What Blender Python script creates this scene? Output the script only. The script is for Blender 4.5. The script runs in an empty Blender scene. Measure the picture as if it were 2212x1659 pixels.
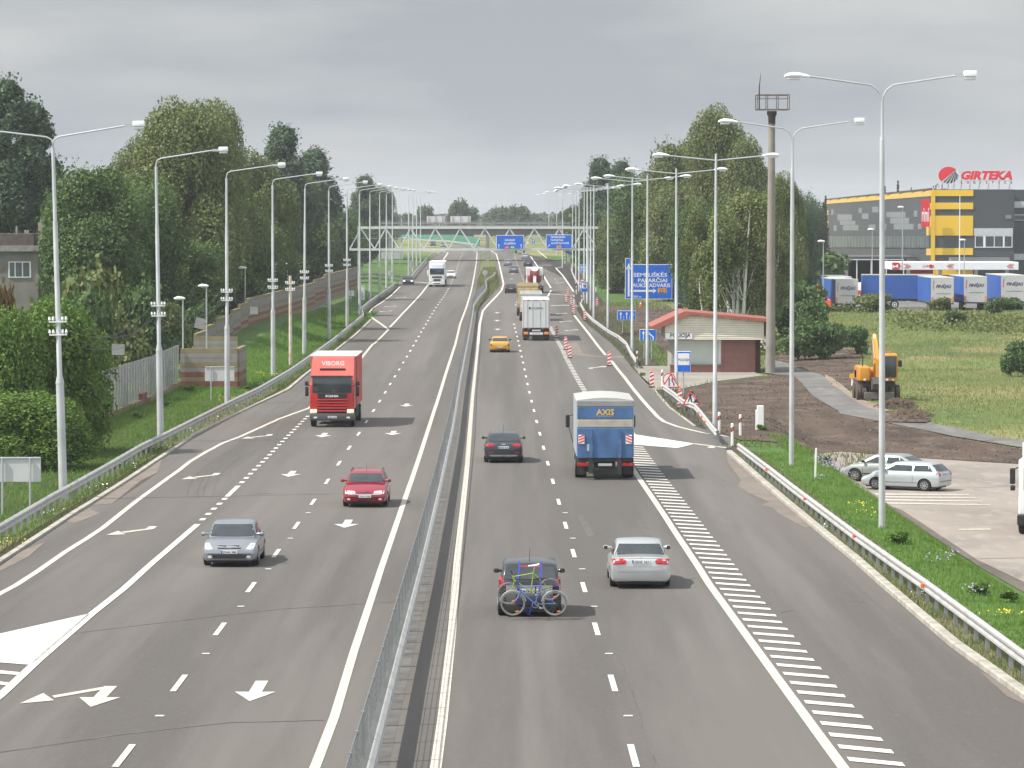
import bpy, bmesh, math, random
import numpy as np
from mathutils import Vector, Matrix, Euler
from mathutils.bvhtree import BVHTree
random.seed(7); RNG = np.random.default_rng(11)
S = bpy.context.scene; COL = S.collection
# ---------------------------------------------------------------- camera, sky, sun, exposure
FPX = 7922.0                      # focal length in units of a 2212 px wide frame
TH = math.atan(359.5 / FPX); CAMZ = 11.3
cd = bpy.data.cameras.new('camera'); cam = bpy.data.objects.new('camera', cd); COL.objects.link(cam)
cam.location = (0, 0, CAMZ); cam.rotation_euler = (math.pi / 2 - TH, 0, 0)
cd.sensor_width = 36; cd.lens = 36 * FPX / 2212; cd.clip_start = 1; cd.clip_end = 20000
S.camera = cam
SUN = Vector((-.78, -.22, 1.0)).normalized()
W = bpy.data.worlds.new("World"); S.world = W; W.use_nodes = True
nt = W.node_tree; N = nt.nodes; L = nt.links
bg = N['Background']; bg.inputs['Strength'].default_value = 0.1
sky = N.new('ShaderNodeTexSky'); sky.sky_type = 'NISHITA'; sky.sun_disc = False
sky.sun_elevation = math.asin(SUN.z); sky.sun_rotation = math.atan2(SUN.x, SUN.y)
sky.dust_density = 3; sky.air_density = 1.5
tc = N.new('ShaderNodeTexCoord')
mp = N.new('ShaderNodeMapping'); mp.inputs['Scale'].default_value = (6.5, 6.5, 30)
mp.inputs['Location'].default_value = (3.1, .4, .35)
n1 = N.new('ShaderNodeTexNoise'); n1.inputs['Scale'].default_value = 1.15; n1.inputs['Detail'].default_value = 5; n1.inputs['Roughness'].default_value = .5
L.new(tc.outputs['Generated'], mp.inputs[0]); L.new(mp.outputs[0], n1.inputs[0])
cr = N.new('ShaderNodeValToRGB'); e = cr.color_ramp.elements
e[0].position = .4; e[0].color = (.78, .86, .94, 1); e[1].position = .64; e[1].color = (1.18, 1.21, 1.23, 1)
L.new(n1.outputs[0], cr.inputs[0])
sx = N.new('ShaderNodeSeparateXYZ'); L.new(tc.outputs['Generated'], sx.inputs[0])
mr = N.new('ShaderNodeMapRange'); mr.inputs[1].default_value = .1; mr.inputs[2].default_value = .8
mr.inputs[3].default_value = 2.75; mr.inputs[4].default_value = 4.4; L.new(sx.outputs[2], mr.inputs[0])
mb_ = N.new('ShaderNodeMapRange'); mb_.inputs[1].default_value = -1; mb_.inputs[2].default_value = .6; mb_.inputs[3].default_value = 2.0; mb_.inputs[4].default_value = 1.0; L.new(sx.outputs[1], mb_.inputs[0])  # unseen sky behind the camera brightened to lift surfaces facing the camera
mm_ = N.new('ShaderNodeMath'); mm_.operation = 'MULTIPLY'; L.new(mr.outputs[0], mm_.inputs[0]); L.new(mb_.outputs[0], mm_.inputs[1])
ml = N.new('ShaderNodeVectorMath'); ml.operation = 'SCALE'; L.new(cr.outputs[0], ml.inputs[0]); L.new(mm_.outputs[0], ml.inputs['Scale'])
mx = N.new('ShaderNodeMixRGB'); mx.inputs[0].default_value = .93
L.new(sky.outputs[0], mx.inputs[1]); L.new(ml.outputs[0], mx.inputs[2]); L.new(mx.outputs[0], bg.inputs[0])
sd = bpy.data.lights.new('sun', 'SUN'); so = bpy.data.objects.new('sun', sd); COL.objects.link(so)
sd.energy = 3.4; sd.angle = math.radians(.6); sd.color = (1, .95, .87)
so.rotation_euler = (-SUN).to_track_quat('-Z', 'Y').to_euler(); so.location = (-60, 0, 90)
V = S.view_settings; V.view_transform = 'Standard'; V.look = 'None'; V.exposure = .9; V.gamma = 1; V.use_curve_mapping = False
# ---------------------------------------------------------------- ground function
YS = [30,50,68]+[80+12*i for i in range(24)]+[374,392,410,430,450,475,500,525,550,600,650,700,750,800,850,900,950,1000,1100,1200,1300,1400,1500,1700,2000,2500,3000,4000,6000]
DR = [9.4,9.75,10.05,10.22,10.38,10.54,10.67,10.79,10.90,10.98,11.03,11.09,11.12,11.16,11.19,11.25,11.28,11.29,11.29,11.30,11.26,11.25,11.22,11.20,11.19,11.18,11.14,11.1,11.04,10.96,10.88,10.78,10.67,10.56,10.46,10.35,10.1,9.85,9.6,9.38,9.15,8.92,8.7,8.5,8.3,8.0,7.75,7.5,7.25,7.05,6.8,6.6,6.4,6.2,6.1,6.0]
GZ = [CAMZ - d for d in DR]
XS = [-3000,-1200,-600,-300,-160,-100,-70,-50,-40,-34,-30,-27,-25,-24,-23,-22,-21,-20,-19,-18,-17,-16,-12,-6,0,6,9,10,11,12,13,14,15,16,17,18,19,20,22,24,27,30,34,38,44,50,60,75,95,130,200,400,1200,3000]
def sm(a, b, x):
    t = min(1, max(0, (x - a) / (b - a))); return t * t * (3 - 2 * t)
def lerp_t(tab, x):
    return float(np.interp(x, [t[0] for t in tab], [t[1] for t in tab]))
def gz(y): return float(np.interp(y, YS, GZ))
BERM = [(0,0),(226,0),(250,.4),(280,1.1),(313,1.6),(346,1.8),(380,1.2),(410,.8),(480,.7),(560,.4),(700,.3),(6000,.3)]
def Tf(x, y):
    z = gz(y)
    if x < -17: z += lerp_t(BERM, y) * sm(17.2, 22.6, -x)
    if x > 13: z -= 1.2 * sm(13.6, 16, x) * (1 - sm(192, 214, y))
    if x > 17:
        w = sm(19, 27, x)
        z += w * (1.6 * sm(252, 366, y) - .98 * sm(372, 392, y) if y < 400 else max(0, CAMZ - 10.4 - gz(y)))
    return z
TG = np.array([[Tf(x, y) for x in XS] for y in YS])
def T(x, y):                       # terrain height on the same triangles as the ground mesh
    i = int(np.clip(np.searchsorted(XS, x) - 1, 0, len(XS) - 2)); j = int(np.clip(np.searchsorted(YS, y) - 1, 0, len(YS) - 2))
    s = (x - XS[i]) / (XS[i+1] - XS[i]); t = (y - YS[j]) / (YS[j+1] - YS[j])
    a, b, c, d = TG[j, i], TG[j, i+1], TG[j+1, i+1], TG[j+1, i]
    return float(a + s*(b-a) + t*(c-b)) if s > t else float(a + s*(c-d) + t*(d-a))
def U(u, v, h=0, terr=True):       # the ground point (at height h) that a sight line meets
    a = (u - 1106) / FPX; b = (829.5 - v) / FPX
    dy = math.cos(TH) + b * math.sin(TH); dz = -math.sin(TH) + b * math.cos(TH)
    k = dz / dy; kx = a / dy; y = 45.0
    F = lambda y: CAMZ + k*y > (T(kx*y, y) if terr else gz(y)) + h
    while y < 5900 and F(y): y *= 1.012
    lo, hi = y/1.012, y
    for _ in range(14):
        m = (lo+hi)/2
        if F(m): lo = m
        else: hi = m
    return Vector((kx*hi, hi))
def q(ox, oy, w, pts, h=0):
    s = w / 2212 / 1.543
    return [U(ox/1.543 + x*s, oy/1.543 + y*s, h) for x, y in pts]
def D(ox, oy, w, x, y):
    s = w / 2212 / 1.543
    return ox/1.543 + x*s, oy/1.543 + y*s
def zat(v, y): return CAMZ + y * math.tan(math.atan((829.5 - v) / FPX) - TH)     # height seen at row v at distance y
def xat(u, y): return (u - 1106) / FPX * y
# ---------------------------------------------------------------- materials
MATS = {}
def M(name, col, rough=.6, metal=0., var=.1, scale=3., spec=.5, emit=0, coat=0., bump=0., stretch=None, dirt=None):
    if name in MATS: return MATS[name]
    m = bpy.data.materials.new(name); m.use_nodes = True; t = m.node_tree; p = t.nodes['Principled BSDF']
    p.inputs['Roughness'].default_value = rough; p.inputs['Metallic'].default_value = metal
    p.inputs['Specular IOR Level'].default_value = spec; p.inputs['Coat Weight'].default_value = coat
    p.inputs['Coat Roughness'].default_value = .08
    c = t.nodes.new('ShaderNodeTexCoord'); n = t.nodes.new('ShaderNodeTexNoise')
    n.inputs['Scale'].default_value = scale; n.inputs['Detail'].default_value = 6
    if stretch:
        mm = t.nodes.new('ShaderNodeMapping'); mm.inputs['Scale'].default_value = stretch
        t.links.new(c.outputs['Object'], mm.inputs[0]); t.links.new(mm.outputs[0], n.inputs[0])
    else: t.links.new(c.outputs['Object'], n.inputs[0])
    r = t.nodes.new('ShaderNodeValToRGB'); r.color_ramp.elements[0].position = .3; r.color_ramp.elements[1].position = .7
    d = dirt or tuple(k * (1 - var) for k in col)
    r.color_ramp.elements[0].color = (*d, 1)
    r.color_ramp.elements[1].color = (*[min(1, k * (1 + var)) for k in col], 1)
    t.links.new(n.outputs[0], r.inputs[0]); t.links.new(r.outputs[0], p.inputs['Base Color'])
    if emit:
        p.inputs['Emission Color'].default_value = (*col, 1); p.inputs['Emission Strength'].default_value = emit
    if bump:
        b = t.nodes.new('ShaderNodeBump'); b.inputs['Distance'].default_value = bump; b.inputs['Strength'].default_value = .6
        t.links.new(n.outputs[0], b.inputs['Height']); t.links.new(b.outputs[0], p.inputs['Normal'])
    MATS[name] = m; return m
def patch(name, layers, rough=.9, bump=0, bscale=6):
    """layers: (color, noise scale, low, high, stretch); world-space noise blends each layer over the last"""
    m = bpy.data.materials.new(name); m.use_nodes = True; t = m.node_tree; p = t.nodes['Principled BSDF']
    p.inputs['Roughness'].default_value = rough; p.inputs['Specular IOR Level'].default_value = .25
    g = t.nodes.new('ShaderNodeNewGeometry'); cur = None
    for i, (col, sc, lo, hi, st) in enumerate(layers):
        rgb = t.nodes.new('ShaderNodeRGB'); rgb.outputs[0].default_value = (*col, 1)
        if cur is None: cur = rgb.outputs[0]; continue
        mm = t.nodes.new('ShaderNodeMapping'); mm.inputs['Scale'].default_value = st; mm.inputs['Location'].default_value = (i*7.3, i*3.1, 0)
        n = t.nodes.new('ShaderNodeTexNoise'); n.inputs['Scale'].default_value = sc; n.inputs['Detail'].default_value = 7; n.inputs['Roughness'].default_value = .6
        t.links.new(g.outputs['Position'], mm.inputs[0]); t.links.new(mm.outputs[0], n.inputs[0])
        k = t.nodes.new('ShaderNodeMapRange'); k.inputs[1].default_value = lo; k.inputs[2].default_value = hi
        t.links.new(n.outputs[0], k.inputs[0])
        x = t.nodes.new('ShaderNodeMixRGB'); t.links.new(k.outputs[0], x.inputs[0]); t.links.new(cur, x.inputs[1]); t.links.new(rgb.outputs[0], x.inputs[2]); cur = x.outputs[0]
    t.links.new(cur, p.inputs['Base Color'])
    if bump:
        n = t.nodes.new('ShaderNodeTexNoise'); n.inputs['Scale'].default_value = bscale; n.inputs['Detail'].default_value = 4
        b = t.nodes.new('ShaderNodeBump'); b.inputs['Distance'].default_value = bump; t.links.new(g.outputs['Position'], n.inputs[0])
        t.links.new(n.outputs[0], b.inputs['Height']); t.links.new(b.outputs[0], p.inputs['Normal'])
    MATS[name] = m; return m
I3 = (1, 1, 1)
ASPH = patch('asphalt', [((.13,.119,.109),0,0,0,I3), ((.094,.086,.079),1,.4,.6,(.3,.005,1)), ((.152,.141,.13),1,.5,.75,(.55,.007,1)),
    ((.1,.094,.088),1,.6,.75,(.05,.028,1)), ((.14,.132,.124),9,.55,.75,I3), ((.105,.098,.09),.35,.58,.72,(1,.1,1))], .82, .004, 30)
ASPH2 = patch('asphalt_path', [((.16,.155,.15),0,0,0,I3), ((.11,.107,.104),.25,.4,.65,I3), ((.21,.2,.19),.7,.55,.75,(1,.4,1))], .9)
LOT = patch('worn_paving', [((.27,.235,.205),0,0,0,I3), ((.2,.178,.16),.12,.45,.65,(1,.6,1)), ((.31,.28,.25),1.5,.5,.75,(1,.3,1)), ((.15,.14,.13),.6,.66,.75,(1,.25,1))], .95)
CONC = patch('concrete_apron', [((.27,.25,.22),0,0,0,I3), ((.2,.185,.165),.4,.45,.65,(.5,1,1)), ((.15,.14,.13),.5,.6,.7,(.25,2,1))], .95)
DIRT = patch('bare_soil', [((.095,.068,.052),0,0,0,I3), ((.055,.04,.032),.35,.4,.62,(1,.5,1)), ((.15,.115,.09),.9,.52,.72,(.6,.35,1)), ((.23,.19,.15),4,.66,.72,I3)], 1, .12, 3)
SAND = patch('sandy_dirt', [((.25,.2,.155),0,0,0,I3), ((.17,.135,.105),.5,.45,.65,I3), ((.33,.28,.22),2,.55,.7,I3)], 1)
DUST = patch('road_dust', [((.2,.17,.145),0,0,0,I3), ((.155,.137,.12),.6,.4,.65,I3)], 1)
GRASS = patch('grass_ground', [((.07,.13,.026),0,0,0,I3), ((.085,.15,.03),.12,.45,.62,I3), ((.035,.078,.018),.7,.5,.66,I3), ((.13,.14,.05),.05,.6,.72,I3), ((.04,.09,.02),5,.5,.7,I3)], 1, .08, 2)
MEADOW = patch('meadow_ground', [((.115,.15,.045),0,0,0,I3), ((.26,.215,.11),.045,.46,.6,(1,.5,1)), ((.07,.115,.032),.07,.52,.64,(1,.6,1)), ((.09,.18,.035),.03,.55,.66,I3), ((.26,.22,.12),1.1,.58,.72,I3)], 1, .15, 1)
DRYV = patch('dry_verge', [((.095,.125,.04),0,0,0,I3), ((.17,.15,.08),.5,.42,.6,I3), ((.05,.09,.025),1.2,.52,.68,I3)], 1, .06, 4)
PAINT = M('road_paint', (.6,.585,.535), .7, var=.12, scale=9., dirt=(.5,.48,.44))
PAINTY = M('road_paint_worn', (.52,.49,.43), .8, var=.14, scale=7., dirt=(.37,.345,.3))
PAINTF = M('road_paint_faded', (.36,.34,.31), .85, var=.25, scale=.8)
GALV = M('galvanised_steel', (.5,.52,.54), .42, .55, .1, 1.5)
GALVD = M('galvanised_dull', (.29,.295,.295), .55, .4, .15, 1.2)
RAILM = M('guardrail_steel', (.44,.44,.43), .55, .25, .14, 1.1)
POLEM = M('pole_paint', (.52,.54,.55), .5, .1, .1, .6, dirt=(.38,.39,.4))
POLEC = M('concrete_pole', (.24,.22,.195), .9, 0, .15, .8, bump=.02)
WHITE = M('white_paint', (.78,.79,.78), .45, 0, .05, 1)
LAMPW = M('lamp_housing', (.84,.85,.86), .35, 0, .03, 2)
LENS = M('lamp_lens', (.55,.57,.58), .15, 0, .05, 2)
BLACK = M('black_plastic', (.015,.015,.016), .5, 0, .2, 4)
RUB = M('tyre_rubber', (.018,.018,.019), .85, 0, .2, 4)
RIM = M('wheel_rim', (.4,.41,.42), .35, .7, .1, 5)
GLASS = M('vehicle_glass', (.03,.037,.042), .06, 0, .3, 1.4, spec=.8)
WGL = M('window_glass', (.045,.055,.065), .08, 0, .4, .6, spec=.8)
CHR = M('chrome', (.6,.61,.62), .2, .9, .05, 5)
REDL = M('red_lens', (.4,.012,.016), .2, 0, .15, 8, coat=.5)
ORL = M('orange_lens', (.85,.25,.03), .25, 0, .1, 8)
HEADL = M('headlamp', (.75,.77,.78), .08, .3, .2, 12, coat=1)
HEADON = M('headlamp_lit', (1,.93,.8), .2, 0, .05, 5, emit=3.5)
HEADWARM = M('headlamp_glow', (1,.85,.6), .2, 0, .1, 5, emit=.15)
PLATE = M('plate_white', (.72,.73,.72), .4, 0, .04, 4)
PBLUE = M('plate_blue', (.02,.06,.35), .4, 0, .04, 4)
INK = M('dark_ink', (.03,.03,.035), .6, 0, .05, 4)
SBLUE = M('sign_blue', (.01,.13,.62), .35, 0, .06, 1.2)
SWHITE = M('sign_white', (.8,.81,.82), .4, 0, .04, 2)
SRED = M('sign_red', (.68,.035,.03), .4, 0, .06, 2)
SORANGE = M('sign_orange', (.85,.38,.02), .4, 0, .05, 2)
SGREEN = M('sign_green', (.02,.32,.12), .4, 0, .05, 2)
SBACK = M('sign_back', (.42,.43,.43), .6, .1, .08, 1)
ORANGE = M('signal_orange', (.9,.12,.03), .5, 0, .08, 2)
# ---------------------------------------------------------------- mesh builder
class MB:
    def __init__(s): s.v = []; s.f = []; s.mi = []; s.cur = 0; s.mats = []
    def use(s, m):
        if m not in s.mats: s.mats.append(m)
        s.cur = s.mats.index(m); return s
    def add(s, vs, fs):
        o = len(s.v); s.v += [tuple(v) for v in vs]
        for f in fs: s.f.append(tuple(i + o for i in f)); s.mi.append(s.cur)
        return s
    def box(s, x0, x1, y0, y1, z0, z1):
        return s.add([(x0,y0,z0),(x1,y0,z0),(x1,y1,z0),(x0,y1,z0),(x0,y0,z1),(x1,y0,z1),(x1,y1,z1),(x0,y1,z1)],
                     [(3,2,1,0),(4,5,6,7),(0,1,5,4),(1,2,6,5),(2,3,7,6),(3,0,4,7)])
    def cbox(s, c, d): return s.box(c[0]-d[0]/2, c[0]+d[0]/2, c[1]-d[1]/2, c[1]+d[1]/2, c[2]-d[2]/2, c[2]+d[2]/2)
    def bbox(s, x0, x1, y0, y1, z0, z1, b=.05, seg=2):
        bm = bmesh.new(); bmesh.ops.create_cube(bm, size=1)
        for v in bm.verts: v.co = Vector(((x0+x1)/2 + v.co.x*(x1-x0), (y0+y1)/2 + v.co.y*(y1-y0), (z0+z1)/2 + v.co.z*(z1-z0)))
        bmesh.ops.bevel(bm, geom=bm.edges[:], offset=b, segments=seg, affect='EDGES', profile=.6)
        s.bm(bm); bm.free(); return s
    def bm(s, bm):
        bm.verts.index_update(); return s.add([v.co[:] for v in bm.verts], [[v.index for v in f.verts] for f in bm.faces])
    def beam(s, p, q_, w, h=None, up=(0,0,1)):
        p = Vector(p); q_ = Vector(q_); h = h or w; d = (q_ - p).normalized(); u = Vector(up)
        if abs(d.dot(u)) > .98: u = Vector((0,1,0))
        a = d.cross(u).normalized() * (w/2); b = a.cross(d).normalized() * (h/2)
        vs = [p-a-b, p+a-b, p+a+b, p-a+b, q_-a-b, q_+a-b, q_+a+b, q_-a+b]
        return s.add(vs, [(0,3,2,1),(4,5,6,7),(0,1,5,4),(1,2,6,5),(2,3,7,6),(3,0,4,7)])
    def tube(s, pts, r, n=8, cap=True):
        pts = [Vector(p) for p in pts]; rs = r if isinstance(r, (list, tuple)) else [r]*len(pts); vs = []; fs = []
        a = None
        for i, p in enumerate(pts):
            d = (pts[min(i+1, len(pts)-1)] - pts[max(i-1, 0)]).normalized()
            if a is None:
                a = d.cross(Vector((0,0,1)) if abs(d.z) < .9 else Vector((0,1,0))).normalized()
            a = (a - d * a.dot(d)).normalized(); b = d.cross(a)
            for k in range(n):
                t = 2*math.pi*k/n; vs.append(p + (a*math.cos(t) + b*math.sin(t)) * rs[i])
        for i in range(len(pts)-1):
            for k in range(n):
                k2 = (k+1) % n; fs.append((i*n+k, i*n+k2, (i+1)*n+k2, (i+1)*n+k))
        if cap: fs.append(tuple(range(n))[::-1]); fs.append(tuple((len(pts)-1)*n+k for k in range(n)))
        return s.add(vs, fs)
    def cyl(s, p, q_, r, n=16): return s.tube([p, q_], r, n)
    def poly(s, pts, axis, a, b):
        """2d outline extruded along axis from a to b; axis y: pts are (x,z); x: (y,z); z: (x,y)"""
        def mk(p, t): return {'y': (p[0], t, p[1]), 'x': (t, p[0], p[1]), 'z': (p[0], p[1], t)}[axis]
        n = len(pts); vs = [mk(p, a) for p in pts] + [mk(p, b) for p in pts]
        return s.add(vs, [tuple(range(n)), tuple(range(2*n-1, n-1, -1))] + [(i, i+n, (i+1) % n + n, (i+1) % n) for i in range(n)])
    def disc(s, c, r, axis, a, b, n=20, r2=None):
        return s.poly([(c[0] + r*math.cos(2*math.pi*k/n), c[1] + (r2 or r)*math.sin(2*math.pi*k/n)) for k in range(n)], axis, a, b)
    def ring(s, c, ro, ri, axis, a, b, n=24):
        def mk(p, t): return {'y': (p[0], t, p[1]), 'x': (t, p[0], p[1]), 'z': (p[0], p[1], t)}[axis]
        vs = []
        for t in (a, b):
            for r in (ro, ri):
                for k in range(n): vs.append(mk((c[0]+r*math.cos(2*math.pi*k/n), c[1]+r*math.sin(2*math.pi*k/n)), t))
        fs = []
        for k in range(n):
            j = (k+1) % n
            fs += [(k, j, n+j, n+k), (2*n+k, 3*n+k, 3*n+j, 2*n+j), (k, 2*n+k, 2*n+j, j), (n+k, n+j, 3*n+j, 3*n+k)]
        return s.add(vs, fs)
    def loft(s, rings):
        n = len(rings[0]); vs = [p for r in rings for p in r]; fs = []
        for i in range(len(rings)-1):
            for k in range(n):
                j = (k+1) % n; fs.append((i*n+k, i*n+j, (i+1)*n+j, (i+1)*n+k))
        fs.append(tuple(range(n))[::-1]); fs.append(tuple((len(rings)-1)*n+k for k in range(n)))
        return s.add(vs, fs)
    def text(s, txt, c, h, axis='-y', w=None, depth=.004, bold=0, shear=0, align='CENTER', font_w=None):
        """real letter geometry, cap height h, centred on c, facing -y (towards the camera), +y, -x or +x"""
        cu = bpy.data.curves.new('t', 'FONT'); cu.body = txt; cu.size = 1; cu.align_x = 'CENTER'; cu.extrude = 0; cu.offset = bold; cu.shear = shear; cu.resolution_u = 2
        o = bpy.data.objects.new('t', cu); COL.objects.link(o); dg = bpy.context.evaluated_depsgraph_get(); dg.update()
        me = bpy.data.meshes.new_from_object(o.evaluated_get(dg)); bpy.data.objects.remove(o); bpy.data.curves.remove(cu)
        vs = [v.co.copy() for v in me.vertices]; fs = [tuple(p.vertices) for p in me.polygons]; bpy.data.meshes.remove(me)
        if not vs: return s
        x0 = min(v.x for v in vs); x1 = max(v.x for v in vs)
        k = h / .73; kx = (w / (x1-x0)) if w else k; xm = (x0+x1)/2
        R = {'-y': (Vector((1,0,0)), Vector((0,-1,0))), '+y': (Vector((-1,0,0)), Vector((0,1,0))), '-x': (Vector((0,-1,0)), Vector((-1,0,0))), '+x': (Vector((0,1,0)), Vector((1,0,0)))}[axis]
        c = Vector(c)
        return s.add([c + R[0]*((v.x-xm)*kx) + Vector((0,0,1))*((v.y-.365)*k) + R[1]*depth for v in vs], fs)
    def build(s, name, mat=None, parent=None, smooth=False, loc=None):
        me = bpy.data.meshes.new(name); me.from_pydata(s.v, [], s.f)
        if s.mats:
            for m in s.mats: me.materials.append(m)
            me.polygons.foreach_set('material_index', s.mi)
        elif mat: me.materials.append(mat)
        bm = bmesh.new(); bm.from_mesh(me); bmesh.ops.recalc_face_normals(bm, faces=bm.faces); bm.to_mesh(me); bm.free()
        if smooth:
            me.polygons.foreach_set('use_smooth', [True]*len(me.polygons)); me.set_sharp_from_angle(angle=math.radians(38))
        o = bpy.data.objects.new(name, me); COL.objects.link(o)
        if parent is not None: o.parent = parent
        if loc: o.location = loc
        return o
def tag(o, label=None, cat=None, group=None, kind=None):
    for k, v in (('label', label), ('category', cat), ('group', group), ('kind', kind)):
        if v: o[k] = v
    return o
def empty(name, loc, label, cat, group=None, rz=0, rx=0):
    o = bpy.data.objects.new(name, None); COL.objects.link(o); o.location = loc; o.rotation_euler = (rx, 0, rz); o.empty_display_size = .3
    return tag(o, label, cat, group)
def copy_tree(o, parent=None, **kw):
    c = o.copy(); COL.objects.link(c); c.parent = parent
    for ch in [k for k in bpy.data.objects if k.parent == o]: copy_tree(ch, c)
    return c
KIDS = {}
def snapshot(o):
    return (o, [snapshot(k) for k in o.children])
def clone(snap, parent=None):
    c = snap[0].copy(); COL.objects.link(c); c.parent = parent
    for k in snap[1]: clone(k, c)
    return c
# ---------------------------------------------------------------- flat sheets that follow the ground
def sheet(polys, off, name, mat, terr=False, kind='structure', parent=None, xcut=False):
    bm = bmesh.new()
    for pts in polys:
        b = bmesh.new(); vs = [b.verts.new((p[0], p[1], 0)) for p in pts]; b.faces.new(vs)
        bmesh.ops.triangulate(b, faces=b.faces[:], ngon_method='EAR_CLIP')
        y0 = min(p[1] for p in pts); y1 = max(p[1] for p in pts)
        for y in YS:
            if y0 < y < y1: bmesh.ops.bisect_plane(b, geom=b.verts[:]+b.edges[:]+b.faces[:], plane_co=(0, y, 0), plane_no=(0, 1, 0), dist=1e-5)
        if terr:
            x0 = min(p[0] for p in pts); x1 = max(p[0] for p in pts)
            for x in XS:
                if x0 < x < x1: bmesh.ops.bisect_plane(b, geom=b.verts[:]+b.edges[:]+b.faces[:], plane_co=(x, 0, 0), plane_no=(1, 0, 0), dist=1e-5)
            for i in range(len(XS)-1):
                pass
        for v in b.verts: v.co.z = (T(v.co.x, v.co.y) if terr else gz(v.co.y)) + off
        for f in b.faces:
            f.normal_update()
            if f.normal.z < 0: f.normal_flip()
        me = bpy.data.meshes.new('x'); b.to_mesh(me); b.free(); bm.from_mesh(me); bpy.data.meshes.remove(me)
    me = bpy.data.meshes.new(name); bm.to_mesh(me); bm.free(); me.materials.append(mat)
    o = bpy.data.objects.new(name, me); COL.objects.link(o)
    if kind: o['kind'] = kind
    if parent: o.parent = parent
    return o
def offs(pl, d):                   # polyline offset sideways by d
    out = []
    for i, p in enumerate(pl):
        a = Vector(pl[max(i-1, 0)][:2]); b = Vector(pl[min(i+1, len(pl)-1)][:2]); t = (b-a).normalized(); out.append(Vector((p[0]+t.y*d, p[1]-t.x*d)))
    return out
def stripe(pl, w):                 # quads along a polyline
    a = offs(pl, -w/2); b = offs(pl, w/2)
    return [[a[i], b[i], b[i+1], a[i+1]] for i in range(len(pl)-1)]
def along(pl, step, y0=None):      # points every step metres of a polyline with heading
    pl = [Vector(p[:2]) for p in pl]; out = []; d = 0 if y0 is None else y0
    for i in range(len(pl)-1):
        a, b = pl[i], pl[i+1]; l = (b-a).length; t = (b-a)/l if l else Vector((0,1))
        while d <= l: out.append((a + t*d, t)); d += step
        d -= l
    return out
def xof(pl, y): return float(np.interp(y, [p[1] for p in pl], [p[0] for p in pl]))
# ---------------------------------------------------------------- the ground and the roads
def make_ground():
    vs = [(x, y, TG[j, i]) for j, y in enumerate(YS) for i, x in enumerate(XS)]; n = len(XS); fs = []; mi = []
    for j in range(len(YS)-1):
        for i in range(n-1):
            a = j*n+i; b = a+1; c = b+n; d = a+n; fs += [(a, b, c), (a, c, d)]
            m = 1 if (XS[i] >= 17 and YS[j] >= 188) or YS[j] > 800 else 0
            mi += [m, m]
    me = bpy.data.meshes.new('ground'); me.from_pydata(vs, [], fs); me.materials.append(GRASS); me.materials.append(MEADOW)
    me.polygons.foreach_set('material_index', mi)
    o = bpy.data.objects.new('ground', me); COL.objects.link(o); o['kind'] = 'structure'
make_ground()
LK = [Vector(p) for p in [(-15.2,32),(-15.7,112),(-15.95,134),(-16,156),(-16.15,187),(-15.3,219),(-14.6,240),(-14.75,262),(-14.8,350),(-15.1,395),(-16.5,438),(-16.5,497),(-17,558),(-18.8,590),(-18.8,799),(-21.5,950),(-31,1060),(-58,1200),(-130,1400)]]
RK = [Vector(p) for p in [(10.8,32),(10.8,77),(10.55,88),(10.55,113),(10.3,147),(10.1,172)]]
RE2 = q(1850,1000,600,[(1700,1555),(1400,1330),(1190,1090),(940,830),(870,740),(800,650),(700,540),(560,430),(350,260),(265,110)])
FARR = [U(*D(1500,700,600,*p)) for p in [(1560,1180),(1520,1010),(1450,880),(1330,700),(1500,660)]] + [Vector(p) for p in [(9,600),(4,760),(2.5,860),(-1.5,950),(-9.5,1060),(-35,1200),(-100,1400)]]
JUNC = q(2000,1350,800,[(1150,400),(1210,390),(1200,300),(890,205)])
RBOUND = RK + JUNC + RE2 + FARR
sheet([LK[::-1] + RBOUND], .02, 'road', ASPH)
apron = q(1900,900,900,[(520,790),(820,790),(850,838),(1530,850),(1590,868),(1200,915),(905,978),(700,985),(640,925),(560,850)])
sheet([apron], .035, 'police_forecourt_pavement', CONC)
dirtA = q(1900,900,900,[(905,985),(1180,930),(1580,880),(1680,862),(1830,872),(1900,935),(1990,1040),(2212,1185)]) + [U(2000,932), U(2212,973), U(2212,1004), U(1815,976), U(1746,971)] + q(1900,900,900,[(1700,1420),(1560,1405),(1390,1400),(1230,1330),(1100,1200),(1000,1110)])
dirtB = [U(*p) for p in [(1668,722),(1782,752),(1860,758),(1853,800),(1856,830),(1838,842),(1817,845),(1794,831),(1782,817),(1772,810),(1714,791),(1668,775)]]
dirtC = q(1850,1000,600,[(500,85),(1900,100),(1900,200),(1450,700),(1250,560),(1240,340),(1000,400),(930,350),(900,200),(540,130)])
sheet([dirtA, dirtB, dirtC], .05, 'bare_soil', DIRT, terr=True)
path = q(1900,900,900,[(1590,745),(1720,752),(1830,790),(1950,835),(2050,860)]) + q(2750,1080,400,[(0,1000),(100,1120),(300,1240),(500,1400),(700,1520),(990,1640)]) + [U(1960,905), U(2080,930), U(2260,962), U(2260,978), U(2080,948), U(2000,932)] + q(1900,900,900,[(2212,1185),(1990,1040),(1900,935),(1830,872),(1680,862),(1590,850)])
sheet([path], .07, 'footpath', ASPH2, terr=True)
sand = q(2750,1080,400,[(0,940),(130,1000),(330,1150),(560,1340),(720,1420),(980,1500),(1200,1620),(990,1640),(700,1520),(500,1400),(300,1240),(100,1120),(0,1000)])
sheet([sand], .06, 'sandy_edge', SAND, terr=True)
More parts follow.
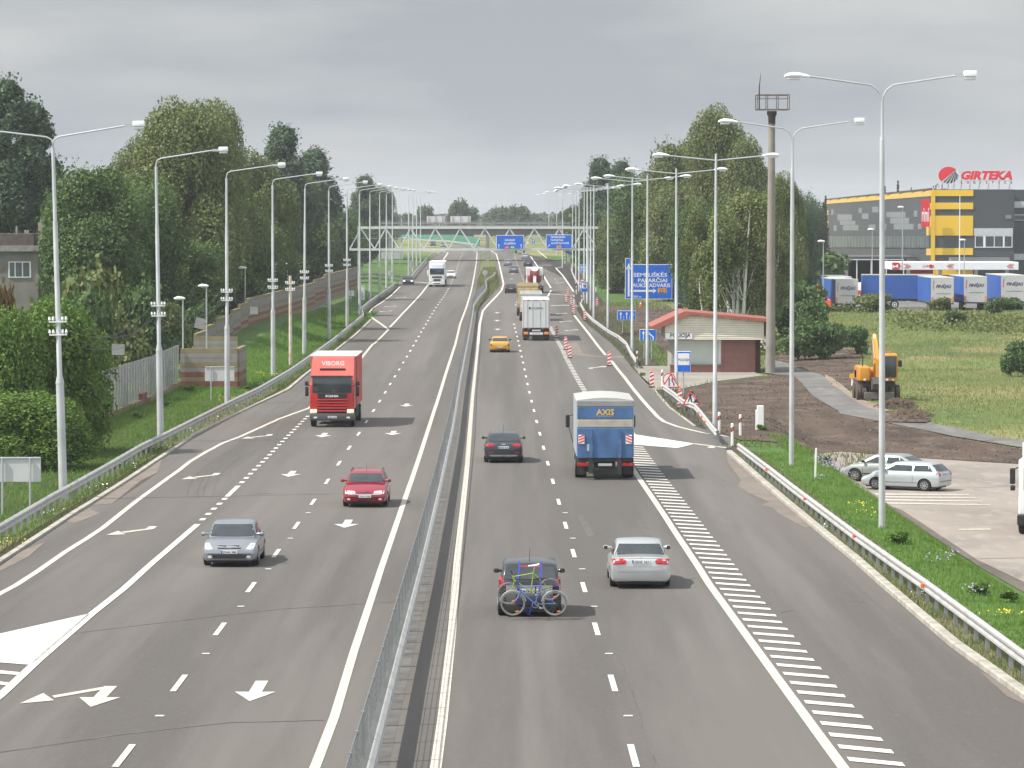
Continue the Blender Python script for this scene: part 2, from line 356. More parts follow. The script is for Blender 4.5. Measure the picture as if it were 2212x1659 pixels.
lotp = q(2300,1500,1113,[(800,2),(900,72),(1040,200),(1200,300),(1400,400),(1600,530),(1900,730),(2212,880)]) + [Vector((17.2,100)), Vector((17.4,60)), Vector((75,60)), Vector((75,190))] + [U(2212,1005), U(1815,976.5)]
sheet([lotp], .03, 'parking_lot', LOT, terr=True)
sheet([[Vector((22,392)), Vector((95,392)), Vector((95,640)), Vector((22,640))]], .06, 'trailer_yard_pavement', ASPH2, terr=True)
medg = [U(*D(1500,700,600,*p)) for p in [(300,1255),(380,1140),(500,1050),(610,950),(612,850),(570,720),(520,560),(500,500),(390,500),(380,650),(340,850),(335,1000),(290,1180)]]
sheet([medg], .035, 'median_grass', DRYV)
sheet([q(2000,1350,800,[(1165,440),(1340,592),(1560,792),(1700,907),(1950,1132),(1890,1140),(1650,1010),(1600,960),(1480,930),(1560,900),(1370,820),(1270,750),(1300,700),(1180,540)]),
       q(2300,1500,1113,[(1920,1470),(2212,1650),(2300,1730),(2100,1640),(1990,1540)]),
       q(1500,1100,600,[(1350,190),(1560,150),(1640,300),(1900,330),(2140,320),(2150,350),(1700,330),(1450,300)]),
       q(0,1450,800,[(1500,205),(1250,375),(1000,550),(850,650),(1030,640),(1290,430),(1450,350)]), q(0,1450,800,[(820,680),(600,800),(690,820),(920,730)]), q(0,1450,800,[(200,1075),(0,1220),(0,1260),(260,1130),(420,990)])], .028, 'road_dust', DUST)
# verge strips of dry grass inside the guardrails
lv = [p for p in LK if 60 < p.y < 420] ; lvo = [Vector((-16.9, p.y)) for p in lv if p.x < -15.5 or True]
sheet([[a, b, Vector((b.x-1.3, b.y)), Vector((a.x-1.3, a.y))] for a, b in zip(LK[0:9], LK[1:10])], .03, 'left_verge', DRYV)
sheet([[a, b, Vector((b.x+1.5, b.y)), Vector((a.x+1.5, a.y))] for a, b in zip(RK[:-1], RK[1:])], .03, 'right_verge', DRYV)
# kerbs
def sweep(mb, path, prof, zf=None, closed=True):
    pts = []
    path = [Vector(p[:2]) for p in path]
    for i in range(len(path)-1):
        a, b = path[i], path[i+1]; pts.append(a)
        lo, hi = min(a.y, b.y), max(a.y, b.y)
        cuts = sorted([(y-a.y)/(b.y-a.y) for y in YS if lo+.01 < y < hi-.01]) if hi-lo > .05 else []
        pts += [a.lerp(b, t) for t in cuts]
    pts.append(path[-1]); rings = []
    for i, p in enumerate(pts):
        t = (pts[min(i+1, len(pts)-1)] - pts[max(i-1, 0)]).normalized(); nrm = Vector((t.y, -t.x)); z = (T if zf is None else zf)(p.x, p.y)
        rings.append([(p.x+nrm.x*o, p.y+nrm.y*o, z+h) for o, h in prof])
    mb.loft(rings); return mb
KERB = M('kerb_stone', (.34,.32,.28), .9, var=.25, scale=1.6, bump=.01)
k = MB(); sweep(k, RK, [(-.02,-.1),(-.02,.13),(.02,.16),(.22,.16),(.24,-.1)]); sweep(k, [p for p in LK if p.y < 400], [(-.18,-.1),(-.18,.1),(.02,.1),(.04,-.1)])
sweep(k, RE2[:3], [(0,-.1),(0,.05),(.15,.05),(.15,-.1)])
k.build('kerb', KERB)['kind'] = 'structure'
# ---------------------------------------------------------------- road markings
LM = [Vector(p) for p in [(-3.55,45),(-3.6,73.9),(-3.75,86.6),(-3.95,110),(-4.15,142),(-4.25,164.4),(-4.8,267.8),(-5.0,323),(-5.4,382),(-5.5,444),(-5.8,521),(-6.5,634),(-7.6,788),(-8.7,914),(-11,980),(-18,1060),(-45,1200)]]
RM = [Vector(p) for p in [(-1.35,45),(-1.4,73.5),(-1.5,91.3),(-1.7,113.3),(-2.0,163.5),(-2.5,232.9),(-3.0,323),(-3.35,380),(-3.4,428),(-2.9,455),(-2.2,487.7),(-1.5,526),(-1.3,567),(-1.9,648),(-2.7,757),(-3.8,885),(-6.5,980),(-13,1060),(-38,1200)]]
LD = [U(265,1640)] + [U(u, v) for u, v in [(384,1482),(473,1364),(541,1272.6),(595.5,1199),(639.5,1138),(675.5,1087),(706,1042.5),(731.7,1003),(754.2,969),(774.5,938.7),(791.6,912),(807,888),(820,868),(832,848.7),(843,830.5),(853,814)]] + q(1150,800,500,[(963,1640),(1048,1493),(1121,1364),(1187,1257),(1243,1159),(1298,1070),(1348,990),(1400,917),(1450,850),(1507,750),(1557,660),(1580,603),(1632,480),(1663,385),(1690,290),(1735,190)])
RD = [U(1370,1640), U(1324,1478), U(1288,1361), U(1261,1270), U(1239,1198), U(1222,1137)] + q(1500,1100,600,[(1152,1465),(1066,1136),(1001,876),(949,653),(911,466),(877,312),(847,179),(820,64)]) + q(1500,700,600,[(793,1440),(777,1355),(767,1275),(775,1240),(800,1195),(880,950),(905,870),(870,770),(845,710),(820,650),(800,600)])
LO = q(0,1450,800,[(-300,1640),(0,1470),(150,1390),(350,1260),(600,1085),(800,960),(950,860),(1100,740),(1250,620),(1400,510),(1550,400),(1650,330),(1750,250),(1900,160),(2050,80),(2212,20)]) + q(0,900,1000,[(2060,1100),(2212,1045)]) + q(900,1100,600,[(480,965),(1080,400),(1260,180)]) + q(1150,800,500,[(440,1525),(640,1325)])
LO2 = q(1150,800,500,[(640,1325),(560,1262),(400,1150),(330,1092)])
LS = q(0,1860,1200,[(-300,1090),(0,855),(230,640),(570,345),(760,195)]) + q(0,1450,800,[(1400,1190),(1820,830)])
LSH = q(0,1450,800,[(1867,785),(1983,677),(2090,577),(2187,483)]) + q(600,1500,900,[(384,389),(471,305),(550,228),(623,154),(693,87),(757,21)]) + q(900,1100,600,[(73,1458),(160,1370),(242,1287),(320,1210),(390,1139),(457,1070),(487,1038)])
RS = [U(1980,1900), U(1820,1659)] + q(2000,1350,800,[(1000,1650),(900,1490),(800,1340),(700,1190),(600,1035),(500,885),(400,740),(300,590)]) + [Vector((5.15,185))]
RSH = q(1500,1100,600,[(1680,790),(1600,660),(1500,480),(1430,350),(1380,240),(1330,150),(1290,70),(1250,0),(1235,-35)])
OR = q(1850,1000,600,[(235,190),(330,310),(440,450),(530,570),(620,680)]) ; OR1 = q(1850,1000,600,[(690,750),(730,800),(850,950),(980,1120),(1150,1320),(1260,1440),(1340,1500),(1500,1560),(1700,1610),(1900,1655)]) + q(2000,1350,800,[(960,262),(1180,295)])
P1 = []; P2 = []; P3 = []
P2 += stripe(LM, .2); P2 += stripe([p for p in RM if p.y < 300] + [RM[6]], .21); P1 += stripe([p for p in RM if p.y > 300], .24)
for pl in (LD, RD):
    c0 = 56.0
    while c0 < 900:
        x0, x1 = xof(pl, c0-1.6), xof(pl, c0+1.6)
        if pl is LD or not (380 < c0 < 452): P1 += stripe([(x0, c0-1.6), (x1, c0+1.6)], .13 if c0 < 300 else .17)
        c0 += 12
P2 += stripe(LO, .21); P2 += stripe(LO2, .28); P1 += stripe(LS, .22); P2 += stripe(RS, .22)
for p, t in along(LSH, 2.7): P1 += stripe([p-t*.5, p+t*.5], .2)
for p, t in along(RSH, 2.6): P1 += [[Vector((p.x-.2, p.y+.95)), Vector((p.x+.16, p.y+.55)), Vector((p.x+.16, p.y-.45)), Vector((p.x-.2, p.y-.05))]]
y = 58.0
while y < 186:
    x = xof(RS, y) + .2; P1.append([Vector((x, y+.8)), Vector((x+.95, y+.02)), Vector((x+.95, y-.55)), Vector((x, y+.2))]); y += 1.8
P2 += stripe(OR, .24); P2 += stripe(OR1, .24)
FL = [(1205,1060),(1240,990)], [(1240,960),(1160,830),(1080,700),(990,570)], [(1240,1035),(1380,1045),(1520,1050)], [(1240,1180),(1420,1172),(1600,1185)], [(1090,680),(1250,680)], [(1030,612),(1220,618)], [(1520,1005),(1450,900),(1380,800),(1300,715),(1380,700)], [(1190,592),(1120,535),(1060,490)]
for l in FL:
    w = q(1500,700,600,l); flat = abs(l[0][1]-l[-1][1]) < 30
    if flat:
        for a, b in zip(w[:-1], w[1:]): P1.append([Vector((a.x, a.y-.7)), Vector((b.x, b.y-.7)), Vector((b.x, b.y+.7)), Vector((a.x, a.y+.7))])
    else: P1 += stripe(w, .24)
fd = q(1150,800,500,[(660,1290),(860,1075),(1000,930),(1120,800),(1230,655),(1350,440),(1450,290),(1520,190),(1400,150)])
P3 += stripe(fd[:5], .22); P1 += stripe(fd[5:], .25)
P2 += stripe(q(1150,800,500,[(270,1180),(300,1150)])+q(1150,800,500,[(400,1010),(560,910),(680,820),(810,690)]), .22)
P1 += stripe(q(1150,800,500,[(1010,620),(1130,628),(1230,640)]), .5)
P2 += stripe(q(1150,800,500,[(1190,290),(1240,220),(1380,190),(1290,140)]), .3)
P1.append(q(0,1860,1200,[(-400,560),(0,472),(560,346),(245,622),(195,665),(0,650),(-400,630)]))
P1 += [q(0,1860,1200,p) for p in [[(-300,670),(0,698),(138,712),(122,729),(0,718),(-300,690)], [(-300,735),(0,767),(66,775),(48,791),(0,787),(-300,760)]]]
P1.append([U(1362,921)] + q(2000,1350,800,[(325,277),(875,362),(715,402),(330,372)]) + [U(1362,955)])
P2 += [q(2000,1350,800,[(870,358),(1165,395),(1165,402),(870,366)]), q(2000,1350,800,[(985,392),(1060,381),(1085,388),(1040,402),(1000,400)])]
PL = []
for yy in (285, 306, 329, 354): PL += [q(2300,1500,1113,[(1200+(yy-285)*1.5,yy),(1850+(yy-285)*2,yy+15),(1850+(yy-285)*2,yy+19),(1200+(yy-285)*1.5,yy+3.5)])]
for yy in (1182,): PL += [q(2300,1500,1113,[(1780,530),(1990,528),(1990,535),(1780,536)])]
def arrow(u, v, shape, s=1, hd=math.pi, m=None):
    c = U(u, v); a = m if m is not None else P3
    for poly in shape:
        a.append([Vector((c.x + s*(x*math.cos(hd) - y*math.sin(hd)), c.y + s*(x*math.sin(hd) + y*math.cos(hd)))) for x, y in poly])
ST = [[(-.14,-1.9),(.14,-1.9),(.14,.2),(-.14,.2)],[(-.44,.19),(.44,.19),(0,1.9)]]
# turn left as the driver sees it (towards -x of the driver)
TL = [[(-.14+.25,-2),(.14+.25,-2),(.14+.25,-.75),(-.45,1.05),(-.6,.55),(.1,-.8)], [(-.32,1.7),(-.75,.1),(-.95,2.0)]]
TR = [[(-x, y) for x, y in p] for p in TL]
for u, v in [(553,1495),(749,1133),(628.6,1025),(849,936.5),(699,941),(878,876)]: arrow(u, v, ST, m=P3)
PA = []
arrow(218, 1507, [[(-.14,-1.9),(.14,-1.9),(.14,.2),(-.14,.2)],[(-.44,.19),(.44,.19),(0,1.9)], [(.13,-1.8),(.13,-1.2),(.95,.3),(1.05,-.1)], [(.9,.75),(1.3,-.6),(1.55,1.3)]], m=PA)
for u, v in [(303,1148),(449,1030),(568,944)]: arrow(u, v, TR, m=PA)
for u, v in [(870,643.5),(848,662.5),(838,673)]: arrow(u, v, TR, 1.1, m=PA)
for u, v in [(1074,676),(1074,693),(1075,712),(1107,592),(1105,603)]: arrow(u, v, ST, 1.1, 0, m=PA)
for u, v in [(1207.6,678),(1217,695),(1229,714),(1202,603),(1206,611),(1283,794.5)]: arrow(u, v, TR, 1.1, 0, m=PA)
sheet(PL, .045, 'parking_lines', PAINTY, terr=True); sheet(P1, .034, 'road_markings', PAINT); sheet(P2, .03, 'road_edge_lines', PAINTY); sheet(PA, .032, 'lane_arrows', PAINTY)
PG = M('arrow_paint', (.5,.51,.47), .8, var=.12, scale=2); sheet(P3, .031, 'straight_lane_arrows', PG)
# joints, cracks and skid marks in the asphalt
CRK = M('asphalt_crack', (.095,.089,.083), .9, var=.3, scale=2)
cr_ = []
def crack(pts, w=.06):
    global cr_
    out = []
    for a, b in zip(pts[:-1], pts[1:]):
        n = max(2, int((b-a).length / 1.2))
        for i in range(n): out.append(a.lerp(b, i/n) + Vector((random.uniform(-.03,.03), random.uniform(-.06,.06))))
    out.append(pts[-1]); cr_ += stripe(out, w)
crack([U(0,1627), U(250,1590), U(500,1563), U(700,1558)], .1); crack([U(0,1391), U(300,1352), U(600,1318), U(900,1298)], .09); pass
pass
crack([Vector((xof(RD, y) + .35 - (y > 95)*.5*(y-95)/60, y)) for y in range(58, 200, 9)], .025)
crack(q(2300,1500,1113,[(1060,1003),(1110,1010),(1175,1018)]), .07); crack(q(2300,1500,1113,[(605,1080),(640,1075),(675,1068)]), .07)
cr_ += [[U(1245,1112), U(1258,1112), U(1285,1158), U(1270,1162)], [U(1375,1127), U(1392,1127), U(1408,1160), U(1398,1165)]]
sheet(cr_, .026, 'road_cracks', CRK)
# ---------------------------------------------------------------- road studs
STUD = MB().bbox(-.1,.1,-.06,.06,0,.035,.015,1).build('road_stud', M('stud', (.5,.51,.5), .4, .2, .1, 8))
STUD.location = (0,0,-50); first = True
sides = (('left carriageway', LD), ('right carriageway', RD)); ords = ['nearest','second nearest','third nearest','fourth nearest','fifth nearest','sixth nearest']
for nm, pl in sides:
    for i in range(6):
        y = 62 + 12*(i+1) ; x = xof(pl, y) + .12
        o = STUD if first else STUD.copy()
        if not first: COL.objects.link(o)
        first = False
        o.location = (x, y, gz(y)+.02); tag(o, f'small road stud in the lane line of the {nm}, {ords[i]}', 'road stud', 'road studs in the lane lines')
# ---------------------------------------------------------------- guardrails
WPROF = [(0,.42),(.075,.47),(.075,.52),(.01,.565),(.01,.6),(.075,.645),(.075,.7),(0,.75),(-.02,.75),(.05,.7),(.05,.65),(-.015,.605),(-.015,.56),(.05,.515),(.05,.475),(-.02,.42)]
def guardrail(label, path, face, step=2., nmax=100, refl=None, ends=(0,0)):
    a = path[0]; g = empty('guardrail', (a.x, a.y, T(a.x, a.y)), label, 'guardrail', 'steel guardrails along the road'); off = Vector((a.x, a.y, T(a.x, a.y)))
    def bl(m, n, mt): 
        m.v = [(x-off.x, y-off.y, z-off.z) for x, y, z in m.v]; return m.build(n, mt, g)
    bl(sweep(MB(), path, [(o*face, h) for o, h in WPROF]), 'rail', RAILM)
    pts = along(path, step, .5); pts.sort(key=lambda k: k[0].y); rest = MB()
    for i, (p, t) in enumerate(pts):
        m = MB() if i < nmax else rest; n = Vector((t.y, -t.x)) * (-.09 * face); c = p + n; z = T(c.x, c.y)
        m.box(c.x-.05, c.x+.05, c.y-.03, c.y+.03, z-.2, z+.72); m.box(min(c.x, c.x-n.x), max(c.x, c.x-n.x)+.001, c.y-.04, c.y+.04, z+.5, z+.66)
        if i < nmax: bl(m, 'post', GALVD)
    if rest.v: bl(rest, 'post', GALVD)['kind'] = 'stuff'
    for (x, y, h) in refl or []:
        m = MB(); m.bbox(-.05, .05, -.05, .05, -.06, .06, .02, 1); z = T(x, y)
        m.v = [(vx+x+face*.09, vy+y, vz+z+h) for vx, vy, vz in m.v]; bl(m, 'reflector', ORANGE)
    return g
rr = [Vector(p) for p in [(11.35,50),(11.2,80),(11.12,98),(10.9,115.7),(10.6,150.7)]] + q(2000,1350,800,[(1275,350)], .75)
guardrail('long steel guardrail with orange reflectors on the right verge beside the parking lot', rr, -1, refl=[(*U(*D(2300,1500,1113,x,y), .6), .6) for x, y in [(520,128),(775,320),(1105,568),(1562,897)]] + [(*U(*D(2000,1350,800,1290,372), .6), .6)])
r2 = q(1850,1000,600,[(310,40),(370,150),(470,250),(640,375),(780,455),(870,530),(910,600),(940,660),(1000,750)], .6)[::-1]
guardrail('curving steel guardrail on the grass before the white POLICIJA hut, beyond its forecourt', r2, -1, 2, refl=[(*U(*D(1850,1000,600,x,y), .6), .6) for x, y in [(640,375),(785,460),(880,545)]])
r3 = q(1850,1000,600,[(1335,1070),(1450,1150),(1570,1250),(1720,1310),(1800,1400),(1900,1530),(1990,1640)], .6)[::-1]
guardrail('short bent steel guardrail behind the two triangular warning signs', r3, -1, 2, refl=[(*U(*D(1850,1000,600,x,y), .6), .6) for x, y in [(1780,1390),(1820,1435),(1862,1495)]])
lr = [Vector(p) for p in [(-16.1,45),(-16.35,90),(-16.6,114),(-16.85,134),(-16.9,167),(-16.3,200),(-15.75,228),(-15.5,255),(-15.5,316),(-15.7,350),(-15.9,392),(-17.1,417)]]
guardrail('long steel guardrail along the left side of the road past the tall lamp posts', lr, 1, 2)
lr2 = q(1150,800,500,[(250,1000),(350,920),(500,810),(650,710),(740,630)], .6)
guardrail('steel guardrail on the left between the yellow verge and the side road', lr2, 1, 4)
lr3 = q(1150,800,500,[(970,545),(1090,400),(1190,290),(1240,230),(1350,180)], .6)
guardrail('distant steel guardrail left of the white lorry, running towards the overpass', lr3, 1, 8)
sr = q(1150,800,500,[(240,520),(450,522),(700,530),(880,548)], .6)
guardrail('short steel guardrail across the grass behind the dark car with lit headlamps', sr, -1, 4)
fr = q(1500,700,600,[(1500,680),(1490,730),(1530,830),(1590,920),(1640,990)], .6)[::-1]
guardrail('distant curving guardrail beside the blue fuel pump sign', fr, -1, 4)
# ---------------------------------------------------------------- median barrier with its mesh screen
bp = [Vector(p) for p in [(-2.45,45),(-2.6,78),(-2.7,105),(-3.1,186),(-3.5,237),(-4.0,330),(-4.4,400),(-4.6,425)]] + q(1500,700,600,[(340,1080),(435,970)], .65)
bp2 = [bp[-1]] + q(1500,700,600,[(430,870),(450,848),(520,810),(545,770)], .65)
g = empty('median_barrier', (-2.45, 45, T(-2.45, 45)), 'steel median barrier with a tall wire mesh screen between the two carriageways', 'barrier'); off = Vector(g.location)
def bl(m, n, mt, par=g):
    m.v = [(x-off.x, y-off.y, z-off.z) for x, y, z in m.v]; return m.build(n, mt, par)
DPROF = [(.13,.46),(.2,.52),(.2,.56),(.13,.6),(.13,.62),(.2,.67),(.2,.72),(.13,.78),(.1,.79),(.1,.45)]
bl(sweep(MB(), bp + bp2[1:], DPROF), 'rail', RAILM)
mesh = MB(); rest = MB(); FTOP = 1.58
for zz in (.9, 1.04, 1.18, 1.32, 1.46): sweep(mesh, bp, [(-.004,zz-.004),(.004,zz-.004),(.004,zz+.004),(-.004,zz+.004)])
sweep(mesh, bp, [(-.012,FTOP-.012),(.012,FTOP-.012),(.012,FTOP+.012),(-.012,FTOP+.012)])
for p, t in along(bp, .34):
    if p.y < 260:
        z = T(p.x, p.y); mesh.box(p.x-.003, p.x+.003, p.y-.004, p.y+.004, z+.84, z+FTOP)
bl(mesh, 'wire_mesh', M('dark_wire', (.16,.17,.175), .6, .3))
for i, (p, t) in enumerate(along(bp, 2.7, .5)):
    m = MB() if i < 95 else rest; z = T(p.x, p.y)
    m.box(p.x-.09, p.x+.09, p.y-.035, p.y+.035, z-.2, z+.8); m.box(p.x-.03, p.x+.03, p.y-.03, p.y+.03, z+.8, z+FTOP+.03)
    if i < 95: bl(m, 'post', GALVD)
bl(rest, 'post', GALVD)['kind'] = 'stuff'
solid = MB(); 
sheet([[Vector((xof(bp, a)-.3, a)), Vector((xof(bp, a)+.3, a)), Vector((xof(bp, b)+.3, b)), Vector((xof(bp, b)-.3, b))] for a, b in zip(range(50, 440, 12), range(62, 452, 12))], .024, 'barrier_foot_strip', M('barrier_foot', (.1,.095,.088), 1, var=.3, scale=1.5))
# ---------------------------------------------------------------- street lamps
def head_cobra(m, x, y, z, s):       # streamlined lantern pointing in direction s
    m.use(LAMPW); r = []
    for t, w, h0, h1 in ((0,.05,-.03,.05),(.12,.09,-.03,.09),(.35,.14,-.03,.15),(.6,.16,-.03,.17),(.8,.13,-.03,.13),(.9,.06,-.02,.05)):
        r.append([(x+s*t, y+w*math.cos(a), z + (h0 + (h1-h0)*(math.sin(a)*.5+.5))) for a in [2*math.pi*k/10 for k in range(10)]])
    m.loft(r); m.use(LENS); m.bbox(min(x+s*.35, x+s*.8), max(x+s*.35, x+s*.8), y-.11, y+.11, z-.11, z-.02, .04)
def head_box(m, x, y, z, s):
    m.use(GALV); m.box(min(x, x+s*.34), max(x, x+s*.34), y-.04, y+.04, z-.03, z+.09)
    m.use(LAMPW); m.bbox(min(x+s*.32, x+s*.78), max(x+s*.32, x+s*.78), y-.14, y+.14, z-.02, z+.19, .04)
    m.use(LENS); m.bbox(min(x+s*.35, x+s*.75), max(x+s*.35, x+s*.75), y-.12, y+.12, z-.14, z-.02, .05)
def lamp_proto(kind):
    r = empty('street_lamp', (0,0,-80), '', 'street lamp')
    if kind == 'left' or kind == 'lefttwin':
        MB().tube([(0,0,-.3),(0,0,4.5)], [.17,.155], 14).build('pole_base', POLEM, r, True)
        MB().tube([(0,0,4.5),(0,0,4.56),(0,0,4.85),(0,0,10.7),(0,0,10.8),(0,0,13.6)], [.165,.165,.1,.095,.075,.07], 12).build('pole', POLEM, r, True)
        for s in ((1,) if kind == 'left' else (1,-1)):
            MB().tube([(0,0,13.5),(.0,0,13.75),(s*.06,0,13.92),(s*.25,0,14.02),(s*2.8,0,14.38)], .035, 8).build('arm', GALV, r, True)
            m = MB(); head_box(m, s*2.78, 0, 14.36, s); m.build('lamp_head', None, r, True)
    elif kind == 'curved':
        MB().tube([(0,0,-.3),(0,0,13.8)], [.12,.085], 14).build('pole', POLEM, r, True)
        MB().tube([(0,0,13.75),(0,0,13.85),(0,0,15.1)], [.095,.06,.055], 10).build('pole_top', GALV, r, True)
        for s in (1,-1):
            MB().tube([(0,0,15.0),(s*.03,0,15.25),(s*.15,0,15.5),(s*.4,0,15.68),(s*2.6,0,16.0)], .035, 8).build('arm', GALV, r, True)
            m = MB(); (head_cobra if s < 0 else head_box)(m, s*2.56, 0, 15.98, s); m.build('lamp_head', None, r, True)
    elif kind == 'twin':
        MB().tube([(0,0,-.3),(0,0,2.6),(0,0,2.62),(0,0,14.5)], [.125,.12,.11,.06], 12).build('pole', POLEM, r, True)
        for s in (1,-1):
            MB().tube([(0,0,14.15),(s*2.5,0,14.4)], .035, 8).build('arm', GALV, r, True)
            m = MB(); head_cobra(m, s*2.45, 0, 14.4, s); m.build('lamp_head', None, r, True)
    elif kind == 'small':
        MB().tube([(0,0,-2),(0,0,5.6)], [.07,.05], 8).build('pole', GALV, r, True)
        m = MB(); m.use(LAMPW); m.loft([[(x, w*math.cos(a), 5.6+h*(math.sin(a)+.4)) for a in [2*math.pi*k/8 for k in range(8)]] for x, w, h in ((.15,.05,.05),(0,.12,.1),(-.35,.16,.13),(-.6,.05,.05))]); m.build('lamp_head', None, r, True)
    return r
def bracket_set(parent, z, w=.34):
    for dz in (0, -.5):
        b = MB().use(WHITE).box(-w, w, -.13, -.07, z+dz-.03, z+dz+.03).build('insulator_bracket', None, parent)
        for x in (-w+.02, -w+.16, w-.16, w-.02):
            MB().tube([(x,-.1,z+dz+.03),(x,-.1,z+dz+.08),(x,-.1,z+dz+.12),(x,-.1,z+dz+.2)], [.02,.055,.05,.03], 8).build('insulator', WHITE, b, True)
bpy.context.view_layer.update()
P_L = lamp_proto('left'); bracket_set(P_L, 6.75); P_L2 = lamp_proto('lefttwin'); bracket_set(P_L2, 6.9)
P_S = lamp_proto('left'); P_C = lamp_proto('curved'); P_T = lamp_proto('twin'); P_SM = lamp_proto('small')
# telegraph stub pole
SN = {k: snapshot(v) for k, v in dict(L=P_L, L2=P_L2, S=P_S, C=P_C, T=P_T, SM=P_SM).items()}
USED = set()
def lamp(key, x, y, label, group, s=1, tilt=0, z=None, rz=0):
    if key in USED: o = clone(SN[key])
    else: o = SN[key][0]; USED.add(key)
    o.location = (x, y, T(x, y) if z is None else z); o.scale = (s, s, s); o.rotation_euler = (0, tilt, rz); tag(o, label, 'street lamp', group); return o
ORD = ['nearest','second nearest','third nearest','fourth nearest','fifth nearest','sixth nearest','seventh nearest','eighth nearest','ninth nearest','tenth nearest','eleventh nearest','twelfth nearest','thirteenth nearest','fourteenth nearest','fifteenth nearest','sixteenth nearest']
GL = 'tall lamps along the left guardrail'
p = U(137,1080); lamp('L2', p.x, p.y, 'nearest tall lamp on the left, two arms, with white insulators on its pole', GL, 1, -.024)
WIRES = [(p.x, p.y)]
for i, (u, v, t) in enumerate([(347,955,-.012),(491,872,0),(590,812,.0),(657,768,.008),(711,735,0),(750,707.5,.0)]):
    p = U(u, v); lamp('L', p.x, p.y, f'{ORD[i]} tall lamp with one arm on the left, white insulators low on its pole', GL, 1, t); WIRES.append((p.x, p.y))
for i, (u, v) in enumerate([(777,684),(799.5,650),(820.5,634),(835,622),(848,611),(883,597),(892,586.6),(900,575.6),(908.6,567)]):
    p = U(u, v); lamp('S', p.x, p.y, f'{ORD[i]} slim single-arm lamp between stub pole and overpass, left side', GL)
GR = 'twin-arm lamps along the right verge'
p = U(1905,1140); lamp('C', p.x, p.y, 'nearest twin-arm lamp on the right, curved arms, on grass by the parking lot', GR, .98, -.004)
p = U(1709.5,1005); lamp('C', p.x, p.y, 'curved-arm twin lamp on grass, just right of the tall concrete mast', GR, .955)
lab3 = ['twin-arm lamp standing at the roadside end of the bent guardrail, left of the mast','twin-arm lamp rising behind the road narrows warning sign','twin-arm lamp between the right-hand blue lane sign and the hut eaves','twin-arm lamp at the near end of the curving guardrail','twin-arm lamp left of the blue two-arrow lane sign','slim twin-arm lamp two places left of the big blue direction sign','slim twin-arm lamp just right of the blue fuel sign']
for i, (u, v) in enumerate([(1544,925),(1461,842),(1398,789),(1365.5,769),(1313,711),(1282.6,692),(1276,671)]):
    p = U(u, v); lamp('T', p.x, p.y, lab3[i], GR, 1, (.002,-.002,0,0,0,0,0)[i])
p = U(1268.5,656); o = lamp('T', p.x, p.y, 'thick-poled twin-arm lamp at the right end of the sign gantry', GR); o.scale = (1.25,1.6,1)
for i, (u, Y) in enumerate([(1262,475),(1251,520),(1244,570),(1237,640),(1215,700),(1202.5,850),(1185.6,950)]):
    x = xat(u, Y); lamp('T', x, Y, f'{ORD[i]} of the faint far twin-arm lamps left of the gantry end, on the right', GR)
fx = [(880,488),(1042,493),(1080,495),(1208,493),(1252,498),(1343,502),(1420,501),(1472,499),(1560,500),(1655,495),(1700,497),(1765,488),(1815,498),(1895,499),(2020,497),(2075,476)]
for i, (x, y_) in enumerate(fx):
    u, v = D(1100,550,600,x,y_); Y = 1700 + (i*137) % 300
    lamp('T', xat(u, Y), Y, None, 'far lamps on the horizon', 1.0, 0, zat(v, Y) - 14.5)['label'] = 'tiny far street lamp with a bright head on the horizon beyond the overpass'
for i, (u, vt, Y) in enumerate([(391,644,246),(442,617,262),(525.5,578,330),(558,568,390),(591,570,400),(617,569,420),(645,570,450)]):
    z = zat(vt, Y) - 5.65; x = xat(u + 4, Y); lamp('SM', x, Y, f'{ORD[i]} small street lamp peeping over the striped noise wall', 'small lamps behind the noise wall', 1, 0, z)
p = U(627.5,793); r = empty('stub_pole', (p.x, p.y, T(p.x, p.y)), 'short rusty white pole without a lamp, insulators near its top, left roadside', 'utility pole')
MB().tube([(0,0,-.3),(0,0,6.9)], [.13,.11], 12).build('pole', M('rusty_white', (.58,.56,.52), .7, var=.15, scale=1.6, dirt=(.42,.3,.2)), r, True); bracket_set(r, 6.3)
# wires with little boards hanging on them
def wirerun(a, b, za, zb, sag, n=10):
    return [(a[0]+(b[0]-a[0])*i/n, a[1]+(b[1]-a[1])*i/n, za+(zb-za)*i/n - sag*4*(i/n)*(1-i/n)) for i in range(n+1)]
WM = M('wire', (.12,.12,.12), .6)
for i in range(len(WIRES)-1):
    a, b = WIRES[i], WIRES[i+1]; m = MB()
    for dx, dz in ((-.32,6.9),(.32,6.9),(-.32,6.4),(.32,6.4)):
        m.tube(wirerun((a[0]+dx, a[1]-.1), (b[0]+dx, b[1]-.1), T(*a)+dz, T(*b)+dz, 1.1), .009, 4)
    m.build('overhead_wire', WM); o = bpy.context.scene.objects[-1]
    for o in bpy.data.objects:
        if o.name.startswith('overhead_wire') and 'category' not in o: tag(o, f'overhead wires sagging between the {ORD[i]} pair of tall left lamps', 'wires', 'overhead wires')
GREY = M('grey_board', (.3,.3,.29), .7, var=.08)
for (u0,v0,u1,v1,Y,rot,lab) in [(241,743,268.5,767,165,.02,'grey square board hanging on wires beside the big leafy tree, left'),(421,687,443,710,205,.25,'tilted grey square board hanging on wires before the zigzag noise wall'),(540,663,557,679,268,0,'small grey square board on wires in front of the rising striped wall')]:
    w = (u1-u0)/FPX*Y; h = (v1-v0)/FPX*Y; m = MB().box(-w/2,w/2,-.02,.02,-h/2,h/2); o = m.build('hanging_board', GREY); o.location = (xat((u0+u1)/2, Y), Y, zat((v0+v1)/2, Y)); o.rotation_euler = (0, rot, .1); tag(o, lab, 'board', 'boards on the wires')
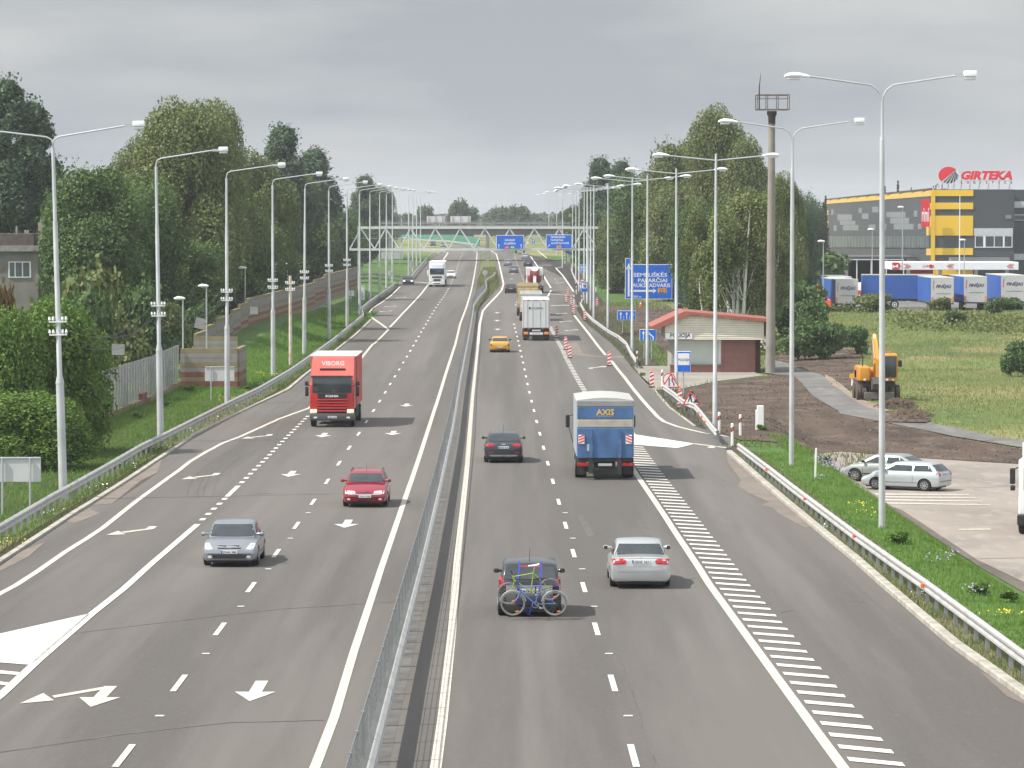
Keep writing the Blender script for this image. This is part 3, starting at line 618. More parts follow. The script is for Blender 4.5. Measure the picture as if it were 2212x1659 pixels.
# ---------------------------------------------------------------- noise walls
CC = [M('course_grey', (.23,.215,.2), .9, var=.15, scale=1.2), M('course_olive', (.22,.18,.1), .9, var=.18, scale=1.2), M('course_red', (.2,.075,.055), .9, var=.15, scale=1.2)]
seq = [1,2,1,2,0,1,0,0,1]        # from the bottom up
def course_wall(m, a, b, zb, n, ch=.33, th=.28, sh=0):
    d = Vector((b[0]-a[0], b[1]-a[1], 0)); 
    for k_ in range(n):
        m.use(CC[seq[(k_+sh) % 9]]); z = zb + k_*ch
        m.beam((a[0],a[1],z+ch/2), (b[0],b[1],z+ch/2), th + (.012 if k_ % 2 else 0), ch-.006)
r = empty('noise_wall', (-21.7,241,T(-21.7,241)), 'striped concrete noise wall of grey, olive and red courses climbing the grass bank', 'noise wall'); o0 = Vector(r.location)
def bw(m, n, mt=None, par=None, sm_=False):
    par = par or r; m.v = [(x-o0.x, y-o0.y, z-o0.z) for x, y, z in m.v]; return m.build(n, mt, par, sm_)
m = MB(); zb = gz(241)-.1; course_wall(m, (-21.8,241), (-18.05,241), zb, 9, .31); course_wall(m, (-18.05,241), (-18.05,247), zb, 9, .31, sh=0); bw(m, 'front_panel')
m = MB(); z2 = zat(727, 272) - 9*.31; course_wall(m, (xat(422,272),272), (xat(513,272),272), z2, 9, .31); bw(m, 'stepped_panel')
wp = [Vector((-23.5,272)), Vector((-23.2,326)), Vector((-22.8,346)), Vector((-21.8,400)), Vector((-20.4,485))]
topt = [(272,zat(725,272)),(292,zat(688.7,292)),(303,zat(677,303)),(324,zat(646.5,324)),(342,zat(636,342)),(392,zat(615,392)),(420,zat(595,420)),(485,zat(577,485))]
pts = along(wp, 4.1)
for i in range(len(pts)-1):
    a, b = pts[i][0], pts[i+1][0]; zt = round(lerp_t(topt, (a.y+b.y)/2)/.3)*.3; m = MB(); course_wall(m, a, b, zt-11*.3, 11, .3, .26, sh=7); bw(m, 'wall_panel')
r = empty('noise_wall', (-22.3,150,T(-22.3,150)), 'translucent noise wall of narrow glassy panels on a low brick base, left of the road', 'noise wall'); o0 = Vector(r.location)
GP = M('acrylic_panel', (.5,.53,.5), .25, 0, .12, .5); GP.node_tree.nodes['Principled BSDF'].inputs['Alpha'].default_value = .5
gp = along([Vector((-22.8,180)), Vector((-22.5,200)), Vector((-21.9,241))], 1.35)
gl = MB(); fr_ = MB(); bs = MB()
for i in range(len(gp)-1):
    a, b = gp[i][0], gp[i+1][0]; z = T(a.x, a.y); zt = z + 2.75
    m = MB().beam((a.x,a.y,z+1.55), (b.x,b.y,z+1.55), .03, 2.35); 
    if i >= 10: bw(m, 'panel', GP)
    else: gl.v, gl.f, gl.mi = gl.v, gl.f, gl.mi; bw(m, 'panel', GP)
    bw(MB().box(a.x-.05,a.x+.05,a.y-.06,a.y+.06,z-.2,zt), 'frame_post', GALVD)
    bs.use(CC[2] if i in (14,15,28,29,30) else CC[1]); bs.beam((a.x+.1,a.y,z+(.3 if i in (14,15,28,29) else .1)), (b.x+.1,b.y,z+(.3 if i in (14,15,28,29) else .1)), .3, (.9 if i in (14,15,28,29) else .55))
bw(bs, 'brick_base')
# far green noise barrier
gpth = [U(853,512), U(889,516), U(931,520.5), U(976,524), U(1012,529), U(1036,532.5)]; a = gpth[0]
r = empty('green_barrier', (a.x, a.y, gz(a.y)), 'distant green noise barrier curving along the far road under the overpass', 'noise barrier'); o0 = Vector(r.location)
m = MB(); sweep(m, gpth, [(-.1,0),(-.1,2.6),(.1,2.6),(.1,0)], lambda x, y: gz(y)); bw(m, 'green_panel', M('green_panel', (.03,.2,.12), .6, var=.12, scale=.1))
m = MB(); sweep(m, offs(gpth, 1.5), [(-.1,.3),(-.1,.8),(.1,.8),(.1,.3)], lambda x, y: gz(y)); bw(m, 'rail', GALV)
# ---------------------------------------------------------------- sign gantry
GY = 555.0; GANT = M('gantry_paint', (.56,.58,.58), .5, .1, .08, 1)
r = empty('sign_gantry', (xat(775,GY), GY, gz(GY)), 'grey steel lattice gantry spanning both carriageways, carrying two blue signs', 'gantry'); o0 = Vector(r.location)
zt, zb = zat(491.8,GY), zat(538.9,GY); tops = [xat(779.7+53.5*i, GY) for i in range(10)]; bots = [xat(756+53.4*i, GY) for i in range(11)]
bw(MB().beam((xat(774,GY),GY,zt), (xat(1292,GY),GY,zt), .36, .34, (0,1,0)), 'top_chord', GANT); bw(MB().beam((xat(755,GY),GY,zb), (xat(1283,GY),GY,zb), .34, .34, (0,1,0)), 'bottom_chord', GANT)
bw(MB().beam((xat(774,GY),GY+1.1,zt), (xat(1292,GY),GY+1.1,zt), .2, .2, (0,1,0)), 'top_chord', GALVD)
for i, t in enumerate(tops):
    bw(MB().beam((t,GY,zt-.1),(bots[i],GY,zb+.1),.2,.2,(0,1,0)), 'diagonal', GANT); bw(MB().beam((t,GY,zt-.1),(bots[i+1],GY,zb+.1),.2,.2,(0,1,0)), 'diagonal', GANT)
bw(MB().beam((xat(1262,GY),GY,zt),(xat(1280,GY),GY+.5,zb),.14), 'diagonal', GALV); bw(MB().beam((xat(1303,GY),GY,zat(505,GY)),(xat(1288,GY),GY,zb),.12), 'diagonal', GALV)
bw(MB().tube([(xat(760,GY),GY,zat(515,GY)),(xat(1300,GY),GY,zat(515,GY))],.04,6), 'handrail', GALVD)
for u in (775,1270): bw(MB().box(xat(u,GY)-.2,xat(u,GY)+.2,GY+.1,GY+.9,gz(GY)-.3,zt+.1), 'leg', GALV)
def flat_arrow(m, x, z, s, y, mat=SWHITE, ang=0):
    pts = [(-.09,-1),(.09,-1),(.09,.35),(.34,.3),(0,1),(-.34,.3),(-.09,.35)]; ca, sa = math.cos(ang), math.sin(ang)
    m.use(mat).poly([(x+s*(a*ca-b*sa), z+s*(a*sa+b*ca)) for a, b in pts], 'y', y-.012, y)
def panel(m, x0, x1, z0, z1, y, mat=SBLUE, bd=.06, th=.05):
    m.use(SWHITE).bbox(x0, x1, y, y+th, z0, z1, .012, 1); m.use(mat).box(x0+bd, x1-bd, y-.006, y+.01, z0+bd, z1-bd)
YG = GY-.5
r = empty('overhead_sign', (xat(1101,YG),YG,zat(538.4,YG)), 'blue overhead sign reading KAUNAS KLAIPEDA with two upward arrows', 'road sign', 'blue signs on the gantry'); o0 = Vector(r.location)
x0, x1, z0, z1 = xat(1072,YG), xat(1131.5,YG), zat(538.6,YG), zat(508,YG); m = MB(); panel(m,x0,x1,z0,z1,YG); bw(m, 'sign_panel'); xm = (x0+x1)/2; h = z1-z0
m = MB(); m.use(SWHITE).text('KAUNAS',(xm,YG-.008,z0+h*.66),.3,w=1.5,bold=.02).text('KLAIPĖDA',(xm,YG-.008,z0+h*.42),.3,w=1.75,bold=.02); m.use(SRED).box(xm-.8,xm-.15,YG-.012,YG,z0+.12,z0+.5); m.use(SGREEN).box(xm-.02,xm+.75,YG-.012,YG,z0+.12,z0+.5)
m.use(SWHITE).text('A1',(xm-.47,YG-.014,z0+.31),.24,bold=.02).text('E85',(xm+.37,YG-.014,z0+.31),.24,bold=.02); flat_arrow(m,x0+.4,z0+.45,.38,YG-.007); flat_arrow(m,x1-.4,z0+.45,.38,YG-.007); bw(m, 'lettering')
r = empty('overhead_sign', (xat(1207,YG),YG,zat(538,YG)), 'blue overhead sign for SEMELISKES, PAPARCIAI and AUKSTADVARIS with a slanting arrow', 'road sign', 'blue signs on the gantry'); o0 = Vector(r.location)
x0, x1, z0, z1 = xat(1179.5,YG), xat(1235.5,YG), zat(537.4,YG), zat(506.8,YG); m = MB(); panel(m,x0,x1,z0,z1,YG); bw(m, 'sign_panel'); xm = (x0+x1)/2; h = z1-z0
m = MB(); m.use(SWHITE)
for i, (t, w) in enumerate((('SEMELIŠKĖS',2.2),('PAPARČIAI',1.85),('AUKŠTADVARIS',2.75))): m.text(t,(x0+.72+w/2,YG-.008,z0+h*(.83-.215*i)),.27,w=w,bold=.02)
m.use(SORANGE).box(xm-.35,xm+.35,YG-.012,YG,z0+.12,z0+.48); m.use(INK).text('221',(xm,YG-.014,z0+.3),.22,bold=.02); flat_arrow(m,x0+.4,z0+.42,.34,YG-.007,SWHITE,-.75); bw(m, 'lettering')
# ---------------------------------------------------------------- road bridge beyond the gantry
BY = 780.0; BR = M('bridge_concrete', (.34,.335,.32), .9, var=.2, scale=.15)
r = empty('overpass_bridge', (xat(1053,BY),BY,gz(BY)), 'long grey concrete overpass crossing the motorway behind the sign gantry', 'bridge'); o0 = Vector(r.location)
zt = zat(488,BY); zb = zat(507,BY)
bw(MB().box(-75,62,BY,BY+12,zt-.45,zt), 'deck', BR); m = MB()
for yy in (BY+.8, BY+4, BY+7.5, BY+10.6): m.box(-74,61,yy,yy+.5,zb,zt-.45)
bw(m, 'girder', M('girder_concrete', (.17,.17,.165), .9, var=.2, scale=.15))
for u in (843.3, 1053, 1228): x = xat(u,BY); w = .5 if u < 900 else .32; bw(MB().box(x-w,x+w,BY+1,BY+11,gz(BY)-1,zb), 'pier', BR)
for yy, sp in ((BY+.15, 2.5), (BY+11.8, 2.5)):
    m = MB(); 
    for k_ in range(5): m.box(-74,61,yy-.02,yy+.02,zt+.2+k_*.22,zt+.23+k_*.22)
    x = -74
    while x < 61: m.box(x-.04,x+.04,yy-.04,yy+.04,zt,zt+1.15); x += sp
    bw(m, 'railing', GALVD)
bw(MB().box(-74,61,BY+.6,BY+.66,zt+.45,zt+.75), 'guard_rail', GALVD)
for i, (u0,u1,lab) in enumerate([(922,961,'pale blank back of a large road sign on the overpass, the left of two'),(973,1017,'pale blank back of a large road sign on the overpass, the right of two')]):
    Y = BY+11.2; r = empty('blank_sign', (xat((u0+u1)/2,Y),Y,zt), lab, 'road sign', 'sign backs on the overpass'); o0 = Vector(r.location)
    bw(MB().box(xat(u0,Y),xat(u1,Y),Y+.1,Y+.16,zat(483.5,Y),zat(467,Y)), 'sign_panel', M('pale_back', (.5,.48,.5), .6, var=.05))
    for f_ in (.12,.5,.88): x = xat(u0+(u1-u0)*f_,Y); bw(MB().box(x-.07,x+.07,Y-.05,Y+.08,zt,zat(467,Y)), 'post', GALVD)
# ---------------------------------------------------------------- roadside signs
def post(m, x, y, z0, z1, r_=.035): m.use(GALV).tube([(x,y,z0-.2),(x,y,z1)], r_, 8)
def sgn(name, label, u0, v0, u1, v1, posts, vb, group=None, cat='road sign', ybase=None):
    """frame of a sign seen between pixel rows v0..v1 whose post foot is at row vb"""
    p = U(posts[0], vb); Y = ybase or p.y; r_ = empty(name, (xat(posts[0],Y), Y, T(xat(posts[0],Y),Y)), label, cat, group)
    for u in posts: x = xat(u,Y); q_ = MB().tube([(x,Y+.09,T(x,Y)-.2),(x,Y+.09,zat(v0,Y)-.03)], .04, 8); q_.v = [(a-r_.location.x,b-r_.location.y,c-r_.location.z) for a,b,c in q_.v]; q_.build('post', GALV, r_)
    return r_, xat(u0,Y), xat(u1,Y), zat(v1,Y), zat(v0,Y), Y
def fin(m, r_, n='sign_panel'):
    m.v = [(a-r_.location.x,b-r_.location.y,c-r_.location.z) for a,b,c in m.v]; return m.build(n, None, r_)
r_, x0, x1, z0, z1, Y = sgn('lane_sign', 'wide blue lane sign with two white upward arrows above the grass', 1333.5,671,1373.5,691.5,(1345,),724)
m = MB(); panel(m,x0,x1,z0,z1,Y,bd=.03); fin(m,r_); m = MB(); w = x1-x0
for f_ in (.19,.51): flat_arrow(m,x0+w*f_,(z0+z1)/2-.02,.36,Y-.008)
for f_ in (.35,.66): m.use(SWHITE).box(x0+w*f_-.015,x0+w*f_+.015,Y-.012,Y,z0+.05,z0+.42)
m.box(x0+w*.82-.03,x0+w*.82+.03,Y-.012,Y,z0+.06,z0+.5); m.box(x0+w*.82,x0+w*.93,Y-.012,Y,z0+.46,z0+.52); fin(m,r_,'arrows')
r_, x0, x1, z0, z1, Y = sgn('lane_sign', 'blue lane sign on two posts left of the hut, one arrow bending out', 1381.8,711.4,1417.8,735.5,(1391.5,1407.5),776)
m = MB(); panel(m,x0,x1,z0,z1,Y,bd=.03); fin(m,r_); m = MB(); w = x1-x0; flat_arrow(m,x0+w*.23,(z0+z1)/2-.02,.36,Y-.008)
m.use(SWHITE).poly([(x0+w*.5,z1-.22),(x0+w*.55,z1-.25),(x0+w*.85,z0+.3),(x0+w*.85,z0+.05),(x0+w*.78,z0+.05),(x0+w*.78,z0+.27),(x0+w*.5,z1-.32)],'y',Y-.012,Y).poly([(x0+w*.46,z1-.26),(x0+w*.52,z1-.1),(x0+w*.6,z1-.28)],'y',Y-.012,Y); m.box(x0+w*.5,x0+w*.52,Y-.012,Y,z0+.05,z0+.3); m.box(x0+w*.64,x0+w*.66,Y-.012,Y,z0+.05,z0+.3); fin(m,r_,'arrows')
r_, x0, x1, z0, z1, Y = sgn('police_sign', 'tall blue sign with a white POLICIJA panel in front of the hut', 1462.2,758.9,1492.4,804,(1476.9,),858)
m = MB(); panel(m,x0,x1,z0,z1,Y,bd=.03); w = x1-x0; h = z1-z0; m.use(SWHITE).bbox(x0+w*.09,x1-w*.09,Y-.014,Y,z0+h*.34,z1-h*.1,.006,1); fin(m,r_); m = MB().use(INK).text('POLICIJA',((x0+x1)/2,Y-.016,z0+h*.6),.17,w=w*.76,bold=.01); fin(m,r_,'lettering')
TRI = lambda x0,x1,z0,z1,k: [(x0+k*1.75,z0+k),(x1-k*1.75,z0+k),((x0+x1)/2,z1-k*2.1)]
def tri_sign(label, u0,v0,u1,v1,up,vb):
    r_, x0,x1,z0,z1,Y = sgn('warning_sign', label, u0,v0,u1,v1,(up,),vb,'triangular warning signs')
    m = MB().use(SRED).poly(TRI(x0,x1,z0,z1,0),'y',Y,Y+.03); m.use(SWHITE).poly(TRI(x0,x1,z0,z1,.075),'y',Y-.008,Y); fin(m,r_); return r_,x0,x1,z0,z1,Y
r_,x0,x1,z0,z1,Y = tri_sign('red and white triangular sign showing the road narrows from one side',1429.3,806,1469.3,838,1449,852)
xm = (x0+x1)/2; h = z1-z0; m = MB().use(INK).box(xm-.14,xm-.07,Y-.016,Y-.008,z0+.14,z0+h*.66).poly([(xm+.16,z0+.14),(xm+.23,z0+.14),(xm+.23,z0+.3),(xm+.12,z0+.45),(xm+.12,z0+h*.66),(xm+.05,z0+h*.66),(xm+.05,z0+.43),(xm+.16,z0+.28)],'y',Y-.016,Y-.008); fin(m,r_,'symbol')
r_,x0,x1,z0,z1,Y = tri_sign('red and white triangular roadworks sign showing a man digging',1474.5,841,1514,875,1493.6,896)
xm = (x0+x1)/2; m = MB().use(INK).disc((xm+.04,z0+.72),.065,'y',Y-.016,Y-.008).poly([(xm-.04,z0+.68),(xm-.15,z0+.52),(xm-.12,z0+.42),(xm-.02,z0+.5),(xm+.03,z0+.6)],'y',Y-.016,Y-.008).poly([(xm-.12,z0+.47),(xm-.24,z0+.15),(xm-.18,z0+.15),(xm-.06,z0+.42)],'y',Y-.016,Y-.008).poly([(xm-.09,z0+.45),(xm-.02,z0+.15),(xm+.04,z0+.15),(xm-.01,z0+.5)],'y',Y-.016,Y-.008).poly([(xm+.0,z0+.62),(xm+.2,z0+.25),(xm+.22,z0+.28),(xm+.03,z0+.65)],'y',Y-.016,Y-.008).poly([(xm+.08,z0+.14),(xm+.42,z0+.14),(xm+.26,z0+.36)],'y',Y-.016,Y-.008); fin(m,r_,'symbol')
r_, x0,x1,z0,z1,Y = sgn('round_sign', 'red rimmed round sign half hidden behind the road narrows triangle', 1431.5,806,1460,834,(1445,),848,'round red-rimmed signs')
c_ = ((x0+x1)/2,(z0+z1)/2); R_ = (x1-x0)/2; m = MB().use(SRED).disc(c_,R_,'y',Y,Y+.03,28); m.use(SWHITE).disc(c_,R_-.07,'y',Y-.008,Y,28); fin(m,r_)
# big direction sign
r_, x0,x1,z0,z1,Y = sgn('direction_sign', 'very large blue direction sign partly behind trees, arrow to AUKSTADVARIS and 221', 1350.5,571,1452,646,(1372,1430),667)
m = MB(); panel(m,x0,x1,z0,z1,Y,bd=.06); m.use(SWHITE).box(x0,x0+.62,Y,Y+.05,z1,z1+.75); m.use(SBLUE).box(x0+.06,x0+.56,Y-.006,Y+.01,z1-.08,z1+.69); fin(m,r_)
s_ = FPX/Y; X = lambda u: xat(u,Y); m = MB(); m.use(SWHITE).box(X(1358)-.11,X(1358)+.11,Y-.014,Y,z0+.3,zat(580,Y)); m.poly([(X(1358)-.3,zat(580,Y)-.1),(X(1358)+.3,zat(580,Y)-.1),(X(1358),zat(568,Y))],'y',Y-.014,Y)
for t, ua, ub, v in (('SEMELIŠKĖS',1369,1441,593.5),('PAPARČIAI',1378,1441,605.5),('AUKŠTADVARIS',1366,1448,616)): m.text(t,((X(ua)+X(ub))/2,Y-.01,zat(v,Y)),.46,w=X(ub)-X(ua),bold=.02)
m.box(X(1362),X(1412),Y-.014,Y,zat(630.3,Y),zat(626.3,Y)); m.poly([(X(1411),zat(633.5,Y)),(X(1411),zat(623,Y)),(X(1418),zat(628.3,Y))],'y',Y-.014,Y); m.text('500 m',(X(1377),Y-.01,zat(640.5,Y)),.26,bold=.015)
m.use(SORANGE).box(X(1421),X(1440),Y-.014,Y,zat(632.5,Y),zat(623,Y)); m.use(INK).text('221',(X(1430.5),Y-.016,zat(627.8,Y)),.42,w=.8,bold=.02); fin(m,r_,'lettering')
# fuel sign and further blue signs
r_, x0,x1,z0,z1,Y = sgn('fuel_sign', 'blue service sign with a petrol pump pictogram before the slim lamps', 1255,608.4,1270,631,(1262.3,),657)
m = MB(); panel(m,x0,x1,z0,z1,Y,bd=.03); w=x1-x0; h=z1-z0; m.use(SWHITE).box(x0+w*.14,x1-w*.14,Y-.014,Y,z0+h*.36,z1-h*.12); fin(m,r_); m = MB().use(INK).box(x0+w*.48,x0+w*.74,Y-.02,Y-.014,z0+h*.42,z0+h*.84).poly([(x0+w*.36,z0+h*.45),(x0+w*.42,z0+h*.45),(x0+w*.42,z0+h*.75),(x0+w*.32,z0+h*.78)],'y',Y-.02,Y-.014); m.use(SWHITE).box(x0+w*.53,x0+w*.69,Y-.024,Y-.02,z0+h*.7,z0+h*.79); fin(m,r_,'symbol')
def far_blue(label, c, cb, txt=None, arrows=0, name='blue_sign'):
    (xa,ya,xb,yb) = c; a = D(1500,700,600,xa,ya); b = D(1500,700,600,xb,yb); f_ = D(1500,700,600,(xa+xb)/2,cb)
    r_, x0,x1,z0,z1,Y = sgn(name,label,a[0],a[1],b[0],b[1],(a[0]*.75+b[0]*.25,a[0]*.25+b[0]*.75),f_[1],'far blue signs'); m = MB(); panel(m,x0,x1,z0,z1,Y,bd=.04); fin(m,r_)
    m = MB(); w=x1-x0; h=z1-z0
    for i in range(arrows): flat_arrow(m,x0+w*(i+.5)/arrows,(z0+z1)/2,h*.4,Y-.008)
    for i, t in enumerate(txt or []): m.use(SWHITE).text(t,((x0+x1)/2,Y-.008,z1-h*(i+.6)/(len(txt)+.2)),h*.17,w=w*.8,bold=.02)
    fin(m,r_,'lettering' if txt else 'arrows')
far_blue('far blue destination sign beneath the right end of the gantry', (1445,480,1548,558), 640, ['SEMELIŠKĖS','PAPARČIAI','AUKŠTADVARIS'])
far_blue('far blue sign directly beside the destination sign under the gantry end', (1595,478,1658,560), 660, arrows=1)
far_blue('small far blue lane sign with three arrows below the destination sign', (1518,587,1630,640), 720, arrows=3)
far_blue('far blue lane sign with upward arrows above the fuel sign', (1600,672,1720,770), 850, arrows=3)
far_blue('tiny blue sign on the grass beyond the gantry, between its two signs', (1003,355,1042,415), 450, arrows=1)
a = D(1500,700,600,950,395); r_, x0,x1,z0,z1,Y = sgn('warning_sign','far white triangular sign between the two overhead blue signs',a[0]-4,a[1]-5,a[0]+5,a[1]+4,(a[0],),536,'triangular warning signs'); fin(MB().use(SRED).poly(TRI(x0,x1,z0,z1,0),'y',Y,Y+.03).use(SWHITE).poly(TRI(x0,x1,z0,z1,.1),'y',Y-.008,Y), r_)
a = D(1500,700,600,1628,885); r_, x0,x1,z0,z1,Y = sgn('round_sign','red rimmed round sign peeking out behind the fuel pump sign',a[0]-6.6,a[1]-6.6,a[0]+6.6,a[1]+6.6,(a[0],),652,'round red-rimmed signs')
c_ = ((x0+x1)/2,(z0+z1)/2); R_=(x1-x0)/2; fin(MB().use(SRED).disc(c_,R_,'y',Y,Y+.03,24).use(SWHITE).disc(c_,R_*.75,'y',Y-.008,Y,24).use(INK).box(c_[0]-.25,c_[0]+.25,Y-.012,Y-.008,c_[1]+.02,c_[1]+.14), r_)
# sign backs on the left and in the median
def back(label, u0,v0,u1,v1,posts,vb, rnd=False, mat=SBACK):
    r_, x0,x1,z0,z1,Y = sgn('blank_sign', label, u0,v0,u1,v1,posts,vb,'blank sign backs'); m = MB().use(mat)
    if rnd: m.disc(((x0+x1)/2,(z0+z1)/2),(x1-x0)/2,'y',Y+.14,Y+.17,24)
    else: m.bbox(x0,x1,Y+.14,Y+.18,z0,z1,.015,1); m.use(GALV).box(x0,x1,Y+.1,Y+.14,z1-.05,z1-.01)
    fin(m,r_); 
    for k_ in r_.children:
        if k_.name.startswith('post'): k_.location.y = -.02
back('large blank sign back on two posts at the left edge, under the leafy tree', -18,988,85,1042,(2,62),1118, mat=M('back_pale', (.52,.53,.52), .5, var=.08, scale=.8))
back('blank sign back on one post by the third tall left lamp', 441.8,792,505.4,823.7,(455,),867, mat=MATS['back_pale'])
back('far wide blank sign back on the left verge under the gantry', 823.7,542.7,871,559.5,(831,864),571)
back('tall narrow white board on the grass left of the side road', 780.5,617,787.8,648,(784,),655, mat=WHITE)
back('small white board low on the grass just right of the last near lamp', 752.6,627,765,640,(758,),652, mat=WHITE)
back('round grey sign back on the left, beyond the side road guardrail', 836.8,585,848.6,597,(842.7,),617, True)
back('small oblong sign back beside the far left lamps', 884.5,562.5,891.8,577,(888,),588)
back('round pale sign back on the grassy median near its guardrail bend', 1042,583,1053.8,594.8,(1047.8,),621, True)
back('dark round sign back high in the grassy median, below the bridge pier', 1043,545,1058,557,(1055,),578, True, GREY)
# ---------------------------------------------------------------- striped boards, delineators
def mk_board():
    r_ = empty('barrier_board', (0,0,-60), '', 'barrier board'); m = MB().use(SWHITE).bbox(-.13,.13,-.015,.015,.08,1.06,.008,1)
    m.use(SRED)
    for k_ in range(4):
        zz = .12 + k_*.26; pts = [(-.13,zz),(.13,zz+.12),(.13,zz+.25),(-.13,zz+.13)]; pts = [(a,min(b,1.05)) for a,b in pts]; m.poly(pts,'y',-.019,-.015)
    m.build('board_panel', None, r_)
    MB().use(BLACK).bbox(-.2,.2,-.25,.25,0,.09,.03,1).build('foot', None, r_); MB().use(SORANGE).disc((0,1.11),.06,'y',-.03,.03,12).build('warning_light', None, r_); return r_
BB = mk_board(); BSN = snapshot(BB); BT = [0]
def board(u, v, lab, s=1):
    o = BSN[0] if BT[0] == 0 else clone(BSN); BT[0] += 1; p = U(u, v); o.location = (p.x, p.y, T(p.x,p.y)+.02); o.scale = (s,)*3; tag(o, lab, 'barrier board', 'striped barrier boards')
G_ = lambda x, y: D(1850,1000,600,x,y); C_ = lambda x, y: D(1500,700,600,x,y)
for (uv, lab) in [(G_(1535,1338),'red and white striped board overlapping the left corner of the roadworks triangle'),(G_(1190,1078),'striped board at the forecourt corner left of the road narrows sign'),(G_(667,815),'striped board with a dark foot standing on the long edge line'),
    (G_(180,716),'striped board on the dashed line, nearer of the close pair'),(G_(130,614),'striped board on the dashed line, farther of the close pair'),(G_(22,468),'shaded striped board right beside the white trailer rear'),
    (G_(365,257),'striped board below the bend of the curving guardrail'),(G_(228,178),'striped board nearest of the dense cluster beside the far edge line'),(C_(1490,1182),'striped board second nearest of the dense cluster'),(C_(1428,1142),'striped board at the left of the dense cluster, lower one'),(C_(1447,1062),'striped board at the left of the dense cluster, upper one'),(C_(1805,1192),'striped board standing alone on bare soil right of the slim lamps')]:
    board(*uv, lab, 1.05 if 'cluster' in lab else 1)
def mk_del():
    m = MB().use(WHITE).bbox(-.06,.06,-.04,.04,-.1,1.0,.02,1); m.use(BLACK).poly([(-.062,.62),(.062,.68),(.062,.86),(-.062,.8)],'y',-.046,-.035); m.use(ORANGE).box(-.03,.03,-.05,-.045,.68,.8); return m.build('delineator_post')
DP = mk_del(); DT = [0]; B_ = lambda x, y: D(2000,1350,800,x,y)
for uv, lab in [(B_(1098,265),'white delineator post at the end of the bent guardrail'),(B_(1292,290),'white delineator post standing alone in the bare soil'),(B_(1218,380),'white delineator post beside the start of the long right guardrail'),
    (G_(1008,808),'white delineator post at the end of the curving guardrail'),(G_(1317,1062),'white delineator post half hidden behind the road narrows sign'),(C_(1792,1005),'far delineator post right of the fuel sign on grass'),(C_(1523,1160),'far delineator post among the striped board cluster'),(C_(1552,1035),'far delineator post left of the fuel sign'),(C_(1412,662),'far delineator post on the grass under the overhead sign, right one'),(C_(1382,620),'far delineator post on the grass under the overhead sign, left one'),(C_(1618,1160),'far delineator post at the tip of the curving guardrail')]:
    o = DP if DT[0] == 0 else DP.copy()
    if DT[0]: COL.objects.link(o)
    DT[0] += 1; p = U(*uv); o.location = (p.x,p.y,T(p.x,p.y)); o.scale = (1.1,1.1,1.12); tag(o, lab, 'delineator', 'white delineator posts')
p = U(*B_(1468,238)); r_ = empty('utility_cabinet', (p.x,p.y,T(p.x,p.y)), 'tall narrow white cabinet standing in the bare soil', 'cabinet')
MB().use(WHITE).bbox(-.12,.22,-.15,.2,0,1.32,.015,1).build('cabinet_body', None, r_); MB().use(SWHITE).bbox(-.2,-.12,-.12,.1,0,1.1,.01,1).build('side_panel', None, r_)
p = U(*D(2300,1500,1113,829,182)); o = MB().use(WHITE).bbox(-.04,.04,-.03,.03,0,1.25,.01,1).build('marker_post'); o.location = (p.x,p.y,T(p.x,p.y)); o.rotation_euler = (0,.03,0); tag(o, 'thin white marker post beside lilac flowers on the right grass strip', 'post')
p = U(*D(2750,1080,400,500,1150)); r_ = empty('pipeline_marker', (p.x,p.y,T(p.x,p.y)), 'white post with a yellow plate left of the excavator', 'marker post')
MB().use(WHITE).tube([(0,0,-.1),(0,0,.85)],.06,10).build('post',None,r_); MB().use(SORANGE).box(-.19,.19,-.08,-.06,.55,.85).build('plate',None,r_)
p = U(1433,663); r_ = empty('traffic_cone', (xat(1384,p.y),p.y,T(xat(1384,p.y),p.y)), 'small orange traffic cone beneath the large direction sign', 'cone'); MB().use(ORANGE).tube([(0,0,.03),(0,0,.75)],[.17,.04],12).build('cone_body',None,r_,True); MB().use(ORANGE).box(-.22,.22,-.22,.22,0,.04).build('base',None,r_); MB().use(SWHITE).tube([(0,0,.35),(0,0,.5)],[.112,.086],12).build('stripe',None,r_,True)
# ---------------------------------------------------------------- police hut and mast
Y0 = U(1540,806).y; gz0 = T(xat(1540,Y0),Y0)
r = empty('police_hut', (xat(1540,Y0),Y0,gz0), 'small police hut with cream siding, red roof edge and POLICIJA lettering', 'building'); o0 = Vector(r.location)
SIDING = M('cream_siding', (.74,.7,.58), .6, var=.06, scale=1.5); ROOFR = M('red_roof', (.31,.095,.065), .5, var=.12, scale=.8); BRICKR = M('hut_brick', (.215,.1,.085), .85, var=.12, scale=2)
X = lambda u: xat(u,Y0); Z = lambda v: zat(v,Y0); D8 = Y0+7
bw(MB().box(X(1562),X(1632),Y0,D8,gz0,Z(731)), 'brick_wall', BRICKR); bw(MB().box(X(1632)-.01,X(1648),Y0+2.5,D8,gz0,Z(731)), 'brick_wall', M('hut_brick_shaded', (.13,.055,.05), .85))  # recessed right wall: its shade is put into a darker brick colour
bw(MB().box(X(1451),X(1560),Y0+.3,D8,gz0,Z(731)), 'rear_wall', M('hut_render', (.3,.3,.28), .8))
bw(MB().box(X(1448),X(1558),Y0-.12,Y0+.3,gz0,Z(789)), 'brick_sill_wall', BRICKR); bw(MB().box(X(1448)-.05,X(1559),Y0-.2,Y0+.3,Z(789),Z(786.5)), 'window_sill', CONC)
wf = bw(MB().box(X(1462),X(1558),Y0+.15,Y0+.29,Z(787),Z(735)), 'window', M('blinds', (.46,.5,.46), .35, var=.05, scale=1)); wf['label'] = 'wide window with pale drawn blinds'
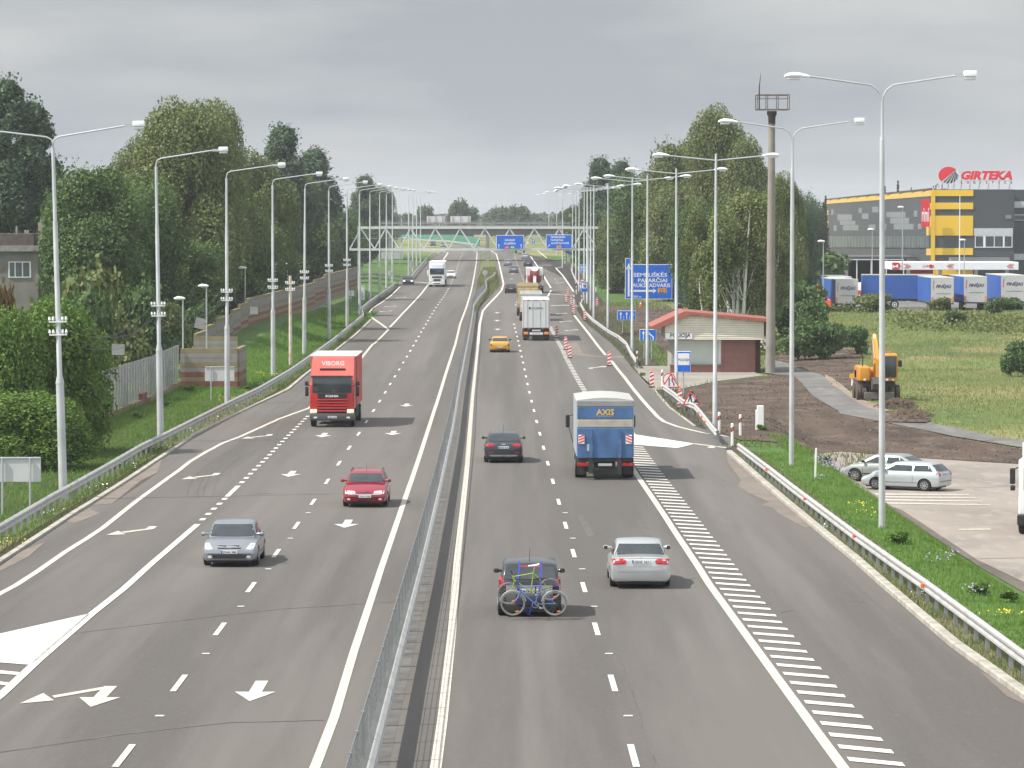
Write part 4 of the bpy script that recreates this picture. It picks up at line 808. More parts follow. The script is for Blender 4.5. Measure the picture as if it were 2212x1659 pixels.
bw(MB().box(X(1505)-.03,X(1505)+.03,Y0+.1,Y0+.16,Z(787),Z(735)), 'frame', WHITE, wf) if False else bw(MB().box(X(1553),X(1558),Y0+.1,Y0+.3,Z(787),Z(735)), 'window_frame', WHITE)
bw(MB().box(X(1558),X(1562.5),Y0-.05,Y0+.4,gz0,Z(731)), 'pilaster', BRICKR)
bw(MB().box(X(1460),X(1632),Y0-.5,Y0+.3,gz0-.3,gz0+.06), 'plinth', M('plinth', (.42,.4,.37), .9, var=.15))
# clapboard gable
gtop = [(1435.8,702),(1491,679.5),(1649.4,694)]; m = MB(); nb = 14; z_lo = Z(732.5); z_hi = Z(679.5)
def roof_x(z):       # x range of the gable at height z
    zl, za, zr = Z(702), Z(679.5), Z(694); xl = X(1435.8) if z < zl else X(1435.8)+(X(1491)-X(1435.8))*(z-zl)/(za-zl); xr = X(1649.4) if z < zr else X(1649.4)+(X(1491)-X(1649.4))*(z-zr)/(za-zr); return xl, xr
for i in range(nb):
    a, b = z_lo+(z_hi-z_lo)*i/nb, z_lo+(z_hi-z_lo)*(i+1)/nb-.022; xa, xb = roof_x(a); xc, xd = roof_x(b)
    m.add([(xa,Y0-.62,a),(xb,Y0-.62,a),(xd,Y0-.55,b),(xc,Y0-.55,b),(xa,Y0-.4,a),(xb,Y0-.4,a),(xd,Y0-.4,b),(xc,Y0-.4,b)],[(0,1,2,3),(7,6,5,4),(0,4,5,1),(3,2,6,7),(0,3,7,4),(1,5,6,2)])
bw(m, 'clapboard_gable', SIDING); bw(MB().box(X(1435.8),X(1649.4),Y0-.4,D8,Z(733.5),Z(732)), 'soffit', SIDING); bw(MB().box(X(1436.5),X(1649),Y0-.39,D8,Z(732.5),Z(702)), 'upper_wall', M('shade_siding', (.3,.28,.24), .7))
bw(MB().use(ROOFR).poly([(X(1405),Z(705)),(X(1478),Z(671.6)),(X(1491),Z(679)),(X(1413),Z(712))],'y',Y0-.9,D8+.5), 'roof_slope'); bw(MB().use(ROOFR).poly([(X(1478),Z(671.6)),(X(1664),Z(688.8)),(X(1664),Z(695.5)),(X(1491),Z(679))],'y',Y0-.9,D8+.5), 'roof_slope')
bw(MB().use(ROOFR).box(X(1655),X(1664),Y0-.8,Y0+5,Z(727),Z(694)), 'roof_flank'); bw(MB().box(X(1437),X(1494),Y0-.66,Y0-.63,Z(731.5),Z(719.5)), 'name_board', SWHITE); bw(MB().use(INK).text('POLICIJA',(X(1469),Y0-.665,Z(723.5)),.29,w=X(1491)-X(1447),bold=.025), 'lettering')
p = U(1664,807); r = empty('concrete_mast', (p.x,p.y,T(p.x,p.y)), 'very tall brown concrete mast with an open square frame on top', 'mast'); o0 = Vector(r.location); Y = p.y; xc = p.x
bw(MB().tube([(xc,Y,o0.z-.3),(xat(1666,Y),Y,zat(267,Y))],[.36,.24],16), 'shaft', POLEC, None, True); DK = M('weathered_iron', (.05,.045,.042), .7, .3, .3, 3)
bw(MB().tube([(xat(1666,Y),Y,zat(268,Y)),(xat(1666,Y),Y,zat(252,Y)),(xat(1666,Y),Y,zat(247,Y)),(xat(1666,Y),Y,zat(240,Y))],[.26,.27,.36,.36],12), 'collar', DK, None, True)
m = MB(); ua, ub, va, vb_ = 1632.5,1702,205.5,237
for yy in (Y-.9, Y+.9):
    for v in (va, vb_): m.beam((xat(ua,Y),yy,zat(v,Y)),(xat(ub,Y),yy,zat(v,Y)),.07)
    m.beam((xat(ua,Y),yy,zat(213,Y)),(xat(ub,Y),yy,zat(213,Y)),.035)
    for u in (ua,1655,1678,ub): m.beam((xat(u,Y),yy,zat(va,Y)),(xat(u,Y),yy,zat(vb_,Y)),.06)
for u in (ua,1655,1678,ub): m.beam((xat(u,Y),Y-.9,zat(vb_,Y)),(xat(u,Y),Y+.9,zat(vb_,Y)),.06)
bw(m, 'platform_frame', M('rusty_frame', (.16,.13,.11), .8, .2, .3, 3)); bw(MB().tube([(xat(1637,Y),Y-.9,zat(237,Y)),(xat(1637,Y),Y-.9,zat(190,Y)),(xat(1640,Y),Y-.9,zat(160,Y))],[.05,.045,.012],6), 'antenna', DK)
# ---------------------------------------------------------------- old house on the left
HY = 300.0; X = lambda u: xat(u,HY); Z = lambda v: zat(v,HY); HW = M('house_render', (.2,.185,.17), .9, var=.2, scale=.5)
r = empty('old_house', (X(20),HY,T(X(20),HY)), 'old grey rendered flat-roofed house half hidden by trees at the left edge', 'building'); o0 = Vector(r.location)
bw(MB().box(X(-60),X(83),HY,HY+9,o0.z-1,Z(543)), 'wall', HW); bw(MB().box(X(-60),X(86),HY-.4,HY+9.3,Z(543),Z(531)), 'parapet', M('parapet', (.24,.225,.21), .9, var=.2)); bw(MB().box(X(-60),X(70),HY+1,HY+8,Z(531),Z(505)), 'roof_block', M('roof_dark', (.09,.075,.065), .9, var=.3))
w_ = bw(MB().box(X(19),X(67.5),HY-.08,HY-.01,Z(600),Z(565)), 'window', WHITE)
for a, b in ((21.5,32),(34.5,48),(50.5,64)): bw(MB().box(X(a),X(b),HY-.1,HY-.085,Z(597),Z(567)), 'pane', WGL, w_)
for u, w, v in ((29,.12,488),(51,.35,497),(80,.3,480)): bw(MB().box(X(u)-w/2,X(u)+w/2,HY+2,HY+2.4,Z(533),Z(v)), 'chimney', M('chimney', (.3,.26,.23), .9, var=.2))
# ---------------------------------------------------------------- vehicles
def paint(name, col, metal=.0, rough=.32, coat=.6): return M(name, col, rough, metal, .05, 1.2, coat=coat)
def ring_at(y, hw, zb, zs, zc, rnd=1.):
    h = [(0,zb),(hw*.86,zb),(hw*.95,zb+.05*rnd),(hw*.99,zb+.16),(hw,(zb+zs)*.5+.04),(hw*.985,zs-.14),(hw*.94,zs-.045),(hw*.84,zs),(hw*.45,zs+(zc-zs)*.8)]
    return [(x,y,z) for x,z in h] + [(0,y,zc)] + [(-x,y,z) for x,z in h[:0:-1]]
def apply_bool(o, cutters):
    for c in cutters:
        md = o.modifiers.new('b','BOOLEAN'); md.object = c; md.operation = 'DIFFERENCE'; md.solver = 'EXACT'
    dg = bpy.context.evaluated_depsgraph_get(); dg.update(); me = bpy.data.meshes.new_from_object(o.evaluated_get(dg))
    o.modifiers.clear(); o.data = me
    for c in cutters: bpy.data.objects.remove(c)
    me.polygons.foreach_set('use_smooth', [True]*len(me.polygons)); me.set_sharp_from_angle(angle=math.radians(35))
def bvh_of(objs):
    v = []; f = []
    for o in objs:
        n = len(v); v += [p.co.copy() for p in o.data.vertices]; f += [[i+n for i in p.vertices] for p in o.data.polygons]
    return BVHTree.FromPolygons(v, f)
def decal(bv, pts, axis, sgn_, off=.008, cuts=3, thick=.012):
    """outline laid onto the bodywork: pts are (x,z) seen along y, or (y,z) seen along x"""
    bm = bmesh.new(); vs = [bm.verts.new((p[0], 0, p[1])) for p in pts]; bm.faces.new(vs); bmesh.ops.triangulate(bm, faces=bm.faces[:])
    for _ in range(cuts): bmesh.ops.subdivide_edges(bm, edges=[e for e in bm.edges if e.calc_length() > .1], cuts=1, use_grid_fill=True)
    bmesh.ops.triangulate(bm, faces=bm.faces[:])
    out = MB(); vv = []; lasth = None; miss = []
    for i, v in enumerate(bm.verts):
        a, z = v.co.x, v.co.z
        o, d = (Vector((a, sgn_*9, z)), Vector((0,-sgn_,0))) if axis == 'y' else (Vector((sgn_*5, a, z)), Vector((-sgn_,0,0)))
        h = bv.ray_cast(o, d, 14)[0]
        if h is None: miss.append(i); vv.append(None)
        else: vv.append(h - d*off)
    bm.verts.ensure_lookup_table(); bm.verts.index_update()
    for i in miss:
        c = bm.verts[i].co; best = None
        for j, w in enumerate(vv):
            if w is not None and j not in miss:
                dd = (bm.verts[j].co - c).length
                if best is None or dd < best[0]: best = (dd, w)
        if best is None: bm.free(); return out
        w = best[1]; vv[i] = Vector((c.x, w.y, c.z)) if axis == 'y' else Vector((w.x, c.x, c.z))
    out.add(vv, [[v.index for v in f.verts] for f in bm.faces]); bm.free(); return out
def wheel(parent, x, y, r, w, side, rim=RIM, dual=False):
    t = MB().tube([(-w/2,0,0),(-w/2+.03,0,0),(w/2-.03,0,0),(w/2,0,0)], [r*.93,r,r,r*.93], 24).build('wheel', RUB, parent, True); t.location = (x, y, r)
    m = MB(); o = side*(w/2+.004); m.disc((0,0), r*.62, 'x', o-.012*side, o+.004*side, 20)
    m.use(rim); m2 = MB(); m2.ring((0,0), r*.64, r*.55, 'x', o-.03*side, o+.014*side, 20); m2.disc((0,0), r*.16, 'x', o-.02*side, o+.018*side, 12)
    for k in range(7):
        a = 2*math.pi*k/7; m2.beam((o+.006*side, 0, 0), (o+.006*side, math.cos(a)*r*.58, math.sin(a)*r*.58), .05, .02, (1,0,0))
    m3 = MB().disc((0,0), r*.56, 'x', o-.012*side, o+.001*side, 20); m3.build('rim_shadow', BLACK, t) if False else None
    m2.build('rim', rim, t); return t
def plate(parent, x, y, z, s, txt, w=.52, h=.115):
    r = MB().use(PLATE).bbox(x-w/2, x+w/2, min(y, y+s*.014), max(y, y+s*.014), z-h/2, z+h/2, .004, 1)
    r.use(PBLUE).box(x-s*w*.5*-1-(.045 if s > 0 else 0), x-s*w*.5*-1+(.045 if s < 0 else 0), min(y, y+s*.018), max(y, y+s*.018), z-h/2+.004, z+h/2-.004) if False else None
    xb = x - w/2 + .003 if s < 0 else x + w/2 - .045
    r.use(PBLUE).box(xb, xb+.042, min(y, y+s*.018), max(y, y+s*.018), z-h/2+.006, z+h/2-.006)
    o = r.build('licence_plate', None, parent)
    if txt: MB().use(INK).text(txt, (x + (.02 if s < 0 else -.02), y+s*.017, z), h*.62, '-y' if s < 0 else '+y', w=w*.8, bold=.02).build('lettering', None, o)
    return o
def car(label, c, group=None):
    """c: L W H hood belt trunk, ws0 ws1 (windscreen base/top y), rg1 rg0 (rear glass top/base y), col ..."""
    Lh = c['L']/2; Wh = c['W']/2; H = c['H']; hd = c.get('hood', .82); bt = c.get('belt', .93); tk = c.get('trunk', .95); gb = c.get('zb', .2); P_ = c['paint']
    ws0, ws1, rg1, rg0 = c['ws0'], c['ws1'], c['rg1'], c['rg0']; nose = c.get('nose', .62); tail = c.get('tail', tk-.08)
    r = empty(c.get('name','car'), (0,0,0), label, c.get('cat','car'), group)
    st = [ring_at(Lh, Wh*.80, gb+.1, nose-.12, nose-.08), ring_at(Lh-.05, Wh*.91, gb+.04, nose-.03, nose+.02), ring_at(Lh-.22, Wh*.965, gb, nose+.04, nose+.08), ring_at(Lh-.55, Wh*.985, gb-.02, (nose+hd)/2+.05, (nose+hd)/2+.1),
          ring_at(ws0+.35, Wh, gb-.02, hd-.01, hd+.03), ring_at(ws0-.1, Wh, gb-.02, bt-.05, hd+.06), ring_at(ws1, Wh, gb-.02, bt, bt+.02), ring_at(rg1, Wh, gb-.02, bt+.01, bt+.03)]
    st += [ring_at(rg0+.12, Wh*.99, gb-.02, tk-.01, tk+.02)] if rg0 < rg1-.05 and rg0+.12 > -Lh+.35 else []
    st += [ring_at(-Lh+.32, Wh*.99, gb, min(tk,bt+.02)-.02, tk), ring_at(-Lh+.1, Wh*.975, gb+.02, tail-.02, tail+.02), ring_at(-Lh+.02, Wh*.945, gb+.06, tail-.08, tail-.06), ring_at(-Lh, Wh*.9, gb+.12, tail-.14, tail-.1)]
    body = MB().loft(st).build('body', P_, r, True)
    wr = c.get('wr', .31); wy = c.get('wy', (Lh-.85, -Lh+.85)); cut = []
    for y in wy:
        o = MB().cyl((-Wh-.2,y,wr), (-Wh+.28,y,wr), wr+.06, 24).build('x', BLACK); cut.append(o); o = MB().cyl((Wh-.28,y,wr), (Wh+.2,y,wr), wr+.06, 24).build('x', BLACK); cut.append(o)
    body.data.materials.append(BLACK); apply_bool(body, cut)
    tw = c.get('tw', .73)*Wh*1.02
    def gr(y, hb, ht, zt): 
        h = [(0,bt-.06),(hb,bt-.06),(hb+(ht-hb)*.25,bt+(zt-bt)*.22),(ht,zt-.055),(ht-.05,zt-.012),(ht*.6,zt+.012)]
        return [(x,y,z) for x,z in h]+[(0,y,zt+.022)]+[(-x,y,z) for x,z in h[:0:-1]]
    hb = Wh*.93; e = .02
    cab = MB().loft([gr(ws0,hb*.92,hb*.9,bt+.02), gr(ws0-(ws0-ws1)*.5,hb*.97,(hb+tw)/2*.96,(bt+H)/2+.03), gr(ws1,hb,tw,H-.03), gr(ws1-.35,hb,tw*1.01,H-.005), gr((ws1+rg1)/2,hb,tw*1.01,H), gr(rg1+.1,hb,tw,H-.01), gr(rg1,hb,tw*.985,H-.05), gr(rg1+(rg0-rg1)*.5-e,hb*.97,(hb+tw)/2*.96,(bt+H)/2), gr(rg0-e*2,hb*.93,hb*.9,bt+.0)]).build('roof', c.get('roofp', P_), r, True)
    bv = bvh_of([body, cab]); bc = bvh_of([cab]); bb = bvh_of([body])
    wb, wt = hb*.93, tw*.93
    zlo = bt + .05; zhi = H - .09
    decal(bc, [(-wb,zlo),(wb,zlo),(wt,zhi),(-wt,zhi)], 'y', 1, .02, 4).build('windscreen', GLASS, r, True)
    rz = c.get('rzlo', zlo); decal(bc, [(-wb*.96,rz),(wb*.96,rz),(wt*.98,zhi-.01),(-wt*.98,zhi-.01)], 'y', -1, .02, 4).build('rear_window', GLASS, r, True)
    for s in (1,-1):
        ym = (ws1+rg1)/2 + c.get('pil', .05); k0 = .12
        decal(bc, [(ws0-.3,bt+.03),(ws1-.1,H-.13),(ym+.05,H-.12),(ym+.05,bt+.03)], 'x', s, .006).build('side_window', GLASS, r, True)
        decal(bc, [(ym-.05,bt+.03),(ym-.05,H-.12),(rg1+.05,H-.14),(rg0+.25 if rg0 < rg1-.3 else rg1+.1,bt+.04)], 'x', s, .006).build('side_window', GLASS, r, True)
        if c.get('doorline', True):
            for yy in ((ws0-.25), ym, (rg1+.1 if c.get('d4',1) else None)):
                if yy is not None: decal(bb, [(yy-.008,gb+.15),(yy+.008,gb+.15),(yy+.008,bt-.06),(yy-.008,bt-.06)], 'x', s, .002, 2).build('door_gap', BLACK, r)
            decal(bb, [(ym+.1,bt-.13),(ym+.28,bt-.13),(ym+.28,bt-.1),(ym+.1,bt-.1)], 'x', s, .02, 1).build('door_handle', c.get('trim', P_), r)
            decal(bb, [(wy[0]-.4,gb+.2),(wy[1]+.4,gb+.2),(wy[1]+.4,gb+.25),(wy[0]-.4,gb+.25)], 'x', s, .012, 3).build('side_strip', c.get('strip', BLACK), r)
        mr_ = MB().loft([[(s*x, ws0-.28+dy+ry*math.cos(a), bt+.1+rz_*math.sin(a)) for a in [2*math.pi*k/10 for k in range(10)]] for x, dy, ry, rz_ in ((Wh-.12,0,.03,.03),(Wh-.03,0,.045,.045),(Wh+.01,0,.075,.075),(Wh+.1,0,.07,.07),(Wh+.13,0,.03,.04))])
        mo = mr_.build('door_mirror', c.get('mirp', P_), r, True); MB().bbox(min(s*Wh,s*(Wh+.11)),max(s*Wh,s*(Wh+.11)),ws0-.375,ws0-.36,bt+.045,bt+.155,.005,1).build('mirror_glass', GLASS, mo)
    for y in wy:
        for s in (1,-1): wheel(r, s*(Wh-.115), y, wr, .21, s, c.get('rim', RIM))
    # front
    for s in (1,-1):
        if 'hl' in c: decal(bb, [(s*a,z) for a,z in c['hl']], 'y', 1, .009).build('headlight', HEADON if c.get('lit') else HEADL, r, True)
        if 'tl' in c: decal(bv, [(s*a,z) for a,z in c['tl']], 'y', -1, .012).build('tail_light', REDL, r, True)
        if 'tlw' in c: decal(bv, [(s*a,z) for a,z in c['tlw']], 'y', -1, .016).build('reversing_light', HEADL, r, True)
        if 'fog' in c: decal(bb, [(s*c['fog'][0]+.07*math.cos(a), c['fog'][1]+.05*math.sin(a)) for a in [2*math.pi*k/10 for k in range(10)]], 'y', 1, .01, 1).build('fog_light', HEADL, r, True)
    for nm, mt in (('grille', BLACK), ('intake', BLACK), ('badge', CHR), ('grille_bar', CHR), ('bumper_strip', c.get('strip', BLACK))):
        if nm in c: 
            for q_ in c[nm]: decal(bb, q_, 'y', 1, .012 if nm in ('badge','grille_bar') else .006).build(nm, mt, r, True)
    for nm, mt in (('rear_strip', c.get('strip', BLACK)), ('rear_badge', CHR), ('boot_gap', BLACK), ('rear_valance', c.get('val', BLACK))):
        if nm in c:
            for q_ in c[nm]: decal(bv, q_, 'y', -1, .007).build(nm, mt, r, True)
    if 'fplate' in c: plate(r, 0, Lh+.004, c['fplate'][1], 1, c['fplate'][0])
    if 'rplate' in c: h = bb.ray_cast(Vector((0,-9,c['rplate'][1])), Vector((0,1,0)), 12)[0]; plate(r, 0, (h.y if h else -Lh)-.008, c['rplate'][1], -1, c['rplate'][0])
    if c.get('rails'):
        for s in (1,-1): MB().tube([(s*tw*.93,ws1-.2,H-.03),(s*tw*.95,ws1-.35,H+.03),(s*tw*.95,rg1+.25,H+.03),(s*tw*.93,rg1+.1,H-.03)],.015,6).build('roof_rail', c['rails'], r)
    if 'ant' in c: MB().tube([(0,c['ant'],H),(0,c['ant']-.12,H+.42)],[.008,.004],5).build('antenna', BLACK, r)
    r.scale = (.955,.95,.895)
    if c.get('under', True): MB().box(-Wh*.8,Wh*.8,-Lh+.25,Lh-.25,.14,gb+.1).build('underbody', BLACK, r)
    return r
def place(o, u, v, Lh, away=True, rz=None, dx=0):
    """nearest end of the vehicle stands at pixel u,v"""
    p = U(u, v, 0); y = p.y + Lh; x = p.x * y / p.y if False else p.x + dx; sl = (gz(y+2)-gz(y-2))/4
    if o.get('category') == 'lorry': o.scale = (.97,.95,.935)
    o.location = (x, y, T(x, y)+.022); h = 0 if away else math.pi
    o.rotation_euler = ((sl if away else -sl), 0, (h if rz is None else rz)); return o
def box_q(x0,x1,z0,z1): return [(x0,z0),(x1,z0),(x1,z1),(x0,z1)]
SIL = paint('silver_paint', (.5,.51,.52), .5); SILC = paint('silver_grey_paint', (.3,.32,.35), .55); REDP = paint('red_car_paint', (.3,.012,.03), .2); DKG = paint('dark_blue_grey_paint', (.045,.055,.07), .4); BLKP = paint('black_car_paint', (.03,.032,.036), .3)
YEL = paint('golden_paint', (.7,.38,.05), .35); WHT = paint('white_car_paint', (.72,.73,.73)); LSIL = paint('light_silver_paint', (.5,.54,.56), .5); GBL = paint('grey_blue_paint', (.2,.23,.28), .5)
# silver saloon coming towards the camera
c1 = dict(L=4.66,W=1.76,H=1.43,hood=.88,belt=.93,trunk=1.02,ws0=1.2,ws1=.45,rg1=-.95,rg0=-1.65,paint=SILC,nose=.68,wy=(1.38,-1.29),wr=.32,hl=[(.52,.62),(.76,.6),(.84,.68),(.8,.79),(.66,.8)],fog=(.62,.36),
  grille=[[(-.36,.62),(.36,.62),(.4,.74),(-.4,.74)]],grille_bar=[[(-.38,.675),(.38,.675),(.38,.695),(-.38,.695)],[(-.4,.735),(.4,.735),(.42,.76),(-.42,.76)],[(-.36,.6),(.36,.6),(.34,.615),(-.34,.615)]],badge=[[(.09*math.cos(a),.685+.04*math.sin(a)) for a in [k*math.pi/5 for k in range(10)]]],
  intake=[[(-.5,.3),(.5,.3),(.56,.42),(-.56,.42)]],fplate=('DNH 385',.52),tl=[(.5,.75),(.8,.75),(.8,.9),(.5,.92)],zb=.2)
o = car('grey-silver saloon driving towards the camera in the left carriageway, nearest oncoming car', c1); place(o, 494.6, 1228, 2.33, False)
# red estate
c2 = dict(L=4.66,W=1.75,H=1.42,hood=.88,belt=.95,trunk=1.05,ws0=1.15,ws1=.35,rg1=-1.75,rg0=-2.2,paint=REDP,nose=.64,wy=(1.4,-1.34),wr=.31,hl=[(.34,.6),(.74,.58),(.8,.63),(.76,.71),(.4,.69)],
  grille=[[(-.3,.62),(.3,.62),(.32,.68),(-.32,.68)]],grille_bar=[[(-.85,.545),(.85,.545),(.85,.57),(-.85,.57)]],badge=[[(-.05,.64),(.05,.64),(0,.7)]],intake=[[(-.45,.27),(.45,.27),(.5,.35),(-.5,.35)]],fplate=('TKO 569',.475),fog=(.62,.36),rails=BLACK,ant=.2,pil=.3)
o = car('dark red estate car with roof rails driving towards the camera', c2); place(o, 787, 1098.5, 2.33, False)
# dark estate, seen from behind
c3 = dict(L=4.72,W=1.84,H=1.47,hood=.88,belt=.99,trunk=1.06,ws0=1.25,ws1=.45,rg1=-1.75,rg0=-2.22,paint=DKG,tail=1.02,wy=(1.42,-1.4),wr=.34,zb=.25,tl=[(.42,.84),(.44,.97),(.74,.98),(.87,.93),(.87,.84),(.62,.79)],rplate=('FRN 414',.79),rails=CHR,
  boot_gap=[box_q(-.6,.6,.655,.665)],rear_strip=[box_q(-.74,-.5,.5,.54),box_q(.5,.74,.5,.54)],rear_valance=[[(-.62,.3),(.62,.3),(.68,.42),(-.68,.42)]],val=M('skid_plate', (.35,.36,.37), .4, .5),strip=REDL,rear_badge=[box_q(-.09,.09,.94,.97)],rzlo=1.1,ant=-1.5)
o = car('dark blue-grey estate car with silver roof rails, seen from behind', c3); place(o, 1087.5, 1002, 2.36)
# silver saloon, from behind
c4 = dict(L=4.8,W=1.8,H=1.43,hood=.86,belt=.95,trunk=1.03,ws0=1.25,ws1=.5,rg1=-.9,rg0=-1.6,paint=SIL,tail=1.0,wy=(1.42,-1.42),wr=.31,tl=[(.46,.79),(.84,.77),(.85,.96),(.5,.97),(.42,.88)],rplate=('GDZ 161',.87),boot_gap=[[(-.62,.965),(.62,.965),(.62,.972),(-.62,.972)],box_q(-.86,.86,.7,.706)],rear_badge=[box_q(-.05,.05,1.0,1.03)],rear_strip=[box_q(-.85,.85,.55,.575)],strip=M('bumper_strip', (.36,.37,.38), .5, .3),ant=None)
c4.pop('ant'); o = car('bright silver saloon seen from behind in the right lane, nearest of the lane', c4); place(o, 1384.5, 1275, 2.4)
# black people carrier with bikes
c5 = dict(L=4.25,W=1.75,H=1.56,hood=.95,belt=1.0,trunk=1.1,ws0=1.35,ws1=.6,rg1=-1.75,rg0=-2.02,paint=BLKP,tail=1.0,wy=(1.28,-1.3),wr=.32,zb=.25,tw=.8,tl=[(.68,.92),(.84,.9),(.84,1.15),(.72,1.18)],tlw=[(.7,.8),(.84,.8),(.84,.9),(.7,.9)],rplate=('BGK 01',.78),rear_strip=[box_q(-.3,.3,1.46,1.49)],strip=REDL,ant=-1.2,mirp=BLKP,rzlo=1.12,boot_gap=[box_q(-.7,.7,.62,.63)])
o = car('black people carrier with two bicycles strapped to its tailgate', c5); place(o, 1144.5, 1337.3, 2.12); MPV = o
# far and mid cars: same builder
def simple(label, u, v, away, spec, grp=None, Lh=2.1, **kw):
    s = dict(spec); s.update(kw); s['doorline'] = False; o = car(label, s, grp); place(o, u, v, Lh, away); return o
base = dict(L=4.3,W=1.74,H=1.44,hood=.86,belt=.95,trunk=1.04,ws0=1.15,ws1=.4,rg1=-1.5,rg0=-1.95,tail=.98,wy=(1.3,-1.3),wr=.31,tl=[(.55,.82),(.82,.82),(.82,1.0),(.6,1.0)],rplate=(None,.72),hl=[(.45,.56),(.78,.56),(.78,.7),(.5,.7)],intake=[box_q(-.5,.5,.3,.42)],grille=[box_q(-.4,.4,.56,.66)])
cy = dict(base, paint=YEL, H=1.42, tail=.98, rg1=-.95, rg0=-1.75, trunk=1.0, belt=.98, tl=[(.66,.6),(.83,.6),(.84,.85),(.76,.85)], rplate=('KTV 176',.5), boot_gap=[box_q(-.6,.6,.6,.607)], tw=.72, rear_valance=[box_q(-.6,.6,.25,.35)], mirp=BLACK)
o = simple('golden yellow rounded hatchback seen from behind beside the barrier', 1079.7, 762, True, cy); 
simple('white hatchback coming towards the camera beside the white lorry', 973.5, 601.7, False, dict(base, paint=WHT, H=1.4))
simple('dark saloon with bright headlamps entering from the left slip road', 881.2, 614.8, False, dict(base, paint=DKG, lit=True, L=4.5, rg0=-1.7, rg1=-1.0))
simple('dark car far away under the overpass on the left curve, left one', 935.3, 531.3, False, dict(base, paint=BLKP))
simple('grey car far away under the overpass on the left curve, right one', 958.5, 534.3, False, dict(base, paint=GBL))
simple('black hatchback behind the white trailer in the left lane going away', 1103.2, 634, True, dict(base, paint=BLKP, rplate=('HLV 02',.75)))
simple('silver-blue hatchback going away, nearer of the two beside the median', 1109.4, 590, True, dict(base, paint=GBL))
simple('silver saloon going away beside the median, farther of the two', 1097, 575, True, dict(base, paint=SILC))
simple('dark off-roader going away just beyond the cement mixer', 1140.5, 576.2, True, dict(base, paint=DKG, H=1.72, belt=1.1, trunk=1.2, wr=.36, W=1.84, tail=1.1, tl=[(.65,.9),(.86,.9),(.86,1.2),(.7,1.2)]))
simple('pale silver hatchback going away under the blue KAUNAS sign', 1134.7, 559.7, True, dict(base, paint=LSIL))
# parked cars in the lot
cg = dict(L=4.02,W=1.7,H=1.42,hood=.9,belt=.96,trunk=1.06,ws0=1.05,ws1=.35,rg1=-1.5,rg0=-1.92,paint=LSIL,tail=1.0,wy=(1.18,-1.28),wr=.3,tl=[(.6,.78),(.82,.78),(.82,.98),(.62,.98)],rplate=('ZOK 27',.86),hl=[(.5,.55),(.78,.55),(.78,.68),(.5,.68)],rear_strip=[box_q(-.7,.7,.46,.52)],strip=M('grey_strip', (.2,.21,.22), .6),mirp=BLACK,d4=0,pil=-.1)
o = car('light silver three-door hatchback parked nearer the grass in the lot', cg, 'cars parked in the lot'); p = U(1962,1062); o.location = (p.x,p.y+1.0,T(p.x,p.y+1)+.03); o.rotation_euler = (0,0,math.radians(61))
cg2 = dict(L=4.5,W=1.75,H=1.44,hood=.9,belt=.96,trunk=1.05,ws0=1.2,ws1=.4,rg1=-1.0,rg0=-1.75,paint=paint('sage_silver', (.33,.36,.34), .5),tail=1.0,wy=(1.36,-1.28),wr=.32,tl=[(.6,.78),(.82,.78),(.82,.98),(.62,.98)],hl=[(.5,.55),(.78,.55),(.8,.68),(.5,.68)],rim=CHR,mirp=BLACK)
o = car('greenish silver saloon parked behind the light silver hatchback', cg2, 'cars parked in the lot'); p = U(1925,1046); o.location = (p.x,p.y+1.6,T(p.x,p.y+1)+.03); o.rotation_euler = (0,0,math.radians(61))
